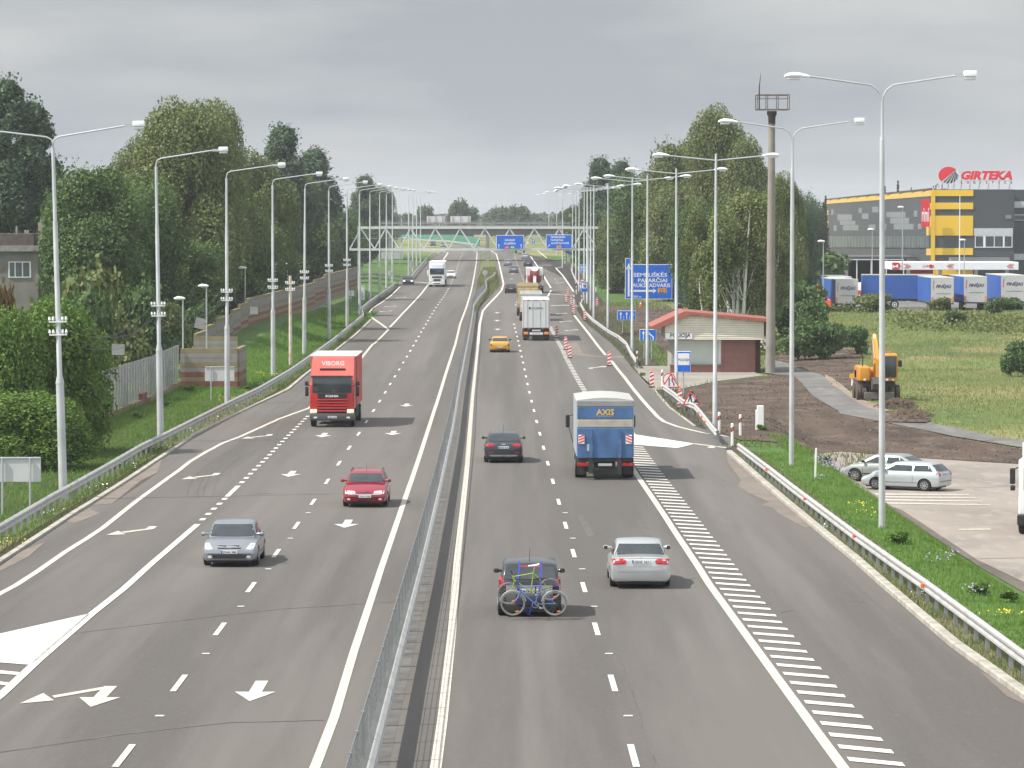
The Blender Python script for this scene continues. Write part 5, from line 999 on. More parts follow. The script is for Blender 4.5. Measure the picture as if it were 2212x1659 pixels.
# ---- bicycles and the rack on the black car
def bicycle(label, col, col2, wr=.31):
    r = empty('bicycle', (0,0,0), label, 'bicycle', 'bicycles on the black car'); fm = paint(col2, col, .2)
    A, Bx = (-.53,0,wr), (.55,0,wr)      # front wheel left, rear wheel right
    for i, cpt in enumerate((A, Bx)):
        pts = [(cpt[0]+wr*.97*math.cos(a), 0, cpt[2]+wr*.97*math.sin(a)) for a in [2*math.pi*k/28 for k in range(29)]]
        w = MB().tube(pts, .02, 7, False).build('wheel', M('tyre_grey', (.2,.195,.185), .8), r, True)
        MB().tube([(cpt[0]+wr*.9*math.cos(a), -.002, cpt[2]+wr*.9*math.sin(a)) for a in [2*math.pi*k/28 for k in range(29)]], .01, 6, False).build('rim', CHR, w, True)
        m = MB()
        for k in range(14): a = 2*math.pi*k/14; m.beam(cpt, (cpt[0]+wr*.92*math.cos(a),0,cpt[2]+wr*.92*math.sin(a)), .0035)
        m.build('spokes', CHR, w); MB().bbox(cpt[0]+.07,cpt[0]+.15,-.02,.0,cpt[2]-.23,cpt[2]-.19,.005,1).build('spoke_reflector', ORL, w)
    hd, st, bb_ = (-.36,0,wr+.42), (.17,0,wr+.46), (.05,0,wr-.02)
    m = MB()
    for a, b, t in (((-.38,0,wr+.47),(-.34,0,wr+.3),.02),(hd,st,.016),((-.35,0,wr+.34),bb_,.018),((.19,0,wr+.56),bb_,.016),(bb_,Bx,.011),(st,Bx,.01)): m.tube([a,b],t,8)
    m.build('frame', fm, r, True); MB().tube([(-.34,0,wr+.32),(-.4,-.03,wr+.15),A],[.014,.012,.01],7).build('fork', fm, r, True)
    MB().tube([(-.38,0,wr+.47),(-.39,0,wr+.57),(-.44,-.02,wr+.58)],.013,7).tube([(-.42,-.28,wr+.6),(-.4,0,wr+.57),(-.42,.24,wr+.6)],.012,6).build('handlebar', BLACK, r, True)
    MB().loft([[(x, w*math.cos(a), wr+.66+.02*math.sin(a)+dz) for a in [2*math.pi*k/8 for k in range(8)]] for x, w, dz in ((.34,.07,.02),(.28,.08,.01),(.15,.04,0),(.05,.02,0))]).tube([(.19,0,wr+.56),(.21,0,wr+.65)],.012,6).build('saddle', SWHITE if col[1] > col[2] else BLACK, r, True)
    MB().ring((bb_[0],bb_[2]),.09,.075,'y',-.05,-.04,18).beam((bb_[0],-.07,bb_[2]),(bb_[0]+.15,-.07,bb_[2]-.08),.02).bbox(bb_[0]+.1,bb_[0]+.2,-.14,-.06,bb_[2]-.1,bb_[2]-.07,.005,1).build('crankset', CHR, r)
    if wr > .3:
        for cpt in (A, Bx): MB().tube([(cpt[0]+(wr+.03)*math.cos(a),0,cpt[2]+(wr+.03)*math.sin(a)) for a in [math.pi*(.05+.9*k/12) for k in range(13)]],.014,6).build('mudguard', GALV, r, True)
    return r
b1 = bicycle('blue bicycle with pale wheels, outer one strapped on the black car', (.1,.18,.55), 'bike_blue'); b1.location = MPV.location + Vector((.09,-2.12-.52,.16)); b1.rotation_euler = (.06,0,0)
b2 = bicycle('lime green and white bicycle, inner one strapped on the black car', (.3,.45,.04), 'bike_lime', .28); b2.location = MPV.location + Vector((.0,-2.12-.27,.48)); b2.rotation_euler = (.05,-.1,0)
r = empty('bicycle_rack', MPV.location + Vector((0,-2.15,.3)), 'blue strapped bicycle rack on the tailgate of the black car', 'bike rack'); BS = M('strap_blue', (.03,.05,.5), .6)
MB().tube([(-.3,0,.35),(-.3,-.5,.62)],.018,7).tube([(.15,0,.35),(.15,-.5,.62)],.018,7).tube([(-.35,-.02,.35),(-.35,-.05,.0),(.2,-.05,0),(.2,-.02,.35)],.018,7).build('rack_frame', BLACK, r)
for x in (-.27,.3): MB().beam((x,.1,1.2),(x-.03,-.1,.6),.035,.01).build('strap', BS, r)
MB().beam((-.3,-.55,.3),(-.05,-.3,-.15),.03,.01).beam((-.02,-.3,-.15),(.1,-.5,.3),.03,.01).beam((-.7,-.03,.65),(-.3,-.3,.6),.03,.01).beam((.75,-.03,.6),(.3,-.3,.5),.03,.01).build('strap', BS, r)
# ---------------------------------------------------------------- trucks
def twheel(r, x, y, s, R=.5, w=.3): return wheel(r, x, y, R, w, s, M('truck_rim', (.3,.3,.3), .6, .3))
# red lorry
RP = M('red_lorry_paint', (.42,.018,.02), .35, 0, .1, 1, coat=.5); RT = M('red_tarpaulin', (.5,.045,.03), .5, 0, .1, .7); TR_ = M('lorry_chassis', (.025,.025,.027), .7)
PF = M('faded_red_panel', (.55,.09,.07), .45, 0, .12, .8, coat=.2)
r = empty('red_lorry', (0,0,0), 'red box lorry with VIBORG on its front, driving towards the camera', 'lorry')
MB().bbox(-1.22,1.22,2.6,4.6,.95,2.5,.12,3).build('cab', RP, r, True)
MB().add([(-1.22,2.55,2.4),(1.22,2.55,2.4),(1.2,4.5,2.4),(-1.2,4.5,2.4),(-1.2,2.2,3.95),(1.2,2.2,3.95),(1.12,2.9,3.9),(-1.12,2.9,3.9),(1.17,4.3,2.95),(-1.17,4.3,2.95)],[(0,1,2,3),(4,7,6,5),(3,2,8,9),(9,8,6,7),(0,3,9,7,4),(1,5,6,8,2),(0,4,5,1)]).build('roof_deflector', PF, r)
MB().bbox(-1.08,1.08,4.48,4.63,1.95,2.85,.06,2).build('windscreen', GLASS, r, True); MB().box(-1.14,1.14,4.45,4.66,2.82,2.93).build('sun_visor', GLASS, r)
MB().bbox(-.8,.8,4.5,4.66,1.62,1.95,.03,1).build('name_panel', BLACK, r); MB().use(SWHITE).text('SCANIA',(0,4.665,1.78),.12,'+y',w=.72,bold=.03).build('lettering',None,r)
m = MB()
for k in range(5): m.bbox(-.84+(k>2)*.05,.84-(k>2)*.05,4.58,4.7,1.52-k*.16,1.61-k*.16,.02,1)
m.build('grille', RP, r); MB().box(-.8,.8,4.5,4.6,.8,1.6).build('grille_back', BLACK, r)
MB().bbox(-1.22,1.22,4.25,4.78,.38,.78,.08,2).build('bumper', M('grey_bumper', (.07,.07,.07), .7), r, True)
for s in (1,-1):
    MB().bbox(min(s*.82,s*1.2),max(s*.82,s*1.2),4.5,4.72,.8,1.02,.04,2).build('headlight', HEADWARM, r, True)
    MB().bbox(min(s*1.3,s*1.48),max(s*1.3,s*1.48),4.2,4.45,1.75,2.3,.05,2).bbox(min(s*1.3,s*1.5),max(s*1.3,s*1.5),4.2,4.42,2.35,2.6,.06,2).beam((s*1.15,4.3,2.4),(s*1.35,4.3,2.35),.04).build('mirror', BLACK, r, True)
    MB().bbox(min(s*1.0,s*.8),max(s*1.0,s*.8),4.66,4.8,.5,.6,.02,1).build('fog_light', HEADL, r)
plate(r, 0, 4.79, .58, 1, 'GRZ 409'); b = MB().bbox(-1.27,1.27,-5.0,2.35,1.1,3.95,.05,2).build('cargo_box', RT, r); MB().bbox(-1.29,1.29,-5.05,2.4,3.93,4.02,.03,1).build('roof_cover', M('white_tarp', (.72,.72,.71), .6, var=.08, scale=.8), b)
MB().use(SWHITE).text('VIBORG',(0,3.52,3.6),.25,'+y',w=1.25,bold=.03).build('lettering',None,r); MB().box(-.7,.7,3.7,3.95,3.2,3.32).build('roof_light_bar', BLACK, r)
MB().box(-.45,.45,-4.9,4.3,.55,1.0).box(-1.1,1.1,-4.6,-4.2,.5,.9).box(-1.2,1.2,-1.5,1.3,.4,1.0).build('chassis', TR_, r)
for s in (1,-1): twheel(r, s*1.05, 3.6, s); twheel(r, s*1.02, -2.9, s, .5, .5)
place(r, 716.7, 924.5, 4.7, False)
# white articulated lorry facing the camera
def artic(label, u, v, wp_, trail, txt=None):
    r = empty('white_lorry', (0,0,0), label, 'lorry'); MB().bbox(-1.22,1.22,5.7,7.7,.9,2.9,.14,3).build('cab', wp_, r, True)
    MB().bbox(-1.1,1.1,5.5,7.3,2.8,3.75,.25,3).build('roof_fairing', wp_, r, True); MB().bbox(-1.1,1.1,7.6,7.74,2.0,2.85,.06,2).build('windscreen', GLASS, r, True)
    MB().bbox(-1.15,1.15,7.65,7.85,2.85,2.98,.03,1).build('sun_visor', PBLUE, r); MB().bbox(-.75,.75,7.68,7.76,1.45,1.72,.03,1).build('grille', BLACK, r); MB().bbox(-.55,.55,7.6,7.75,.95,1.25,.03,1).build('lower_grille', BLACK, r)
    MB().bbox(-1.24,1.24,7.3,7.9,.35,.85,.08,2).build('bumper', wp_, r, True); MB().bbox(-.5,.5,7.88,7.92,.5,.62,.01,1).build('licence_plate', BLACK, r)
    for s in (1,-1):
        MB().bbox(min(s*.75,s*1.15),max(s*.75,s*1.15),7.75,7.92,.7,1.0,.08,2).build('headlight', HEADL, r, True); MB().bbox(min(s*1.3,s*1.5),max(s*1.3,s*1.5),7.3,7.5,1.8,2.7,.05,2).build('mirror', wp_, r, True); twheel(r, s*1.05, 6.6, s); twheel(r, s*1.02, 3.4, s, .5, .5)
        for k in range(3): twheel(r, s*1.05, -4.8-k*1.3, s, .48, .35)
    MB().bbox(-1.27,1.27,-8.3,5.2,1.15,4.0,.04,1).build('trailer_box', trail, r); MB().box(-.45,.45,-8,7.4,.55,1.15).build('chassis', TR_, r); return r
o = artic('white articulated lorry driving towards the camera, far left carriageway', 0, 0, WHT, M('white_trailer', (.66,.67,.66), .5)); place(o, 943.6, 620.5, 7.9, False)
# lorry going away with white trailer
TRW = M('trailer_white', (.6,.62,.62), .35, 0, .05, .6, coat=.3)
r = empty('white_trailer_lorry', (0,0,0), 'articulated lorry seen from behind, white trailer doors edged in red', 'lorry')
MB().bbox(-1.27,1.27,-6.8,6.8,1.2,4.0,.05,2).build('trailer_box', TRW, r); ed = M('dark_red_edge', (.25,.03,.06), .5)
for s in (1,-1):
    d = MB().bbox(min(s*.01,s*1.16),max(s*.01,s*1.16),-6.84,-6.79,1.27,3.86,.01,1).build('rear_door', TRW, r)
    for x in (.35,.85): MB().tube([(s*x,-6.86,1.3),(s*x,-6.86,3.84)],.015,6).build('door_bar', M('door_bar', (.5,.51,.51), .5, .2), d)
    MB().box(min(s*1.16,s*1.2),max(s*1.16,s*1.2),-6.83,-6.78,1.25,3.9).build('edge_strip', ed, r); MB().bbox(min(s*.75,s*1.15),max(s*.75,s*1.15),-6.86,-6.8,.62,.86,.02,1).use(ORL).box(min(s*.8,s*1.15),max(s*.8,s*1.15),-6.88,-6.86,.64,.76).build('tail_light', REDL if False else None, r)
    for k in range(3): twheel(r, s*1.05, -4.6+k*1.3, s, .48, .35)
    twheel(r, s*1.02, 5.2, s, .5, .5); twheel(r, s*1.05, 8.4, s)
    MB().bbox(min(s*.65,s*1.18),max(s*.65,s*1.18),-6.5,-6.35,.2,.5,.02,1).build('mudflap', TR_, r)
MB().box(-1.2,1.2,-6.83,-6.79,3.88,3.92).build('edge_strip', ed, r); MB().box(-1.2,1.2,-6.83,-6.79,1.22,1.27).build('edge_strip', ed, r); MB().use(INK).text('TRANSIMEKSA',(.1,-6.87,3.18),.13,w=1.15,bold=.02).disc((-.62,3.18),.1,'y',-6.875,-6.86,16).build('lettering', None, r)
MB().bbox(-1.2,1.2,-6.75,-6.6,.5,1.15,.03,1).build('underrun_bar', TR_, r); MB().use(PLATE).box(-.62,.62,-6.86,-6.84,.6,.82).use(INK).text('SCHMITZ',(0,-6.865,.71),.09,w=.7).build('name_plate', None, r); MB().use(SWHITE).box(-.4,.4,-6.77,-6.75,.93,1.08).build('licence_plate', None, r)
for x in (-.75,-.2,.05,.7): MB().box(x-.06,x+.06,-6.87,-6.8,3.93,3.97).build('marker_light', BLACK, r)
MB().box(-.5,.5,-6.5,8.8,.55,1.2).build('chassis', TR_, r); MB().bbox(-1.22,1.22,7.3,9.4,.8,3.7,.12,3).build('cab', WHT, r, True)
place(r, 1158.5, 737, 6.8)
# tippers ahead
def tipper(label, u, v, col, h=2.9, L_=4.6):
    r = empty('tipper_lorry', (0,0,0), label, 'lorry', 'construction lorries in the queue'); m = MB(); tp = M('tipper_'+col[0], col[1], .6, 0, .15, 1)
    x0, z0, z1 = 1.22, 1.25, h
    m.box(-x0,x0,-L_/2-1.5,-L_/2-1.42,z0,z1).box(-x0,-x0+.08,-L_/2-1.5,1.4,z0,z1).box(x0-.08,x0,-L_/2-1.5,1.4,z0,z1).box(-x0,x0,1.32,1.4,z0,z1+.3).box(-x0,x0,-L_/2-1.5,1.4,z0-.1,z0)
    for k in range(3): x = -x0+.1+k*.8; m.bbox(x,x+.62,-L_/2-1.56,-L_/2-1.5,z0+.15,z1-.25,.02,1)
    m.box(-x0-.03,x0+.03,-L_/2-1.55,-L_/2-1.4,z1-.02,z1+.08)
    m.build('tipper_body', tp, r); MB().box(-x0+.08,x0-.08,-L_/2-1.4,1.3,z0,z1-.25).build('load', M('gravel_load', (.2,.17,.14), 1, var=.3, scale=3), r)
    MB().bbox(-1.2,1.2,1.8,3.8,.8,3.0,.12,3).build('cab', WHT if col[0] != 'cream' else tp, r, True); MB().box(-.45,.45,-3.6,3.5,.5,1.15).build('chassis', TR_, r)
    for s in (1,-1): twheel(r, s*1.05, 2.9, s); twheel(r, s*1.02, -1.6, s, .5, .5); twheel(r, s*1.02, -2.9, s, .5, .5); MB().bbox(min(s*.7,s*1.1),max(s*.7,s*1.1),-3.85,-3.78,.9,1.05,.02,1).build('tail_light', REDL, r)
    place(r, u, v, 3.8); return r
tipper('white-sided tipper lorry just ahead of the white trailer lorry', 1147.2, 694, ('white', (.62,.62,.6)), 3.05)
tipper('cream tipper lorry with a battered tailgate behind the cement mixer', 1140.5, 683, ('cream', (.5,.4,.2)), 3.55)
r = empty('cement_mixer', (0,0,0), 'cement mixer lorry with a red drum and white hopper frame', 'lorry', 'construction lorries in the queue')
dr = M('red_drum', (.55,.05,.05), .4, 0, .12, 1.5, coat=.3)
MB().tube([(0,-3.0,3.1),(0,-2.4,2.95),(0,-1.2,2.6),(0,.4,2.35),(0,1.5,2.2),(0,2.0,2.15)],[.55,.85,1.15,1.2,.95,.5],24).build('drum', dr, r, True)
MB().tube([(0,-3.1,3.15),(0,-3.5,3.6)],[.3,.5],14).build('hopper', WHT, r); MB().beam((0,-3.3,2.5),(0,-4.1,1.3),.45,.12).build('chute', GALV, r)
MB().box(-1.15,-1.05,-3.1,-3.0,1.0,3.7).box(1.05,1.15,-3.1,-3.0,1.0,3.7).box(-1.2,1.2,-3.15,-2.95,3.6,3.75).box(-1.2,-.7,-3.2,-3.1,2.6,3.6).box(.7,1.2,-3.2,-3.1,2.6,3.6).build('hopper_frame', WHT, r)
MB().bbox(-1.22,1.22,2.4,4.5,.9,3.75,.15,3).build('cab', WHT, r, True); MB().box(-.5,.5,-3.8,4.2,.5,1.2).box(-1.1,1.1,-3.9,-3.7,.6,1.0).build('chassis', TR_, r)
for s in (1,-1):
    twheel(r, s*1.05, 3.5, s); twheel(r, s*1.05, 1.9, s); twheel(r, s*1.02, -1.6, s, .5, .5); twheel(r, s*1.02, -2.9, s, .5, .5); MB().bbox(min(s*.7,s*1.1),max(s*.7,s*1.1),-3.95,-3.9,.7,.85,.02,1).build('tail_light', REDL, r); MB().bbox(min(s*1.25,s*1.4),max(s*1.25,s*1.4),4.0,4.2,1.8,2.6,.04,1).build('mirror', BLACK, r)
place(r, 1155, 633.5, 3.9)
r = empty('flatbed_lorry', (0,0,0), 'dark flatbed lorry far away just below the KAUNAS sign', 'lorry'); MB().bbox(-1.2,1.2,-3.5,2,1.0,1.5,.03,1).build('flatbed', GALVD, r); MB().bbox(-1.2,1.2,2.2,4,.8,2.9,.1,2).build('cab', DKG, r)
for s in (1,-1): twheel(r, s*1.05, 3.1, s); twheel(r, s*1.02, -2.2, s, .5, .5)
place(r, 1123.3, 547, 3.5)
# blue box lorry
BP = M('blue_tail_lift', (.05,.125,.28), .55, 0, .22, 1.6, dirt=(.045,.095,.2)); r = empty('blue_box_lorry', (0,0,0), 'blue box lorry with AXIS on its rear and a folded tail lift', 'lorry')
SB = M('box_side', (.33,.37,.4), .5, 0, .1, .7)
b = MB().bbox(-1.25,1.25,-4.0,3.2,1.05,3.55,.05,2).build('cargo_box', SB, r); MB().loft([[(x,y,3.52+(.16*math.cos(x/1.25*1.35)))for x in (-1.25,-1.0,-.5,0,.5,1.0,1.25)]+[(1.25,y,3.5),(-1.25,y,3.5)] for y in (-3.98,3.18)]).build('roof_cover', M('white_roof', (.4,.4,.38), .6, var=.06), b, True)
MB().bbox(-1.22,1.22,-4.06,-3.99,3.28,3.55,.02,1).build('rear_frame_top', GALVD, r); MB().bbox(-1.2,1.2,-4.06,-3.98,2.72,3.26,.02,1).build('upper_door', BP, r)
MB().bbox(-1.2,1.2,-4.07,-3.98,2.36,2.7,.02,1).build('beige_band', M('beige_band', (.4,.36,.29), .7, var=.15, scale=2), r)
tl_ = MB().bbox(-1.21,1.21,-4.14,-4.04,.98,2.34,.03,2).build('tail_lift', BP, r)
for s in (1,-1):
    MB().poly([(s*.62-.07,1.0),(s*.62+.07,1.0),(s*.62+.09,1.5),(s*.62+.05,2.25),(s*.62-.05,2.25),(s*.62-.07,1.5)],'y',-4.2,-4.13).build('lift_rib', M('worn_blue', (.06,.13,.26), .6, var=.2), tl_)
    m = MB().use(SWHITE).bbox(s*1.02-.13,s*1.02+.13,-4.17,-4.13,1.62,2.02,.01,1); m.use(SRED)
    for k in range(3): zz = 1.64+k*.13; m.poly([(s*1.02-.125,zz+(.1 if s>0 else 0)),(s*1.02+.125,zz+(0 if s>0 else .1)),(s*1.02+.125,zz+(.06 if s>0 else .16)),(s*1.02-.125,zz+(.16 if s>0 else .06))],'y',-4.18,-4.169)
    m.build('warning_plate', None, r); MB().bbox(min(s*.72,s*1.2),max(s*.72,s*1.2),-4.1,-3.95,.62,.78,.02,1).build('tail_light', REDL, r)
    MB().box(s*.62-.09,s*.62+.09,-4.16,-3.7,.3,1.0).build('lift_arm', TR_, r); MB().bbox(min(s*1.4,s*1.58),max(s*1.4,s*1.58),4.3,4.5,1.9,2.5,.04,1).beam((s*1.2,4.4,2.5),(s*1.45,4.4,2.45),.03).beam((s*1.45,4.4,2.0),(s*1.25,4.2,1.2),.02).build('mirror', BLACK, r)
    twheel(r, s*1.02, -2.2, s, .5, .5); twheel(r, s*1.05, 4.1, s); MB().box(s*1.0-.2,s*1.0+.2,-2.95,-2.92,.18,.6).build('mudflap', TR_, r)
MB().bbox(-.78,-.58,-4.18,-4.14,1.3,1.6,.01,1).use(GALV).build('document_box', GALVD, r) ; MB().use(M('axis_gold', (.62,.4,.12), .5)).text('AXIS',(.0,-4.075,3.05),.26,w=.78,bold=.035).text('TRANSPORT',(.0,-4.075,2.87),.05,w=.74,bold=.01).build('lettering',None,r)
MB().box(-1.15,1.15,-4.05,-3.9,.82,.98).box(-.45,.45,-3.8,4.6,.5,1.05).box(-1.1,-.5,-3.9,-3.8,.35,.6).build('chassis', TR_, r); MB().bbox(-.3,.3,-4.0,-3.9,.62,.74,.01,1).build('licence_plate', PLATE, r)
MB().bbox(-1.2,1.2,3.5,5.3,.7,2.9,.15,3).build('cab', paint('blue_cab', (.03,.1,.4)), r, True); MB().use(INK).text('BAR CARGOLIFT',(-.98,-4.145,1.2),.06,w=.4).build('maker_lettering', None, tl_) if False else None
place(r, 1307.5, 1039, 4.15)
# lorry at the right edge of the lot
r = empty('white_lorry', (0,0,0), 'white lorry cab with black mirrors cut off by the right edge, in the lot', 'lorry'); MB().bbox(-1.2,1.2,-1.1,1.1,.75,2.9,.1,3).build('cab', WHT, r, True); MB().bbox(-1.0,1.0,1.05,1.13,1.7,2.6,.05,2).build('windscreen', GLASS, r, True)
MB().bbox(-1.22,1.22,.8,1.35,.4,.8,.06,2).build('bumper', BLACK, r)
for s in (1,-1): twheel(r, s*1.08, .2, s); MB().bbox(min(s*1.32,s*1.52),max(s*1.32,s*1.52),.95,1.15,1.95,2.55,.05,2).bbox(min(s*1.32,s*1.5),max(s*1.32,s*1.5),.95,1.15,1.7,1.9,.05,2).beam((s*1.15,1,2.6),(s*1.42,1.05,2.5),.04).build('mirror', BLACK, r); MB().bbox(min(s*1.2,s*1.24),max(s*1.2,s*1.24),.7,.8,1.0,1.08,.01,1).build('side_light', ORANGE, r)
MB().bbox(-1.25,1.25,-8,-1.3,1.1,3.4,.04,1).build('cargo_box', TRW, r); MB().box(-.4,.4,-7,.8,.5,1.1).build('chassis', TR_, r)
p = U(2215,1160); r.location = (xat(2203,p.y)+1.45, p.y+1.2, T(20,p.y)+.03); r.rotation_euler = (0,0,math.pi-.22)
# ---------------------------------------------------------------- excavator and small machines
EX = M('excavator_orange', (.58,.25,.02), .4, 0, .08, 1, coat=.3); p = U(1898,866)
r = empty('wheeled_excavator', (p.x,p.y,T(p.x,p.y)), 'orange wheeled excavator facing the road with its blade down', 'excavator')
k_ = 1.0; MB().box(-1.0,1.0,.1,3.0,.85,1.15).box(-.6,.6,.2,2.8,.5,.9).build('undercarriage', TR_, r)
MUD = M('muddy_tyre', (.085,.065,.05), .95, var=.3)
for s in (1,-1):
    for y in (.5,2.8):
        for dx in (0,.32): t = MB().tube([(-.13,0,0),(-.1,0,0),(.1,0,0),(.13,0,0)],[.44,.49,.49,.44],20).build('wheel', MUD, r, True); t.location = (s*(1.2-dx),y,.49); 
        MB().disc((0,0),.24,'x',s*.13,s*.15,14).build('rim', EX, t) if False else None
MB().bbox(-.92,.92,-.35,-.2,.12,.55,.05,2).build('blade', M('worn_steel', (.16,.15,.14), .6, .4, .25, 2), r)
MB().bbox(-1.22,-.5,.0,3.0,1.2,2.1,.12,3).build('engine_cover', EX, r, True); MB().bbox(-1.22,1.2,1.6,3.4,1.2,1.95,.15,3).build('counterweight', EX, r, True); MB().box(-.5,.15,.3,3.0,1.15,1.3).build('deck', TR_, r)
cb = MB().bbox(.22,1.16,-.15,1.4,1.2,2.9,.12,3).build('cab', EX, r, True); MB().bbox(.32,1.06,-.18,-.13,1.45,2.75,.07,2).build('windscreen', GLASS, cb, True); MB().box(1.155,1.175,.0,1.2,1.6,2.7).build('side_window', GLASS, cb); MB().bbox(.5,.9,.3,.7,1.6,2.4,.06,2).build('seat', BLACK, cb)
MB().tube([(.7,.3,2.9),(.7,.3,3.05)],.06,8).build('beacon', ORANGE, cb)
for x in (-.85,.5,.85): MB().bbox(x-.08,x+.08,-.2 if x > 0 else -.03,-.1 if x > 0 else .03,1.24,1.36,.02,1).build('work_light', HEADL, r)
MB().tube([(-.95,.5,2.1),(-.95,.5,2.75),(-1.05,.5,2.8)],.03,6).build('exhaust', BLACK, r)
MB().poly([(.2,1.3),(-.1,2.3),(.5,3.4),(1.0,4.0),(1.3,3.85),(.9,3.4),(.35,2.3),(.7,1.4)],'x',-.32,-.02).build('boom', EX, r)
MB().poly([(.9,3.75),(1.3,4.1),(.2,3.6),(-.9,2.6),(-1.0,1.5),(-.7,1.5),(-.6,2.4)],'x',-.26,-.06).build('dipper_arm', EX, r); MB().tube([(-.17,.2,2.9),(-.17,.9,4.0)],.06,8).tube([(-.3,-.5,2.6),(-.3,.6,3.6)],.045,8).build('hydraulic_ram', CHR, r)
MB().poly([(-1.0,1.5),(-.6,1.5),(-.35,1.0),(-.5,.7),(-1.1,.75),(-1.35,1.1)],'x',-.5,.18).build('bucket', M('bucket', (.08,.07,.065), .8, .2), r)
MB().bbox(1.2,1.42,-.1,.1,2.1,2.5,.05,2).build('mirror', BLACK, r)
p = U(1330,634); r = empty('skid_steer_loader', (p.x,p.y,T(p.x,p.y)), 'small white compact loader parked on the grass by the road works', 'loader')
MB().bbox(-.75,.75,.3,2.2,.4,1.35,.1,2).build('body', WHT, r); MB().bbox(-.6,.6,.2,1.6,.7,1.95,.08,2).build('cab', WHT, r); MB().bbox(-.48,.48,.15,.22,.75,1.85,.08,2).build('windscreen', GLASS, r); MB().bbox(-.95,.95,-.5,.2,.05,.55,.1,1).build('bucket', TR_, r)
for s in (1,-1): MB().beam((s*.85,-.1,.5),(s*.85,2.0,1.6),.12).build('lift_arm', WHT, r); twheel(r, s*.8, .6, s, .38, .25); twheel(r, s*.8, 1.6, s, .38, .25)
p = U(*D(1500,700,600,2095,885)); r = empty('roller', (p.x,p.y,T(p.x,p.y)), 'orange-red road machine under the trees left of the big direction sign', 'road roller')
MB().bbox(-1.1,1.1,0,2,.7,1.4,.15,2).build('body', ORANGE, r); MB().bbox(-.6,.7,.8,2,1.4,2.3,.1,2).build('cab', GLASS, r); MB().box(-.7,.8,.7,2.1,2.3,2.38).build('roof', ORANGE, r); MB().tube([(-.9,-.2,.5),(.9,-.2,.5)],.5,18).build('drum', TR_, r)
for s in (1,-1): twheel(r, s*1.0, 2.2, s, .5, .3)
# ---------------------------------------------------------------- warehouse on the right
WY = 500.0; DKW = M('dark_cladding', (.072,.078,.085), .55, .1, .08, .12); YW = M('yellow_cladding', (.78,.5,.035), .5, 0, .05, .2); LGW = M('light_cladding', (.21,.225,.24), .55, .1, .06, .2); WSH = M('grey_white_panel', (.5,.52,.54), .5)
A0 = Vector((57.1, WY)); B0 = Vector((67.6, 792.0))
r = empty('warehouse', (A0.x, A0.y, T(*A0)), 'large dark grey warehouse with yellow bands and a rooftop company sign', 'building'); o0 = Vector(r.location)
Z5 = lambda x, y: D(2500,500,913,x,y)
zr = zat(Z5(1797,318)[1], WY); zg = o0.z - 2
# shell: left long wall, front wall, roof
X = lambda zx: xat(Z5(zx,0)[0], WY); Z = lambda zy: zat(Z5(0,zy)[1], WY)
xe = X(2130); shell = MB().poly([(A0.x,A0.y),(xe,WY),(xe,WY+4),(150,WY+4),(150,792),(B0.x,B0.y)],'z',zg,zr); bw(shell, 'wall', DKW)
n_ = Vector((-(B0-A0).y, (B0-A0).x)).normalized(); n_ = n_ if n_.x < 0 else -n_
def WF(zx, zy):
    u, v = Z5(zx, zy); t = (FPX*A0.x - (u-1106)*A0.y) / ((u-1106)*(B0.y-A0.y) - FPX*(B0.x-A0.x)); t = min(1, max(0, t)); p = A0.lerp(B0, t); return p, zat(v, p.y)
def wrect(m, x0, y0, x1, y1, off=.06, ybr=None, ytr=None):
    a, _ = WF(x0, y0); b, _ = WF(x1, y0); za0 = WF(x0, y1)[1]; za1 = WF(x0, y0)[1]; zb0 = WF(x1, ybr or y1)[1]; zb1 = WF(x1, ytr or y0)[1]; o = n_*off
    vs = [(a.x,a.y,za0),(b.x,b.y,zb0),(b.x,b.y,zb1),(a.x,a.y,za1)]; m.add(vs + [(x+o.x,y+o.y,z) for x,y,z in vs], [(0,1,2,3),(7,6,5,4),(0,4,5,1),(1,5,6,2),(2,6,7,3),(3,7,4,0)])
m = MB(); za = zr-.02; zb = Z(372)
vs = [(A0.x,A0.y,zb),(B0.x,B0.y,zb),(B0.x,B0.y,za),(A0.x,A0.y,za)]; o = n_*.07; m.add(vs+[(x+o.x,y+o.y,z) for x,y,z in vs], [(0,1,2,3),(7,6,5,4),(0,4,5,1),(1,5,6,2),(2,6,7,3),(3,7,4,0)])
for q_ in ((607,485,630,525),(607,570,632,690),(607,780,630,820),(1443,430,1460,480),(1443,535,1460,690),(1424,620,1460,690),(1424,795,1460,850)): wrect(m,*q_,.065)
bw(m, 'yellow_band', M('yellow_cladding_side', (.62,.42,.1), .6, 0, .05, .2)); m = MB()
for q_ in [(705,520,822,570),(725,572,850,605),(750,607,875,650),(655,480,672,525),(675,610,698,655),(877,468,900,510),(985,458,1035,505),(903,512,955,558),(957,602,1012,648),(1072,600,1098,645),(1100,500,1255,545),(1130,547,1285,595),(1160,597,1320,643),(1322,490,1350,540),(1355,595,1385,640)]: wrect(m,*q_,.05)
bw(m, 'light_panels', LGW); m = MB(); wrect(m,612,697,1452,785,.12,ybr=790,ytr=695); bw(m, 'window_band', M('band_glass', (.1,.125,.13), .3, 0, .3, .3)); m = MB()
for x in range(620,1450,24): wrect(m,x,698,x+3,788,.2)
bw(m, 'band_posts', LGW); m = MB()
for x in (625,672,740,818,895,975,1065,1150,1250,1350,1440): a, z = WF(x, 330); m.beam((a.x,a.y,zr+.1),(a.x-.9,a.y-.3,zr-.35),.08)
m.beam((A0.x,A0.y,zr+.06),(B0.x,B0.y,zr+.06),.25); bw(m, 'roof_edge', M('roof_edge', (.07,.06,.055), .7))
bw(MB().box(A0.x-.02,X(1490),WY-.14,WY,zg,Z(322)), 'yellow_pillar', YW); m = MB()
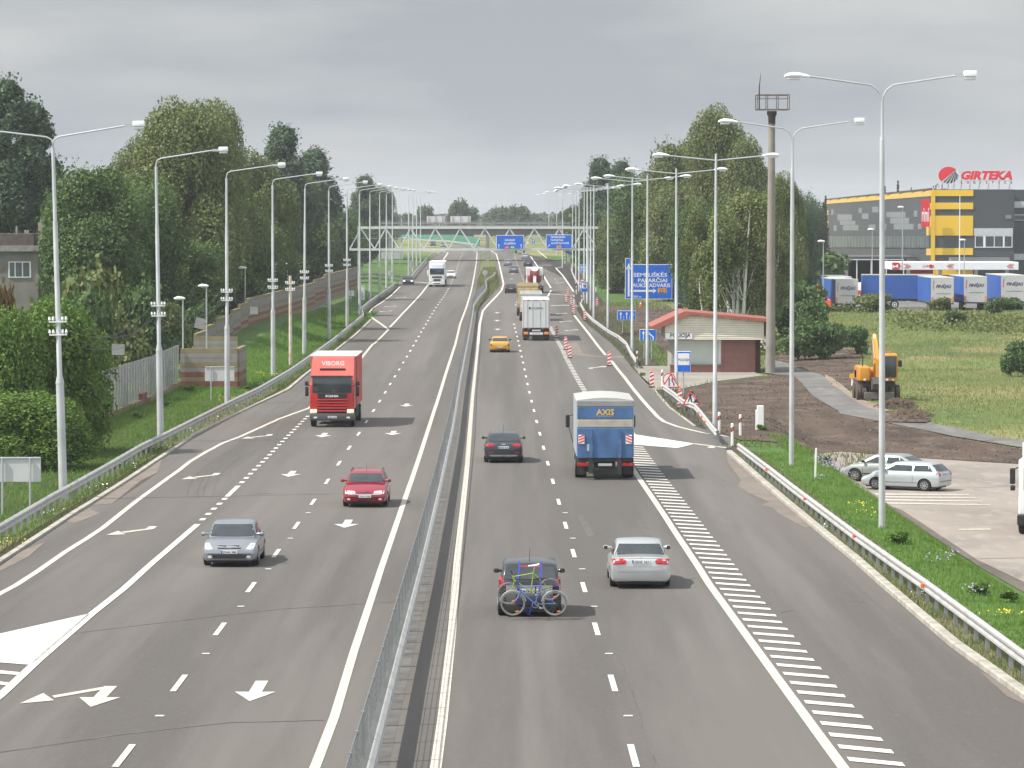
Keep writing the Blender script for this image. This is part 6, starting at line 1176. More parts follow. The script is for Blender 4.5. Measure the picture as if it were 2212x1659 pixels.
for a, b in ((322,372),(425,478),(530,690),(792,847),(960,1010)): m.box(X(1490)+.005,X(1797),WY-.1,WY-.002,Z(b),Z(a))
for k_ in range(6): m.box(X(1490)+.01,X(1797)-.005,WY-.104,WY-.1,Z(690-k_*27)-.006,Z(690-k_*27)+.006)
bw(m, 'yellow_band', YW); bw(MB().box(X(1805),X(2118),WY-.12,WY,Z(690),Z(632)), 'grey_fascia', WSH)
w_ = bw(MB().box(X(1813),X(2115),WY-.1,WY-.01,Z(788),Z(690)), 'window', WHITE)
for a, b in ((1818,1878),(1898,1965),(1972,2037),(2052,2108)): bw(MB().box(X(a),X(b),WY-.12,WY-.1,Z(780),Z(696)), 'pane', WGL, w_)
bw(MB().box(X(2060),X(2105),WY-.08,WY,Z(555),Z(525)), 'vent', LGW); m = MB(); m.box(X(2136),X(2290),WY+3.9,WY+4-.005,Z(466),Z(415)); m.box(X(2136),X(2290),WY+3.9,WY+4-.005,Z(890),Z(840)); bw(m, 'grey_fascia', WSH)
w_ = bw(MB().box(X(2145),X(2290),WY+3.85,WY+3.99,Z(570),Z(520)), 'window', WSH); bw(MB().box(X(2150),X(2285),WY+3.82,WY+3.85,Z(564),Z(527)), 'pane', WGL, w_)
bw(MB().box(X(1600),X(2070),WY-3,WY-.15,Z(895),Z(868)), 'entrance_canopy', LGW)
# rooftop sign
YS_ = WY+1.5; XS_ = lambda zx: xat(Z5(zx,0)[0], YS_); ZS_ = lambda zy: zat(Z5(0,zy)[1], YS_)
r = empty('roof_sign', (XS_(1800), YS_, zr), 'rooftop sign with red GIRTEKA lettering and a red striped oval emblem', 'sign'); o0 = Vector(r.location)
cx, cz, rx, rz_ = XS_(1597), ZS_(203), 82/2212*913/1.543/FPX*YS_, 68/2212*913/1.543/FPX*YS_
LR = M('letter_red', (.72,.03,.05), .4, 0, .04, 1)
def arc(a0, a1, n=20, k_=1): return [(cx+rx*k_*math.cos(math.radians(a0+(a1-a0)*i/n)), cz+rz_*k_*math.sin(math.radians(a0+(a1-a0)*i/n))) for i in range(n+1)]
e_ = bw(MB().use(SWHITE).poly(arc(0,354,30),'y',YS_,YS_+.25), 'emblem_disc'); m = MB(); m.use(LR).poly(arc(42,228),'y',YS_-.03,YS_)
P0 = arc(42,43,1)[0]; 
for i, (a, b) in enumerate(((238,247),(256,268),(278,291),(301,314),(324,337),(347,358))):
    m.use(INK).poly([(P0[0]-.05,P0[1]-.1-i*.05)] + arc(a,b,5,.98),'y',YS_-.035-i*.002,YS_-.0)
bw(m, 'emblem'); bw(MB().use(LR).text('GIRTEKA',((XS_(1697)+XS_(2112))/2,YS_,ZS_(203)),ZS_(170)-ZS_(235),w=XS_(2112)-XS_(1697),bold=.06,shear=.25,depth=.1), 'lettering')
m = MB().use(INK)
for i, ch in enumerate('LOGISTICS'): m.text(ch,(XS_(1704+i*50),YS_,ZS_(261)),ZS_(251)-ZS_(272),bold=.03,depth=.08)
bw(m, 'lettering'); m = MB()
for zx in (1552,1600,1645,1705,1775,1850,1925,2010,2095): m.beam((XS_(zx),YS_+.2,zr),(XS_(zx),YS_+.2,ZS_(250 if zx < 1690 else 180)),.06); m.beam((XS_(zx),YS_+.2,ZS_(262)),(XS_(zx),YS_+1.6,zr),.05)
m.beam((XS_(1690),YS_+.2,ZS_(178)),(XS_(2110),YS_+.2,ZS_(178)),.05).beam((XS_(1690),YS_+.2,ZS_(248)),(XS_(2110),YS_+.2,ZS_(248)),.05); bw(m, 'support_frame', GALV)
r = empty('wall_banner', (X(1406), WY-2, Z(620)), 'tall red banner with white lettering at the warehouse corner', 'banner'); o0 = Vector(r.location)
bw(MB().box(X(1372),X(1441),WY-1.1,WY-.95,Z(620),Z(400)), 'banner_panel', LR); bw(MB().use(SWHITE).text('rimi',(X(1405),WY-1.105,Z(515)),2.0,w=.95,bold=.02), 'lettering')
# petrol station canopy
CY = 450.0; X = lambda zx: xat(Z5(zx,0)[0], CY); Z = lambda zy: zat(Z5(0,zy)[1], CY)
r = empty('petrol_canopy', (X(1650), CY, T(X(1650),CY)), 'long white petrol station canopy fascia with red LUKOIL lettering', 'canopy'); o0 = Vector(r.location)
bw(MB().bbox(X(1145),X(2167),CY,CY+9,Z(968),Z(905),.04,1), 'fascia', SWHITE); LKR = M('fuel_red', (.55,.03,.03), .4); m = MB().use(LKR).box(X(1146),X(1200),CY-.03,CY,Z(966),Z(907)).poly([(X(1200),Z(966)),(X(1216),Z(936)),(X(1200),Z(907))],'y',CY-.03,CY)
m.use(SWHITE).poly([(X(1150),Z(925)),(X(1170),Z(938)),(X(1192),Z(920)),(X(1196),Z(952)),(X(1172),Z(944)),(X(1150),Z(955))],'y',CY-.04,CY-.03)
m.use(LKR).text('LUK',(X(1420),CY,Z(938)),Z(929)-Z(948),w=X(1446)-X(1394),bold=.03).text('IL',(X(1482),CY,Z(938)),Z(929)-Z(948),w=X(1492)-X(1472),bold=.03).disc((X(1459),Z(939)),.24,'y',CY-.03,CY,14)
for c_, s_ in ((1240,1),(1254,1),(1268,1),(1645,-1),(1630,-1),(1615,-1),(2130,-1),(2115,-1),(2100,-1)):
    a = X(c_); w = .1; t = .33*s_; m.poly([(a,Z(955)),(a+w*s_,Z(955)),(a+w*s_+t,Z(938)),(a+w*s_,Z(921)),(a,Z(921)),(a+t,Z(938))],'y',CY-.03,CY)
bw(m, 'lettering')
for zx in (1300,1560,1850,2100): bw(MB().box(X(zx)-.2,X(zx)+.2,CY+3,CY+3.4,o0.z,Z(968)), 'pillar', WHITE)
bw(MB().box(X(1345),X(1515),CY+5,CY+8,o0.z,Z(968)), 'shop_front', LKR)
# loading dock canopy along the long side
r = empty('loading_canopy', (52, 560, T(52,560)), 'low grey loading canopy on thin white posts along the warehouse', 'canopy'); o0 = Vector(r.location)
XC = lambda zx: xat(Z5(zx,0)[0],522); zc = zat(Z5(0,880)[1],522)
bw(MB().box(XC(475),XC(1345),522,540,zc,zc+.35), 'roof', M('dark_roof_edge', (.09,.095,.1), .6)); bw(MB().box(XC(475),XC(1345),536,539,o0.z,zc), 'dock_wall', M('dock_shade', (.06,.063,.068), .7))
for zx in (475,590,675,740,862,978,1100,1240): bw(MB().box(XC(zx)-.07,XC(zx)+.07,522.1,522.25,o0.z,zc), 'post', WHITE)
bw(MB().box(XC(475),XC(1240),522.0,522.1,zc-.15,zc-.03), 'fascia_strip', WHITE)
# trailers parked in the yard
FB = M('curtain_blue', (.035,.11,.38), .5, 0, .12, .35); TG_ = M('trailer_grey', (.5,.5,.47), .5, 0, .06, .7); TF = M('trailer_floor', (.04,.04,.045), .7)
def trailer(label, zx0, zx1, zy0, zy1, Y, rz=0, side=FB, cat='trailer'):
    x0, x1 = xat(Z5(zx0,0)[0],Y), xat(Z5(zx1,0)[0],Y); zt = zat(Z5(0,zy0)[1],Y); g0 = T((x0+x1)/2,Y); H_ = zt-g0; w = (x1-x0)/2
    r = empty('trailer', ((x0+x1)/2,Y,g0), label, cat, 'curtain-sided trailers parked behind the meadow', rz)
    MB().box(-w,w,.02,13.4,1.1,H_-.05).build('curtain_side', side, r); MB().bbox(-w,w,-.03,.04,1.05,H_,.01,1).build('rear_door', TG_, r); MB().box(-w-.02,w+.02,.0,13.5,H_-.06,H_+.02).build('roof', TG_, r); MB().box(-w,w,.0,13.4,.9,1.1).build('floor', TF, r)
    m = MB().use(M('letter_navy', (.02,.03,.12), .5)).text('FINĖJAS',(.12,-.04,H_-.95),.34,w=w*1.35,bold=.03,shear=.25).text('www.finejas.lt',(.1,-.04,H_-1.75),.13,w=w*1.3,bold=.01); m.use(SRED).box(-w+.18,-w+.26,-.05,-.03,H_-1.3,H_-.75).use(INK).beam((-w+.25,-.045,H_-.7),(-w+.3,-.045,H_-.35),.05,.02); m.build('lettering', None, r)
    for s in (1,-1):
        MB().use(ORL).bbox(min(s*(w-.22),s*(w-.05)),max(s*(w-.22),s*(w-.05)),-.06,-.03,1.15,1.75,.01,1).build('tail_light', None, r)
        for k_ in range(3): twheel(r, s*(w-.25), 2.2+k_*1.3, s, .5, .35)
    return r
trailer('blue curtain trailer with grey doors, leftmost of those reading FINEJAS', 690,872,1045,1245,400,.03)
trailer('blue curtain trailer, second from the left of those showing rear doors', 1462,1645,1030,1240,402)
trailer('blue curtain trailer, third from the left of those showing rear doors', 1727,1912,1022,1225,406)
trailer('blue curtain trailer, cut by the right edge of the picture', 2027,2230,1012,1210,410)
o = trailer('trailer partly hidden behind the leftmost one, only its grey edge showing', 640,820,1025,1230,412)
# one parked sideways
Y = 418.0; x0, x1 = xat(Z5(912,0)[0],Y), xat(Z5(1352,0)[0],Y)+2; g0 = T(x0,Y); zt = zat(Z5(0,1008)[1],Y)-g0
r = empty('trailer', (x0,Y,g0), 'long blue curtain trailer parked sideways between the rear-facing ones', 'trailer', 'curtain-sided trailers parked behind the meadow')
MB().box(0,x1-x0,0,2.5,1.15,zt-.05).build('curtain_side', FB, r); MB().box(0,x1-x0,-.02,2.52,zt-.06,zt+.05).build('roof', TG_, r); MB().box(0,x1-x0,.05,2.4,.9,1.15).build('floor', TF, r)
MB().use(SWHITE).text('www.finejas.lt',(9.0,0,2.85),.22,w=2.1,bold=.02).text('FREIGHT FORWARDING',(9.0,0,2.45),.17,w=2.2,bold=.02).build('lettering', None, r)
for x in (1.0,2.3,3.6):
    t = MB().cyl((0,-.05,0),(0,.3,0),.5,18).build('wheel', RUB, r); t.location = (x,.1,.5); MB().ring((0,0),.3,.22,'y',-.07,-.04,16).disc((0,0),.12,'y',-.07,-.04,12).build('rim', WHITE, t)
def yard_lorry(label, u, v, ht, rz, name='white_lorry', trail=True):
    Y = FPX*0; 
    r = empty(name, (0,0,0), label, 'lorry', None); MB().bbox(-1.22,1.22,5.7,7.7,.9,2.9,.14,3).build('cab', WHT, r, True); MB().bbox(-1.1,1.1,5.6,7.2,2.8,3.8,.25,3).build('roof_fairing', WHT, r, True)
    MB().bbox(-1.1,1.1,7.6,7.74,2.0,2.8,.06,2).build('windscreen', GLASS, r, True); MB().box(-1.235,-1.21,6.4,7.3,1.9,2.6).box(1.21,1.235,6.4,7.3,1.9,2.6).build('side_window', GLASS, r); MB().box(-1.27,1.27,-8.3,5.2,1.15,4.0).build('trailer_box', M('reefer_white', (.55,.57,.58), .5, var=.04), r); MB().box(-.45,.45,-8,7.4,.55,1.15).build('chassis', TR_, r)
    for s in (1,-1):
        twheel(r, s*1.05, 6.6, s); twheel(r, s*1.02, 3.4, s, .5, .5)
        for k_ in range(3): twheel(r, s*1.05, -4.8-k_*1.3, s, .48, .35)
    return r
r = yard_lorry('white articulated lorry parked diagonally behind the blue trailers', 0,0,0,0); ZY = 548.0-48; hx = Vector((-.42,-.907)); cx_ = xat(Z5(415,0)[0],ZY); r.location = (cx_-hx.x*7, ZY-hx.y*7, T(cx_,ZY)+.35); r.rotation_euler = (0,0,math.atan2(-hx.x,hx.y))
r = empty('white_van', (xat(Z5(880,0)[0],440),440,T(xat(Z5(880,0)[0],440),440)), 'white high-roof van with red markings behind the blue trailers', 'van'); r.rotation_euler = (0,0,math.radians(75)); r.scale = (1,1,1)
MB().loft([[(x,y,z) for x,z in ((-1,.4),(1,.4),(1,a),(.85,b),(-.85,b),(-1,a))] for y,a,b in ((-2.9,2.2,2.6),(1.2,2.2,2.65),(1.7,2.0,2.5),(2.5,1.25,1.35),(3.0,1.0,1.05))]).build('body', WHT, r, True)
for s in (1,-1): MB().box(min(s*1,s*1.02),max(s*1,s*1.02),1.0,2.0,1.3,1.85).build('side_window', GLASS, r); MB().box(min(s*1,s*1.015),max(s*1,s*1.015),-2.6,.2,1.2,1.7).build('red_marking', LKR, r); twheel(r, s*.9, 2.1, s, .35, .22); twheel(r, s*.9, -1.9, s, .35, .22)
p = (xat(Z5(610,0)[0],395),395); r = empty('orange_digger', (p[0],p[1],T(*p)), 'small bright orange machine standing left of the leftmost blue trailer', 'machine')
MB().bbox(-.5,.6,0,1.5,.4,1.6,.1,2).build('body', ORANGE, r); MB().poly([(-.4,1.4),(-1.0,3.2),(-.7,3.3),(0,1.5)],'y',.3,.6).build('boom', ORANGE, r); MB().bbox(-.7,.8,-.1,1.6,0,.5,.1,1).build('tracks', TR_, r)
Y = 420.0; x0 = xat(1458,Y); r = empty('trailer', (x0,Y,T(x0,Y)), 'blue curtain trailer parked behind the trunks of the roadside trees', 'trailer', 'curtain-sided trailers parked behind the meadow'); zt = zat(594,Y)-T(x0,Y)
MB().box(0,3.0,0,2.5,1.15,zt).build('curtain_side', FB, r); MB().box(-.02,3.02,-.02,2.5,zt,zt+.12).build('roof', TG_, r)
for x in (.5,2.2): t = MB().cyl((0,-.05,0),(0,.3,0),.5,18).build('wheel', RUB, r); t.location = (x,.1,.5)
for i, (zx, zt_, zb_) in enumerate(((590,735,1075),(370,748,900),(1728,725,1000),(985,640,1010),(1228,460,1000))):
    Y = (385,398,440,446,444)[i]; x = xat(Z5(zx,0)[0],Y); z = zat(Z5(0,zt_)[1],Y)-5.65; s_ = 1
    lamp('SM', x, Y, ('small yard lamp left of the blue trailers','small yard lamp peeping over the bushes right of the tall mast','small yard lamp rising before the yellow warehouse bands','small yard lamp above the sideways blue trailer','tall thin yard lamp before the red warehouse banner')[i], 'yard lamps', 1, 0, z)
p = (xat(Z5(1690,0)[0],446),446); o = MB().tube([(0,0,0),(0,0,zat(Z5(0,370)[1],446)-T(*p))],[.09,.04],8).build('flagpole', WHITE); o.location = (p[0],p[1],T(*p)); tag(o, 'tall thin white flagpole in front of the yellow warehouse bands', 'flagpole')
# ---------------------------------------------------------------- vegetation
def leafmat(name, c0, c1, sc=.45, tr=.25):
    m = bpy.data.materials.new(name); m.use_nodes = True; t = m.node_tree; p = t.nodes['Principled BSDF']; p.inputs['Roughness'].default_value = .6; p.inputs['Specular IOR Level'].default_value = .3
    g = t.nodes.new('ShaderNodeTexCoord'); n = t.nodes.new('ShaderNodeTexNoise'); n.inputs['Scale'].default_value = sc; n.inputs['Detail'].default_value = 8; n.inputs['Roughness'].default_value = .75
    r = t.nodes.new('ShaderNodeValToRGB'); r.color_ramp.elements[0].position = .32; r.color_ramp.elements[1].position = .68; r.color_ramp.elements[0].color = (*c0,1); r.color_ramp.elements[1].color = (*c1,1)
    t.links.new(g.outputs['Object'], n.inputs[0]); t.links.new(n.outputs[0], r.inputs[0]); t.links.new(r.outputs[0], p.inputs['Base Color'])
    tl = t.nodes.new('ShaderNodeBsdfTranslucent'); mx_ = t.nodes.new('ShaderNodeMixShader'); mx_.inputs[0].default_value = tr; t.links.new(r.outputs[0], tl.inputs[0]); t.links.new(p.outputs[0], mx_.inputs[1]); t.links.new(tl.outputs[0], mx_.inputs[2])
    t.links.new(mx_.outputs[0], t.nodes['Material Output'].inputs[0]); MATS[name] = m; return m
LF = dict(maple=leafmat('leaf_maple', (.052,.1,.028), (.12,.19,.05)), birch=leafmat('leaf_birch', (.105,.135,.045), (.21,.24,.085)), poplar=leafmat('leaf_poplar', (.055,.1,.058), (.12,.18,.095)), bright=leafmat('leaf_cherry', (.055,.12,.022), (.17,.27,.045), .9),
    rust=leafmat('leaf_rusty', (.07,.07,.025), (.19,.1,.035), 1.2), shrub=leafmat('leaf_shrub', (.05,.1,.03), (.11,.18,.055), .8), far=leafmat('leaf_far', (.06,.095,.05), (.105,.14,.075), .2), olive=leafmat('leaf_olive', (.09,.12,.035), (.185,.215,.07)), spruce=leafmat('leaf_spruce', (.02,.04,.024), (.035,.06,.035), .5, .05))
BARK = M('bark', (.07,.055,.045), .95, var=.3, scale=3); BIRK = M('birch_bark', (.55,.54,.5), .8, var=.1, scale=1.3, stretch=(1,1,4), dirt=(.06,.055,.05)); BIRK.node_tree.nodes['Color Ramp' if 'Color Ramp' in BIRK.node_tree.nodes else 'ColorRamp'].color_ramp.elements[1].position = .42
def quads(P, Nn, size, asp=1.0, drop=0):
    """leaf clumps: one quad per point, facing about Nn"""
    n = len(P); r = RNG.normal(size=(n,3)); a = np.cross(Nn, r); a /= np.linalg.norm(a,axis=1,keepdims=True)+1e-9; b = np.cross(Nn, a); b /= np.linalg.norm(b,axis=1,keepdims=True)+1e-9
    s = (size*RNG.uniform(.55,1.35,n))[:,None]; a = a*s; b = b*s*asp
    bend = Nn/(np.linalg.norm(Nn,axis=1,keepdims=True)+1e-9)*s*.25
    v = np.stack([P-a*.9-b*.35, P+b*-.9+bend*.2, P+a-b*.2, P+b*.95-bend], 1).reshape(-1,3); return v
def mesh_quads(name, v, mat):
    n = len(v)//4; me = bpy.data.meshes.new(name); me.vertices.add(len(v)); me.vertices.foreach_set('co', v.astype(np.float32).ravel()); me.loops.add(n*4); me.loops.foreach_set('vertex_index', np.arange(n*4, dtype=np.int32)); me.polygons.add(n); me.polygons.foreach_set('loop_start', np.arange(0,n*4,4,dtype=np.int32)); me.polygons.foreach_set('loop_total', np.full(n,4,dtype=np.int32)); me.update(); me.validate()
    if mat: me.materials.append(mat)
    return me
def crown_pts(n, blobs, shell=.55):
    """points in the outer part of a set of ellipsoids (centre, radii)"""
    w = np.array([b[1][0]*b[1][1]+b[1][0]*b[1][2] for b in blobs]); w = w/w.sum(); idx = RNG.choice(len(blobs), n, p=w); C = np.array([b[0] for b in blobs])[idx]; R = np.array([b[1] for b in blobs])[idx]
    d = RNG.normal(size=(n,3)); d /= np.linalg.norm(d,axis=1,keepdims=True); rad = shell+(1.08-shell)*RNG.random(n)**.6; return C + d*R*rad[:,None], d*.6 + RNG.normal(size=(n,3))*.55 + np.array([0,0,.35])
def blobset(kind, H, R, k=26):
    out = []
    for i in range(k):
        if kind == 'poplar': t = RNG.uniform(.12,1); a = RNG.uniform(0,6.28); rr = R*(1-t)**.4*RNG.uniform(.15,.8); s = R*RNG.uniform(.28,.5)*(1.15-t*.55); out.append(((rr*math.cos(a),rr*math.sin(a),H*t*.92),(s,s,s*1.25)))
        elif kind == 'round': t = RNG.uniform(.2,.95); a = RNG.uniform(0,6.28); t = RNG.uniform(.16,.88); e_ = (1-((t-.45)/.62)**2)**.5; rr = R*e_*RNG.uniform(.2,.85); s = R*RNG.uniform(.22,.42); out.append(((rr*math.cos(a),rr*math.sin(a),H*t),(s,s,s*1.05)))
        elif kind == 'weep': t = RNG.uniform(.22,.95); a = RNG.uniform(0,6.28); e_ = (1-((t-.35)/.66)**2)**.5 if t > .35 else .95; rr = R*e_*RNG.uniform(.15,.85); s = R*RNG.uniform(.24,.42); out.append(((rr*math.cos(a),rr*math.sin(a),H*t*.93),(s,s,s*1.3)))
        elif kind == 'weephigh': t = RNG.uniform(.36,.95); a = RNG.uniform(0,6.28); rr = R*RNG.uniform(.15,.85); s = R*RNG.uniform(.2,.36); out.append(((rr*math.cos(a),rr*math.sin(a),H*t*.93),(s,s,s*1.2)))
        elif kind == 'shrub': a = RNG.uniform(0,6.28); rr = R*RNG.uniform(0,.75); s = R*RNG.uniform(.25,.5); out.append(((rr*math.cos(a),rr*math.sin(a),H*RNG.uniform(.2,.75)),(s,s,s*H/R*.45)))
    return out
def mk_crown(kind, H, R, n, size):
    bl_ = blobset(kind, H, R, {'poplar':34,'round':56,'weep':52,'weephigh':34,'shrub':18}[kind])
    P, Nn = crown_pts(n, bl_)
    v = quads(P, Nn, size)
    if kind[:4] == 'weep':                      # hanging strands
        ns = n//14; S0, _ = crown_pts(ns, bl_, .85); L_ = RNG.uniform(.6,2.4,ns)*H/16; k_ = 9; t = np.linspace(0,1,k_); Q = np.repeat(S0,k_,0); tt = np.tile(t,ns); Q[:,2] -= tt*np.repeat(L_,k_); c = S0.copy(); c[:,2] = 0; c /= np.linalg.norm(c,axis=1,keepdims=True)+1e-9; Q += np.repeat(c,k_,0)*(np.sin(tt*1.5)*.35)[:,None]; Q += RNG.normal(size=Q.shape)*.07
        v = np.concatenate([v, quads(Q, RNG.normal(size=Q.shape)*[1,1,.3], size*.75, 1.5)])
    else:                                   # sprigs sticking out of the outline
        ns = n//40; S0, Nd = crown_pts(ns, bl_, 1.0); k_ = 5; t = np.linspace(0,1,k_); d = Nd/np.linalg.norm(Nd,axis=1,keepdims=True); Q = np.repeat(S0,k_,0)+np.repeat(d,k_,0)*(np.tile(t,ns)*R*.16)[:,None]; Q += RNG.normal(size=Q.shape)*size*.6; v = np.concatenate([v, quads(Q, RNG.normal(size=Q.shape), size*.8)])
    return v, bl_
def trunk_mb(H, R, bl_, kind, r0=.3, stems=1):
    m = MB(); rnd = random.Random(int(H*100+R*10))
    for s_ in range(stems):
        dx = (s_-(stems-1)/2)*.9; top = H*(.8 if kind != 'shrub' else .5); pts = [(dx*.3 + dx*t*1.6 + rnd.uniform(-.12,.12)*t*3, rnd.uniform(-.1,.1)*t*3, -.3+top*t) for t in (0,.15,.3,.5,.7,1)]
        m.tube(pts, [r0,r0*.82,r0*.7,r0*.5,r0*.32,r0*.1], 8)
        for b in bl_[s_::stems]:
            t = max(.2, min(.9, b[0][2]/top-.2)); i = min(4, int(t*5)); a = Vector(pts[i]).lerp(Vector(pts[min(5,i+1)]), .5); q_ = Vector(b[0]); mid = a.lerp(q_, .5)+Vector((0,0,.3)); m.tube([a,mid,q_],[r0*.3,r0*.16,r0*.05],5,False)
    return m
PRO = {}
def proto(key, kind, H, R, n, size, r0, stems=1, bark=None):
    v, bl_ = mk_crown(kind, H, R, n, size); PRO[key] = (mesh_quads('crown', v, LF['shrub']), trunk_mb(H, R, bl_, kind, r0, stems), bark or BARK, H, R, {})
proto('maple','round',16,6,52000,.15,.34); proto('maple2','round',15,6.5,48000,.155,.32); proto('birch','weep',18,4.6,36000,.115,.2,2,BIRK); proto('birch2','weephigh',17,4.2,17000,.12,.27,4,BIRK); proto('willow','weep',20,6.5,60000,.125,.35); proto('poplar','poplar',22,4.6,46000,.155,.35)
proto('shrub','shrub',3.2,2.2,5200,.13,.05); proto('shrub2','shrub',2.4,2.0,4200,.12,.05); proto('cherry','weep',8.5,4.6,42000,.105,.2); proto('farwood','round',14,7,5200,.5,.3); proto('bush_small','shrub',1.1,.8,900,.09,.03)
# spruce
def spruce():
    v = []; H = 14
    for i in range(26):
        z = 1.2+i*.5; R = 2.6*(1-z/H)+.15
        for j in range(14):
            a = j*.449+i*.8; n = 12; t = RNG.random(n); P = np.stack([np.cos(a)*R*t, np.sin(a)*R*t, z-t*R*.25+RNG.normal(size=n)*.05],1)+RNG.normal(size=(n,3))*.08; v.append(quads(P, RNG.normal(size=(n,3))+[0,0,1], .16))
    return np.concatenate(v)
PRO['spruce'] = (mesh_quads('crown', spruce(), LF['spruce']), MB().tube([(0,0,-.3),(0,0,14)],[.22,.02],7), BARK, 14, 2.6, {})
GLT_ = 'trees behind the left noise walls'; GLS_ = 'shrubs by the glassy noise wall'
def tree(key, name, label, group, x, y, top, leaf, width=None, z=None, rz=None, part='crown', cat='tree'):
    """a tree standing at x, y whose top reaches height `top` (world z)"""
    me, tm, bark, H, R, cache = PRO[key]; zg = T(x, y) if z is None else z; k = (top-zg)/H; kx = (width/2/R) if width else k
    r = empty(name, (x,y,zg), label, cat, group, RNG.uniform(0,6.28) if rz is None else rz); r.scale = (kx,kx,k)
    if 'm' not in cache: o = bpy.data.objects.new(part, me); COL.objects.link(o); t = tm.build('trunk', bark, None, True); cache['m'] = (me, t.data); 
    else: o = bpy.data.objects.new(part, me); COL.objects.link(o); t = bpy.data.objects.new('trunk', cache['m'][1]); COL.objects.link(t)
    o.parent = r; t.parent = r; o.material_slots[0].link = 'OBJECT'; o.material_slots[0].material = LF[leaf]; return r
def tpx(key, name, label, group, u, vtop, Y, leaf, wpx, **kw):
    if group == GLT_ or group == GLS_: Y = max(Y, (24.2 if group == GLT_ else 23.0)*FPX/(1106-u-.6*wpx)) if u > 100 else max(Y, 322 if group == GLT_ else Y)
    return tree(key, name, label, group, xat(u,Y), Y, zat(vtop,Y), leaf, wpx/FPX*Y*1.25, **kw)
GLT = 'trees behind the left noise walls'
for a in [('poplar','poplar_tree','very tall dark poplar at the left edge of the picture',20,165,345,'poplar',190),('poplar','poplar_tree','poplar beside the tallest left one, slightly lower with a ragged top',78,215,350,'poplar',150),('poplar','poplar_tree','dark poplar crown rising behind the house roof, left edge',-20,250,330,'poplar',160),
    ('maple','maple_tree','dense dark green maple behind the nearest pair of tall left lamps',205,352,290,'maple',210),('maple2','maple_tree','dark maple filling the gap left of the second tall lamp',290,390,300,'maple',210),('maple2','maple_tree','dark broad tree low behind the leafy cherry, right of the house',165,430,312,'maple',125),
    ('willow','willow_tree','tall olive willow with twin tops, highest of the left trees',385,222,325,'birch',230),('willow','willow_tree','tall olive willow just right of the highest one',462,226,330,'birch',190),('birch','birch_tree','olive birch crown between the willow and the dark poplar',545,318,345,'olive',150),('willow','willow_tree','broad olive willow behind the third tall lamp',325,300,335,'birch',190),
    ('poplar','poplar_tree','dark blue-green poplar with a rounded ragged top, right of the willows',610,268,430,'poplar',150),('poplar','poplar_tree','dark poplar shoulder sloping down to the right of the left trees',678,318,440,'poplar',140),('maple','maple_tree','dark green tree behind the fourth tall lamp',590,405,380,'maple',200),('willow','willow_tree','light olive bushy tree behind the fifth tall lamp',640,370,400,'olive',140),
    ('maple2','maple_tree','dark tree behind the striped wall at its middle',470,420,340,'maple',210),('maple','maple_tree','dark green tree at the far end of the striped wall',690,430,470,'maple',150),('poplar','poplar_tree','far dark tree near the left end of the gantry',790,378,640,'poplar',90),('willow','willow_tree','far drooping tree whose tip touches the far lamps, left of gantry',822,405,700,'far',75),
    ('maple2','maple_tree','low dark tree behind the front of the noise wall',385,520,280,'maple',190),('maple','maple_tree','shaded dark tree behind the stepped part of the wall',500,510,330,'maple',170),('maple2','maple_tree','dark tree between house and maple, lower left',150,470,330,'maple',100),('maple2','maple_tree','shaded tree low behind the far wall end',730,470,520,'maple',110),('maple','maple_tree','dark low tree behind the small lamps',585,500,410,'maple',120),('maple2','maple_tree','dark low tree right of the small lamps behind the wall',650,480,440,'maple',110)]:
    tpx(a[0],a[1],a[2],GLT,a[3],a[4],a[5],a[6],a[7])
GLS = 'shrubs by the glassy noise wall'
for i, a in enumerate([(20,592,190,'rust',70),(95,640,210,'shrub',130),(170,610,225,'shrub',150),(250,640,225,'olive',130),(320,670,235,'shrub',120),(365,640,240,'olive',90),(180,560,250,'olive',170),(285,600,255,'shrub',120),(430,650,262,'shrub',70)]):
    tpx('shrub','shrub',('rusty shrub below the house at the left edge','green shrub right of the rusty one, left edge','shrub above the leafy cherry tree','olive shrub behind the glassy wall, left of the hanging board','green shrub behind the glassy wall near its far end','olive shrub at the corner of the striped wall','large olive shrub below the dark maple','green shrub between maple and glassy wall','shrub behind the stepped wall top')[i],GLS,a[0],a[1],a[2],a[3],a[4],cat='shrub')
tpx('cherry','cherry_tree','big bright green leafy tree in the left foreground, drooping leaves','foreground trees, left',118,668,172,'bright',225); tpx('cherry','cherry_tree','bright green tree cut by the left edge, beside the foreground one','foreground trees, left',-15,690,168,'bright',200)
tpx('cherry','cherry_tree','low bright green foliage behind the large blank sign, left edge','foreground trees, left',40,860,160,'bright',250)
GRT = 'trees beyond the police hut'
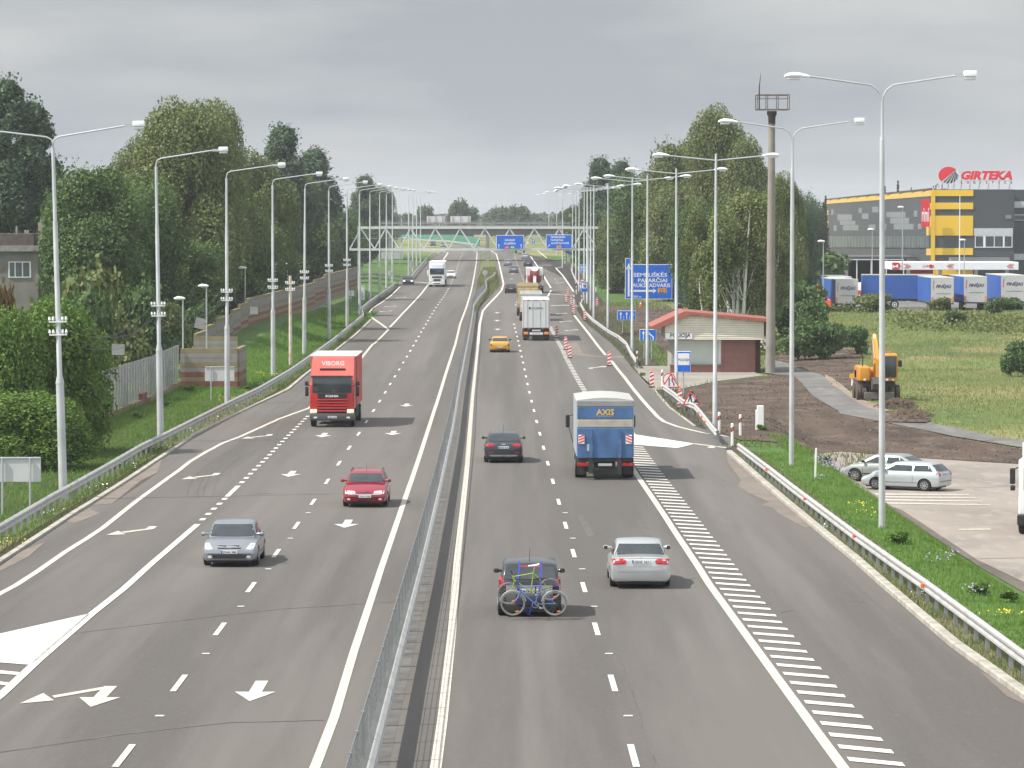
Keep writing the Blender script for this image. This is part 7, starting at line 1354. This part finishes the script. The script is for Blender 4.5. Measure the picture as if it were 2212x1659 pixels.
for a in [('willow','willow_tree','tall pale olive birch, highest crown on the right',1548,236,420,'birch',150),('birch','birch_tree','pale drooping crown at the right shoulder of the highest right tree',1615,290,415,'birch',120),('maple','maple_tree','dark olive tree left of the highest right crown',1468,300,480,'olive',140),('maple2','maple_tree','dark rounded tree above the left part of the direction sign',1395,372,500,'maple',130),('maple','maple_tree','dark broad tree rising right behind the direction sign',1462,395,470,'olive',140),('maple2','maple_tree','dark tree overlapping the right part of the direction sign',1492,440,400,'maple',95),
    ('maple2','maple_tree','yellowing bushy tree at the left end of the right group',1345,470,510,'olive',95),('poplar','poplar_tree','dark blue-green crown behind, at the left of the right group',1300,338,620,'poplar',95),('poplar','poplar_tree','dark far crown just right of the overpass end',1345,345,560,'poplar',90),('willow','willow_tree','far tree low above the right end of the overpass',1240,445,830,'far',55),('maple2','maple_tree','dark tree hiding the right end of the overpass',1290,470,640,'far',60),
    ('birch2','birch_tree','birch with several white stems right behind the hut',1590,385,300,'birch',150),('birch2','birch_tree','birch with slender white stems left of the tall mast',1645,400,306,'birch',120),('birch2','birch_tree','slim birch behind the hut roof apex',1532,425,310,'olive',95),('maple','maple_tree','dark tree behind the birches',1600,425,400,'maple',150),
    ('willow','willow_tree','silvery olive tree right of the tall mast',1690,378,370,'birch',100),('maple2','maple_tree','dark leafy tree right of the mast, sloping down to the warehouse',1722,430,400,'poplar',80)]:
    tpx(a[0],a[1],a[2],GRT,a[3],a[4],a[5],a[6],a[7])
GRS = 'bushes on the meadow'
for i, a in enumerate([(1715,600,330,'shrub',110),(1750,640,315,'shrub',70),(1690,640,320,'shrub',80),(1740,685,285,'shrub',90),(1790,690,285,'shrub',70),(2150,640,360,'shrub',45),(2060,668,335,'shrub',40),(2200,730,260,'shrub',70),(1890,630,370,'olive',70),(2030,640,375,'olive',50),(2180,640,375,'shrub',50),(1650,610,360,'poplar',70),(1850,700,290,'shrub',50)]):
    tpx('shrub' if i % 2 else 'shrub2','bush',('big green bush right of the mast before the white lorry','green bush touching the leftmost trailer','green bush directly right of the mast','low bush on the meadow edge above the brown soil','low bush right of the one above the soil','dark bush in the meadow below the right trailers','bush in the middle of the meadow','dark bush cut by the right edge of the meadow','pale bush below the sideways blue trailer','pale bush below the third trailer','bush below the rightmost trailer','bluish bush behind the hut and mast','low bush above the excavator')[i],GRS,a[0],a[1],a[2],a[3],a[4],cat='bush')
for i, (zx, zt_, Y) in enumerate(((1190,245,760),(1085,290,800),(1298,300,820),(607,365,700),(590,420,690),(480,430,640),(400,380,620))):
    u, v = Z5(zx, zt_); tpx('spruce' if i < 5 else 'maple2','spruce_tree' if i < 5 else 'maple_tree',('pointed spruce tip above the warehouse roof, tallest','small spruce tip left of the tallest one above the roof','tiny spruce tip right of the tallest one above the roof','slim spruce touching the far corner of the warehouse','spruce just left of the warehouse corner','dark tree left of the warehouse corner','dark tree between mast and warehouse, farther')[i],'trees around the warehouse',u,v,Y,'spruce' if i < 5 else 'far',(22,22,14,22,26,70,80)[i])
tpx('farwood','far_tree','round tree top behind the warehouse beside the rooftop emblem','trees around the warehouse',2028,440-30,820,'far',45)
# far trees on the horizon: those one can tell apart, then the far-off wood
for i, (zx, zy, w, Y) in enumerate(((1170,505,32,1300),(800,590,20,1500),(960,600,26,1450),(1590,440,40,1200),(1700,520,38,1230),(1540,500,30,1260),(1990,575,34,1400),(2060,590,30,1380),(2170,560,40,1350))):
    u, v = D(1100,550,600,zx,zy); tpx('farwood','far_tree',('dark far tree left of the sign backs on the bridge','small pale far tree beside the far lamps','low far tree left of the bridge sign backs','tallest far tree behind the right bridge sign back','far tree right of the tallest far one','far tree left of the tallest far one','far tree above the bridge right of the sign backs','far tree next to the one right of the sign backs','broad far tree above the KAUNAS sign')[i],'far trees above the overpass',u,v,Y,'far',w)
for i, (u, v, w, Y) in enumerate(((1085,448,50,1350),(1120,446,46,1300),(1150,462,40,1500),(1195,470,50,1200),(1225,455,40,1000))): tpx('farwood','far_tree',('broad far tree between the overhead signs, left one','broad far tree between the overhead signs, right one','low hazy tree right of the broad far ones','low tree above the right end of the bridge rail','far tree by the dark right crowns')[i],'far trees above the overpass',u,v,Y,'far',w)
vs = []
base_v = PRO['farwood'][0]; nb_ = len(base_v.vertices); co = np.empty(nb_*3, np.float32); base_v.vertices.foreach_get('co', co); co = co.reshape(-1,4,3)
for i in range(330):
    Y = RNG.uniform(1700,3200); u = RNG.uniform(-900,3200) if i > 140 else RNG.uniform(700,1350); x = xat(u,Y); h = RNG.uniform(.5,.95); sub = co[RNG.choice(len(co), 420, replace=False)].reshape(-1,3); sub = sub*np.array([1.3,1.3,h*.75]); c = sub.reshape(-1,4,3).mean(1,keepdims=True); sub = (c + (sub.reshape(-1,4,3)-c)*2.4).reshape(-1,3); vs.append(sub + np.array([x,Y,gz(Y)-1]))
o = bpy.data.objects.new('far_wood', mesh_quads('far_wood', np.concatenate(vs), LF['far'])); COL.objects.link(o); tag(o, 'hazy far-off woodland along the horizon', 'woodland', kind='stuff')
# roadside woods that close the view left and right of the overpass
vs = []
for (u0,u1,Y0_,Y1_,n,vt) in ((480,740,600,760,26,470),(1262,1420,620,900,22,450),(-500,60,340,520,24,430),(1460,1780,440,560,36,540),(60,560,340,430,50,520),(2150,2600,700,900,14,470)):
    for i in range(n):
        Y = RNG.uniform(Y0_,Y1_); u = RNG.uniform(u0,u1); x = xat(u,Y)
        if x < 0 and Y < 560 and x > -30: continue
        zt_ = zat(vt+RNG.uniform(-10,35),Y); zg_ = T(x,Y); sub = co[RNG.choice(len(co), 1500, replace=False)].reshape(-1,3); c = sub.reshape(-1,4,3).mean(1,keepdims=True); sub = (c*np.array([.55,.55,(zt_-zg_)/14]) + (sub.reshape(-1,4,3)-c)*.9).reshape(-1,3); vs.append(sub + np.array([x,Y,zg_]))
o = bpy.data.objects.new('undergrowth', mesh_quads('undergrowth', np.concatenate(vs), LF['maple'])); COL.objects.link(o); tag(o, 'dense shaded undergrowth and woodland behind the roadside trees', 'woodland', kind='stuff')
# ---------------------------------------------------------------- grass
def blades(name, regions, mats, label):
    """regions: list of (sampler -> x,y arrays, height, width)"""
    V = []; 
    for (xs, ys, h, w) in regions:
        n = len(xs); z = np.array([T(float(a), float(b)) for a, b in zip(xs, ys)]); a = RNG.uniform(0,6.28,n); hh = h*RNG.uniform(.4,1.3,n); lean = RNG.normal(size=(n,2))*.3*hh[:,None]; dx = np.cos(a)*w*.5; dy = np.sin(a)*w*.5
        b0 = np.stack([xs-dx,ys-dy,z-.02],1); b1 = np.stack([xs+dx,ys+dy,z-.02],1); t1 = np.stack([xs+dx*.25+lean[:,0],ys+dy*.25+lean[:,1],z+hh],1); t0 = np.stack([xs-dx*.35+lean[:,0],ys-dy*.35+lean[:,1],z+hh*.9],1); V.append(np.stack([b0,b1,t1,t0],1).reshape(-1,3))
    o = bpy.data.objects.new(name, mesh_quads(name, np.concatenate(V), mats)); COL.objects.link(o); tag(o, label, 'grass', kind='stuff')
def rect(n, x0, x1, y0, y1): return RNG.uniform(x0,x1,n), RNG.uniform(y0,y1,n)
def band(n, fx0, fx1, y0, y1): y = RNG.uniform(y0,y1,n); t = RNG.random(n); a = np.array([fx0(k) for k in y]); b = np.array([fx1(k) for k in y]); return a+(b-a)*t, y
def gmat(name, c0, c1, sc=.6): return leafmat(name, c0, c1, sc, .5)
G1 = gmat('grass_blades', (.1,.2,.03), (.2,.33,.06)); G2 = gmat('dry_grass_blades', (.11,.15,.05), (.26,.24,.12), .35); G3 = gmat('meadow_blades', (.11,.19,.04), (.4,.34,.17), .07)
rk = lambda y: xof(RK, y)+.28
xs, ys = rect(5200,17,60,285,392); keep = np.array([(math.sin(a*.23+b*.05)+math.sin(a*.11-b*.09+2) + RNG.normal()*.5 > .95 + (335-b)/70) for a, b in zip(xs, ys)]); xs, ys = xs[keep], ys[keep]
P_ = np.array([(a+RNG.normal()*.5, b+RNG.normal()*.5, T(a,b)+RNG.uniform(.0,.8)*abs(RNG.normal())*.5) for a, b in zip(xs, ys) for _ in range(22)])
o = bpy.data.objects.new('meadow_brush', mesh_quads('meadow_brush', quads(P_, RNG.normal(size=P_.shape)+[0,-.3,.4], .13), LF['olive'])); COL.objects.link(o); tag(o, 'low dark green brush and tall weeds across the upper meadow', 'brush', kind='stuff')
blades('right_verge_grass', [(*band(30000, lambda y: xof(RK,y)+1.0, lambda y: 15.6, 70, 172), .11, .03), (*rect(4000,13,15.7,172,188), .14, .04)], G1, 'bright green grass strip between the right guardrail and the parking lot')
blades('kerbside_weeds', [(*band(9000, rk, lambda y: xof(RK,y)+1.4, 66, 172), .16, .03), (*band(6000, lambda y: xof(LK,y)-.2, lambda y: xof(LK,y)-1.3, 105, 400), .2, .04)], G2, 'patchy dry weeds along the kerbs under the guardrails')
xs, ys = rect(42000,-22.2,-16.6,95,240); blades('left_bank_grass', [(xs, ys, .17, .045), (*rect(24000,-21,-15.3,240,420), .24, .06), (*rect(5000,-24,-22,150,240), .4,.05)], G1, 'lush green grass on the left bank between guardrail and noise walls')
def inpoly(x, y, P):
    c = False; j = len(P)-1
    for i in range(len(P)):
        if (P[i].y > y) != (P[j].y > y) and x < (P[j].x-P[i].x)*(y-P[i].y)/(P[j].y-P[i].y)+P[i].x: c = not c
        j = i
    return c
bad = [dirtA, dirtB, path, apron, lotp, sand, RBOUND[::-1]+LK]
X_ = []; Y_ = []
xs, ys = rect(125000,17,62,188,395)
for a, b in zip(xs, ys):
    if abs(a*FPX/b+1106-1106) < 1250 and not any(inpoly(a,b,P) for P in bad[:6]) and not (a < 19.5 and 262 < b < 276): X_.append(a); Y_.append(b)
xs, ys = np.array(X_), np.array(Y_); n = len(xs)//3
blades('meadow_grass', [(xs[:n],ys[:n],.2,.06),(xs[n:],ys[n:],.12,.06)], G3, 'rough green and straw-coloured meadow between the footpath and the trailers')
X_ = []; Y_ = []; xs, ys = rect(26000,6,19,176,460); R2 = RE2
for a, b in zip(xs, ys):
    if not any(inpoly(a,b,P) for P in (dirtA, dirtC, path, apron)) and not inpoly(a,b,LK[::-1]+RBOUND) and not (b > 252 and b < 276 and a > 11): X_.append(a); Y_.append(b)
blades('right_roadside_grass', [(np.array(X_),np.array(Y_),.28,.06)], G2, 'mixed green and straw grass beside the curving right guardrails')
X_ = []; Y_ = []; xs, ys = rect(9000,-5.5,0,420,700)
for a, b in zip(xs, ys):
    if inpoly(a,b,medg): X_.append(a); Y_.append(b)
blades('median_weeds', [(np.array(X_),np.array(Y_),.3,.12)], G2, 'green and yellow grass on the widening median')
# flowers and small plants
def dots(name, pts, size, mat, label):
    P = np.array(pts); o = bpy.data.objects.new(name, mesh_quads(name, quads(P, RNG.normal(size=P.shape)*.4+[0,-.8,.8], size), mat)); COL.objects.link(o); tag(o, label, 'wild flowers', kind='stuff')
def flower(name, cols, label, spots, size=.03):
    pts = []
    for (x, y, r_, n, h) in spots:
        for _ in range(n): a = x+random.gauss(0,r_); b = y+random.gauss(0,r_*2.2); pts.append((a,b,T(a,b)+h*random.uniform(.6,1.2)))
    dots(name, pts, size, cols, label)
F7 = lambda x, y: U(*D(2300,1500,1113,x,y))
lil = [F7(900,120), F7(960,160)]; flower('lilac_flowers', M('petal_lilac', (.3,.26,.42), .7), 'lilac wild flowers beside the thin white marker post', [(p.x,p.y,.35,80,.45) for p in lil]+[(F7(x,y).x,F7(x,y).y,.2,16,.28) for x,y in ((1650,760),(1880,970),(1740,730),(860,210))])
flower('yellow_flowers', M('petal_yellow', (.75,.6,.03), .7), 'scattered yellow flowers in the right grass strip', [(F7(x,y).x,F7(x,y).y,.35,22,.14) for x,y in ((1120,370),(1190,430),(2100,1100))]+[(U(*D(0,1450,800,50,1020)).x,U(*D(0,1450,800,50,1020)).y,.4,20,.2),(-17.5,225,.6,40,.25),(-17.2,260,.8,50,.25)], .025)
flower('white_flowers', SWHITE, 'small white flowers along the verges', [(F7(970,530).x,F7(970,530).y,.2,22,.2),(F7(1530,985).x,F7(1530,985).y,.1,8,.2)]+[(-16.6,y,.3,12,.3) for y in range(118,260,14)], .028)
for i, (u, v, s_) in enumerate([(*D(2300,1500,1113,1385,625),1),(*D(2300,1500,1113,1920,960),.8),(*D(2300,1500,1113,2120,1010),.8),(*D(2000,1350,800,1490,240),.8),(*D(1850,1000,600,1070,935),.6),(*D(0,900,1000,1400,900),1),(*D(0,900,1000,1020,1100),.9),(*D(0,900,1000,1230,1010),.8),(*D(0,900,1000,1830,890),.8),(*D(2000,1350,800,2080,560),1.1)]):
    p = U(u,v); tree('bush_small','weed_clump',('leafy green weed clump at the foot of the nearest right lamp','dark weed clump in the right grass strip, lower','dark weed clump near the right edge of the grass strip','weed clump at the foot of the white cabinet','tiny weed clump on the forecourt edge','broad-leaved weeds below the striped wall front','weeds below the glassy wall, nearer','weeds beside the second tall lamp','weeds right of the blank sign below the wall','weedy clump among the lilac flowers')[i],'weed clumps',p.x,p.y,T(p.x,p.y)+.45*s_,'bright',.85*s_,cat='weeds')
# spoil heap by the excavator
def heap(u0, v0, w, d, h, label, n=260):
    p = U(u0,v0); m = MB(); nx, ny = 22, 12; vs = []; 
    for j in range(ny+1):
        for i in range(nx+1):
            x = (i/nx-.5)*w; y = (j/ny-.5)*d; e_ = max(0, 1-(2*x/w)**2)*max(0,1-(2*y/d)**2); vs.append((x,y,-.1+h*e_*(.6+.8*random.random())))
    fs = [(j*(nx+1)+i,j*(nx+1)+i+1,(j+1)*(nx+1)+i+1,(j+1)*(nx+1)+i) for j in range(ny) for i in range(nx)]; m.add(vs,fs)
    for _ in range(n):
        x = random.gauss(0,w*.22); y = random.gauss(0,d*.22); s_ = random.uniform(.04,.13); z = h*max(0,1-(2*x/w)**2)*max(0,1-(2*y/d)**2)*.9; m.add([(x-s_,y,z),(x+s_*.8,y-s_,z),(x,y+s_,z),(x+.02,y,z+s_*1.2)],[(0,1,3),(1,2,3),(2,0,3),(0,2,1)])
    o = m.build('soil_heap', DIRT); o.location = (p.x,p.y,T(p.x,p.y)); o.rotation_euler = (0,0,-.25); tag(o, label, 'soil heap')
heap(1938,880,2.6,6,.5,'lumpy heap of freshly dug soil before the excavator'); heap(1962,900,3,7,.35,'low trail of dug soil beside the footpath, right of the excavator')
heap(1372,725,3,20,.4,'low soil bank under the blue lane signs',60)

vs = []
for P_ in (dirtA, dirtB, dirtC):
    x0,x1,y0,y1 = min(p.x for p in P_),max(p.x for p in P_),min(p.y for p in P_),max(p.y for p in P_); n = int((x1-x0)*(y1-y0)*2.2); xs, ys = rect(min(n,9000),x0,x1,y0,y1)
    for a, b in zip(xs, ys):
        if inpoly(a,b,P_) and not inpoly(a,b,path): vs.append((a,b,T(a,b)+.07))
P_ = np.array(vs); Nn = RNG.normal(size=P_.shape)+[0,-.3,.8]
o = bpy.data.objects.new('soil_clods', mesh_quads('soil_clods', quads(P_, Nn, .05), M('clod', (.15,.115,.09), 1, var=.45, scale=6))); COL.objects.link(o); tag(o, 'clods of freshly tilled soil scattered over the bare ground', 'soil', kind='stuff')
# ---------------------------------------------------------------- haze
hb_ = MB().box(-2900,2900,-20,5800,-8,60).build('haze'); hm = bpy.data.materials.new('haze'); hm.use_nodes = True; t = hm.node_tree; t.nodes.remove(t.nodes['Principled BSDF']); pv = t.nodes.new('ShaderNodeVolumePrincipled')
pv.inputs['Color'].default_value = (.9,.94,1,1); pv.inputs['Density'].default_value = .00013; t.links.new(pv.outputs[0], t.nodes['Material Output'].inputs['Volume']); hb_.data.materials.append(hm); hb_['kind'] = 'stuff'; hb_['label'] = 'thin pale summer haze'; 
S.cycles.volume_bounces = 0
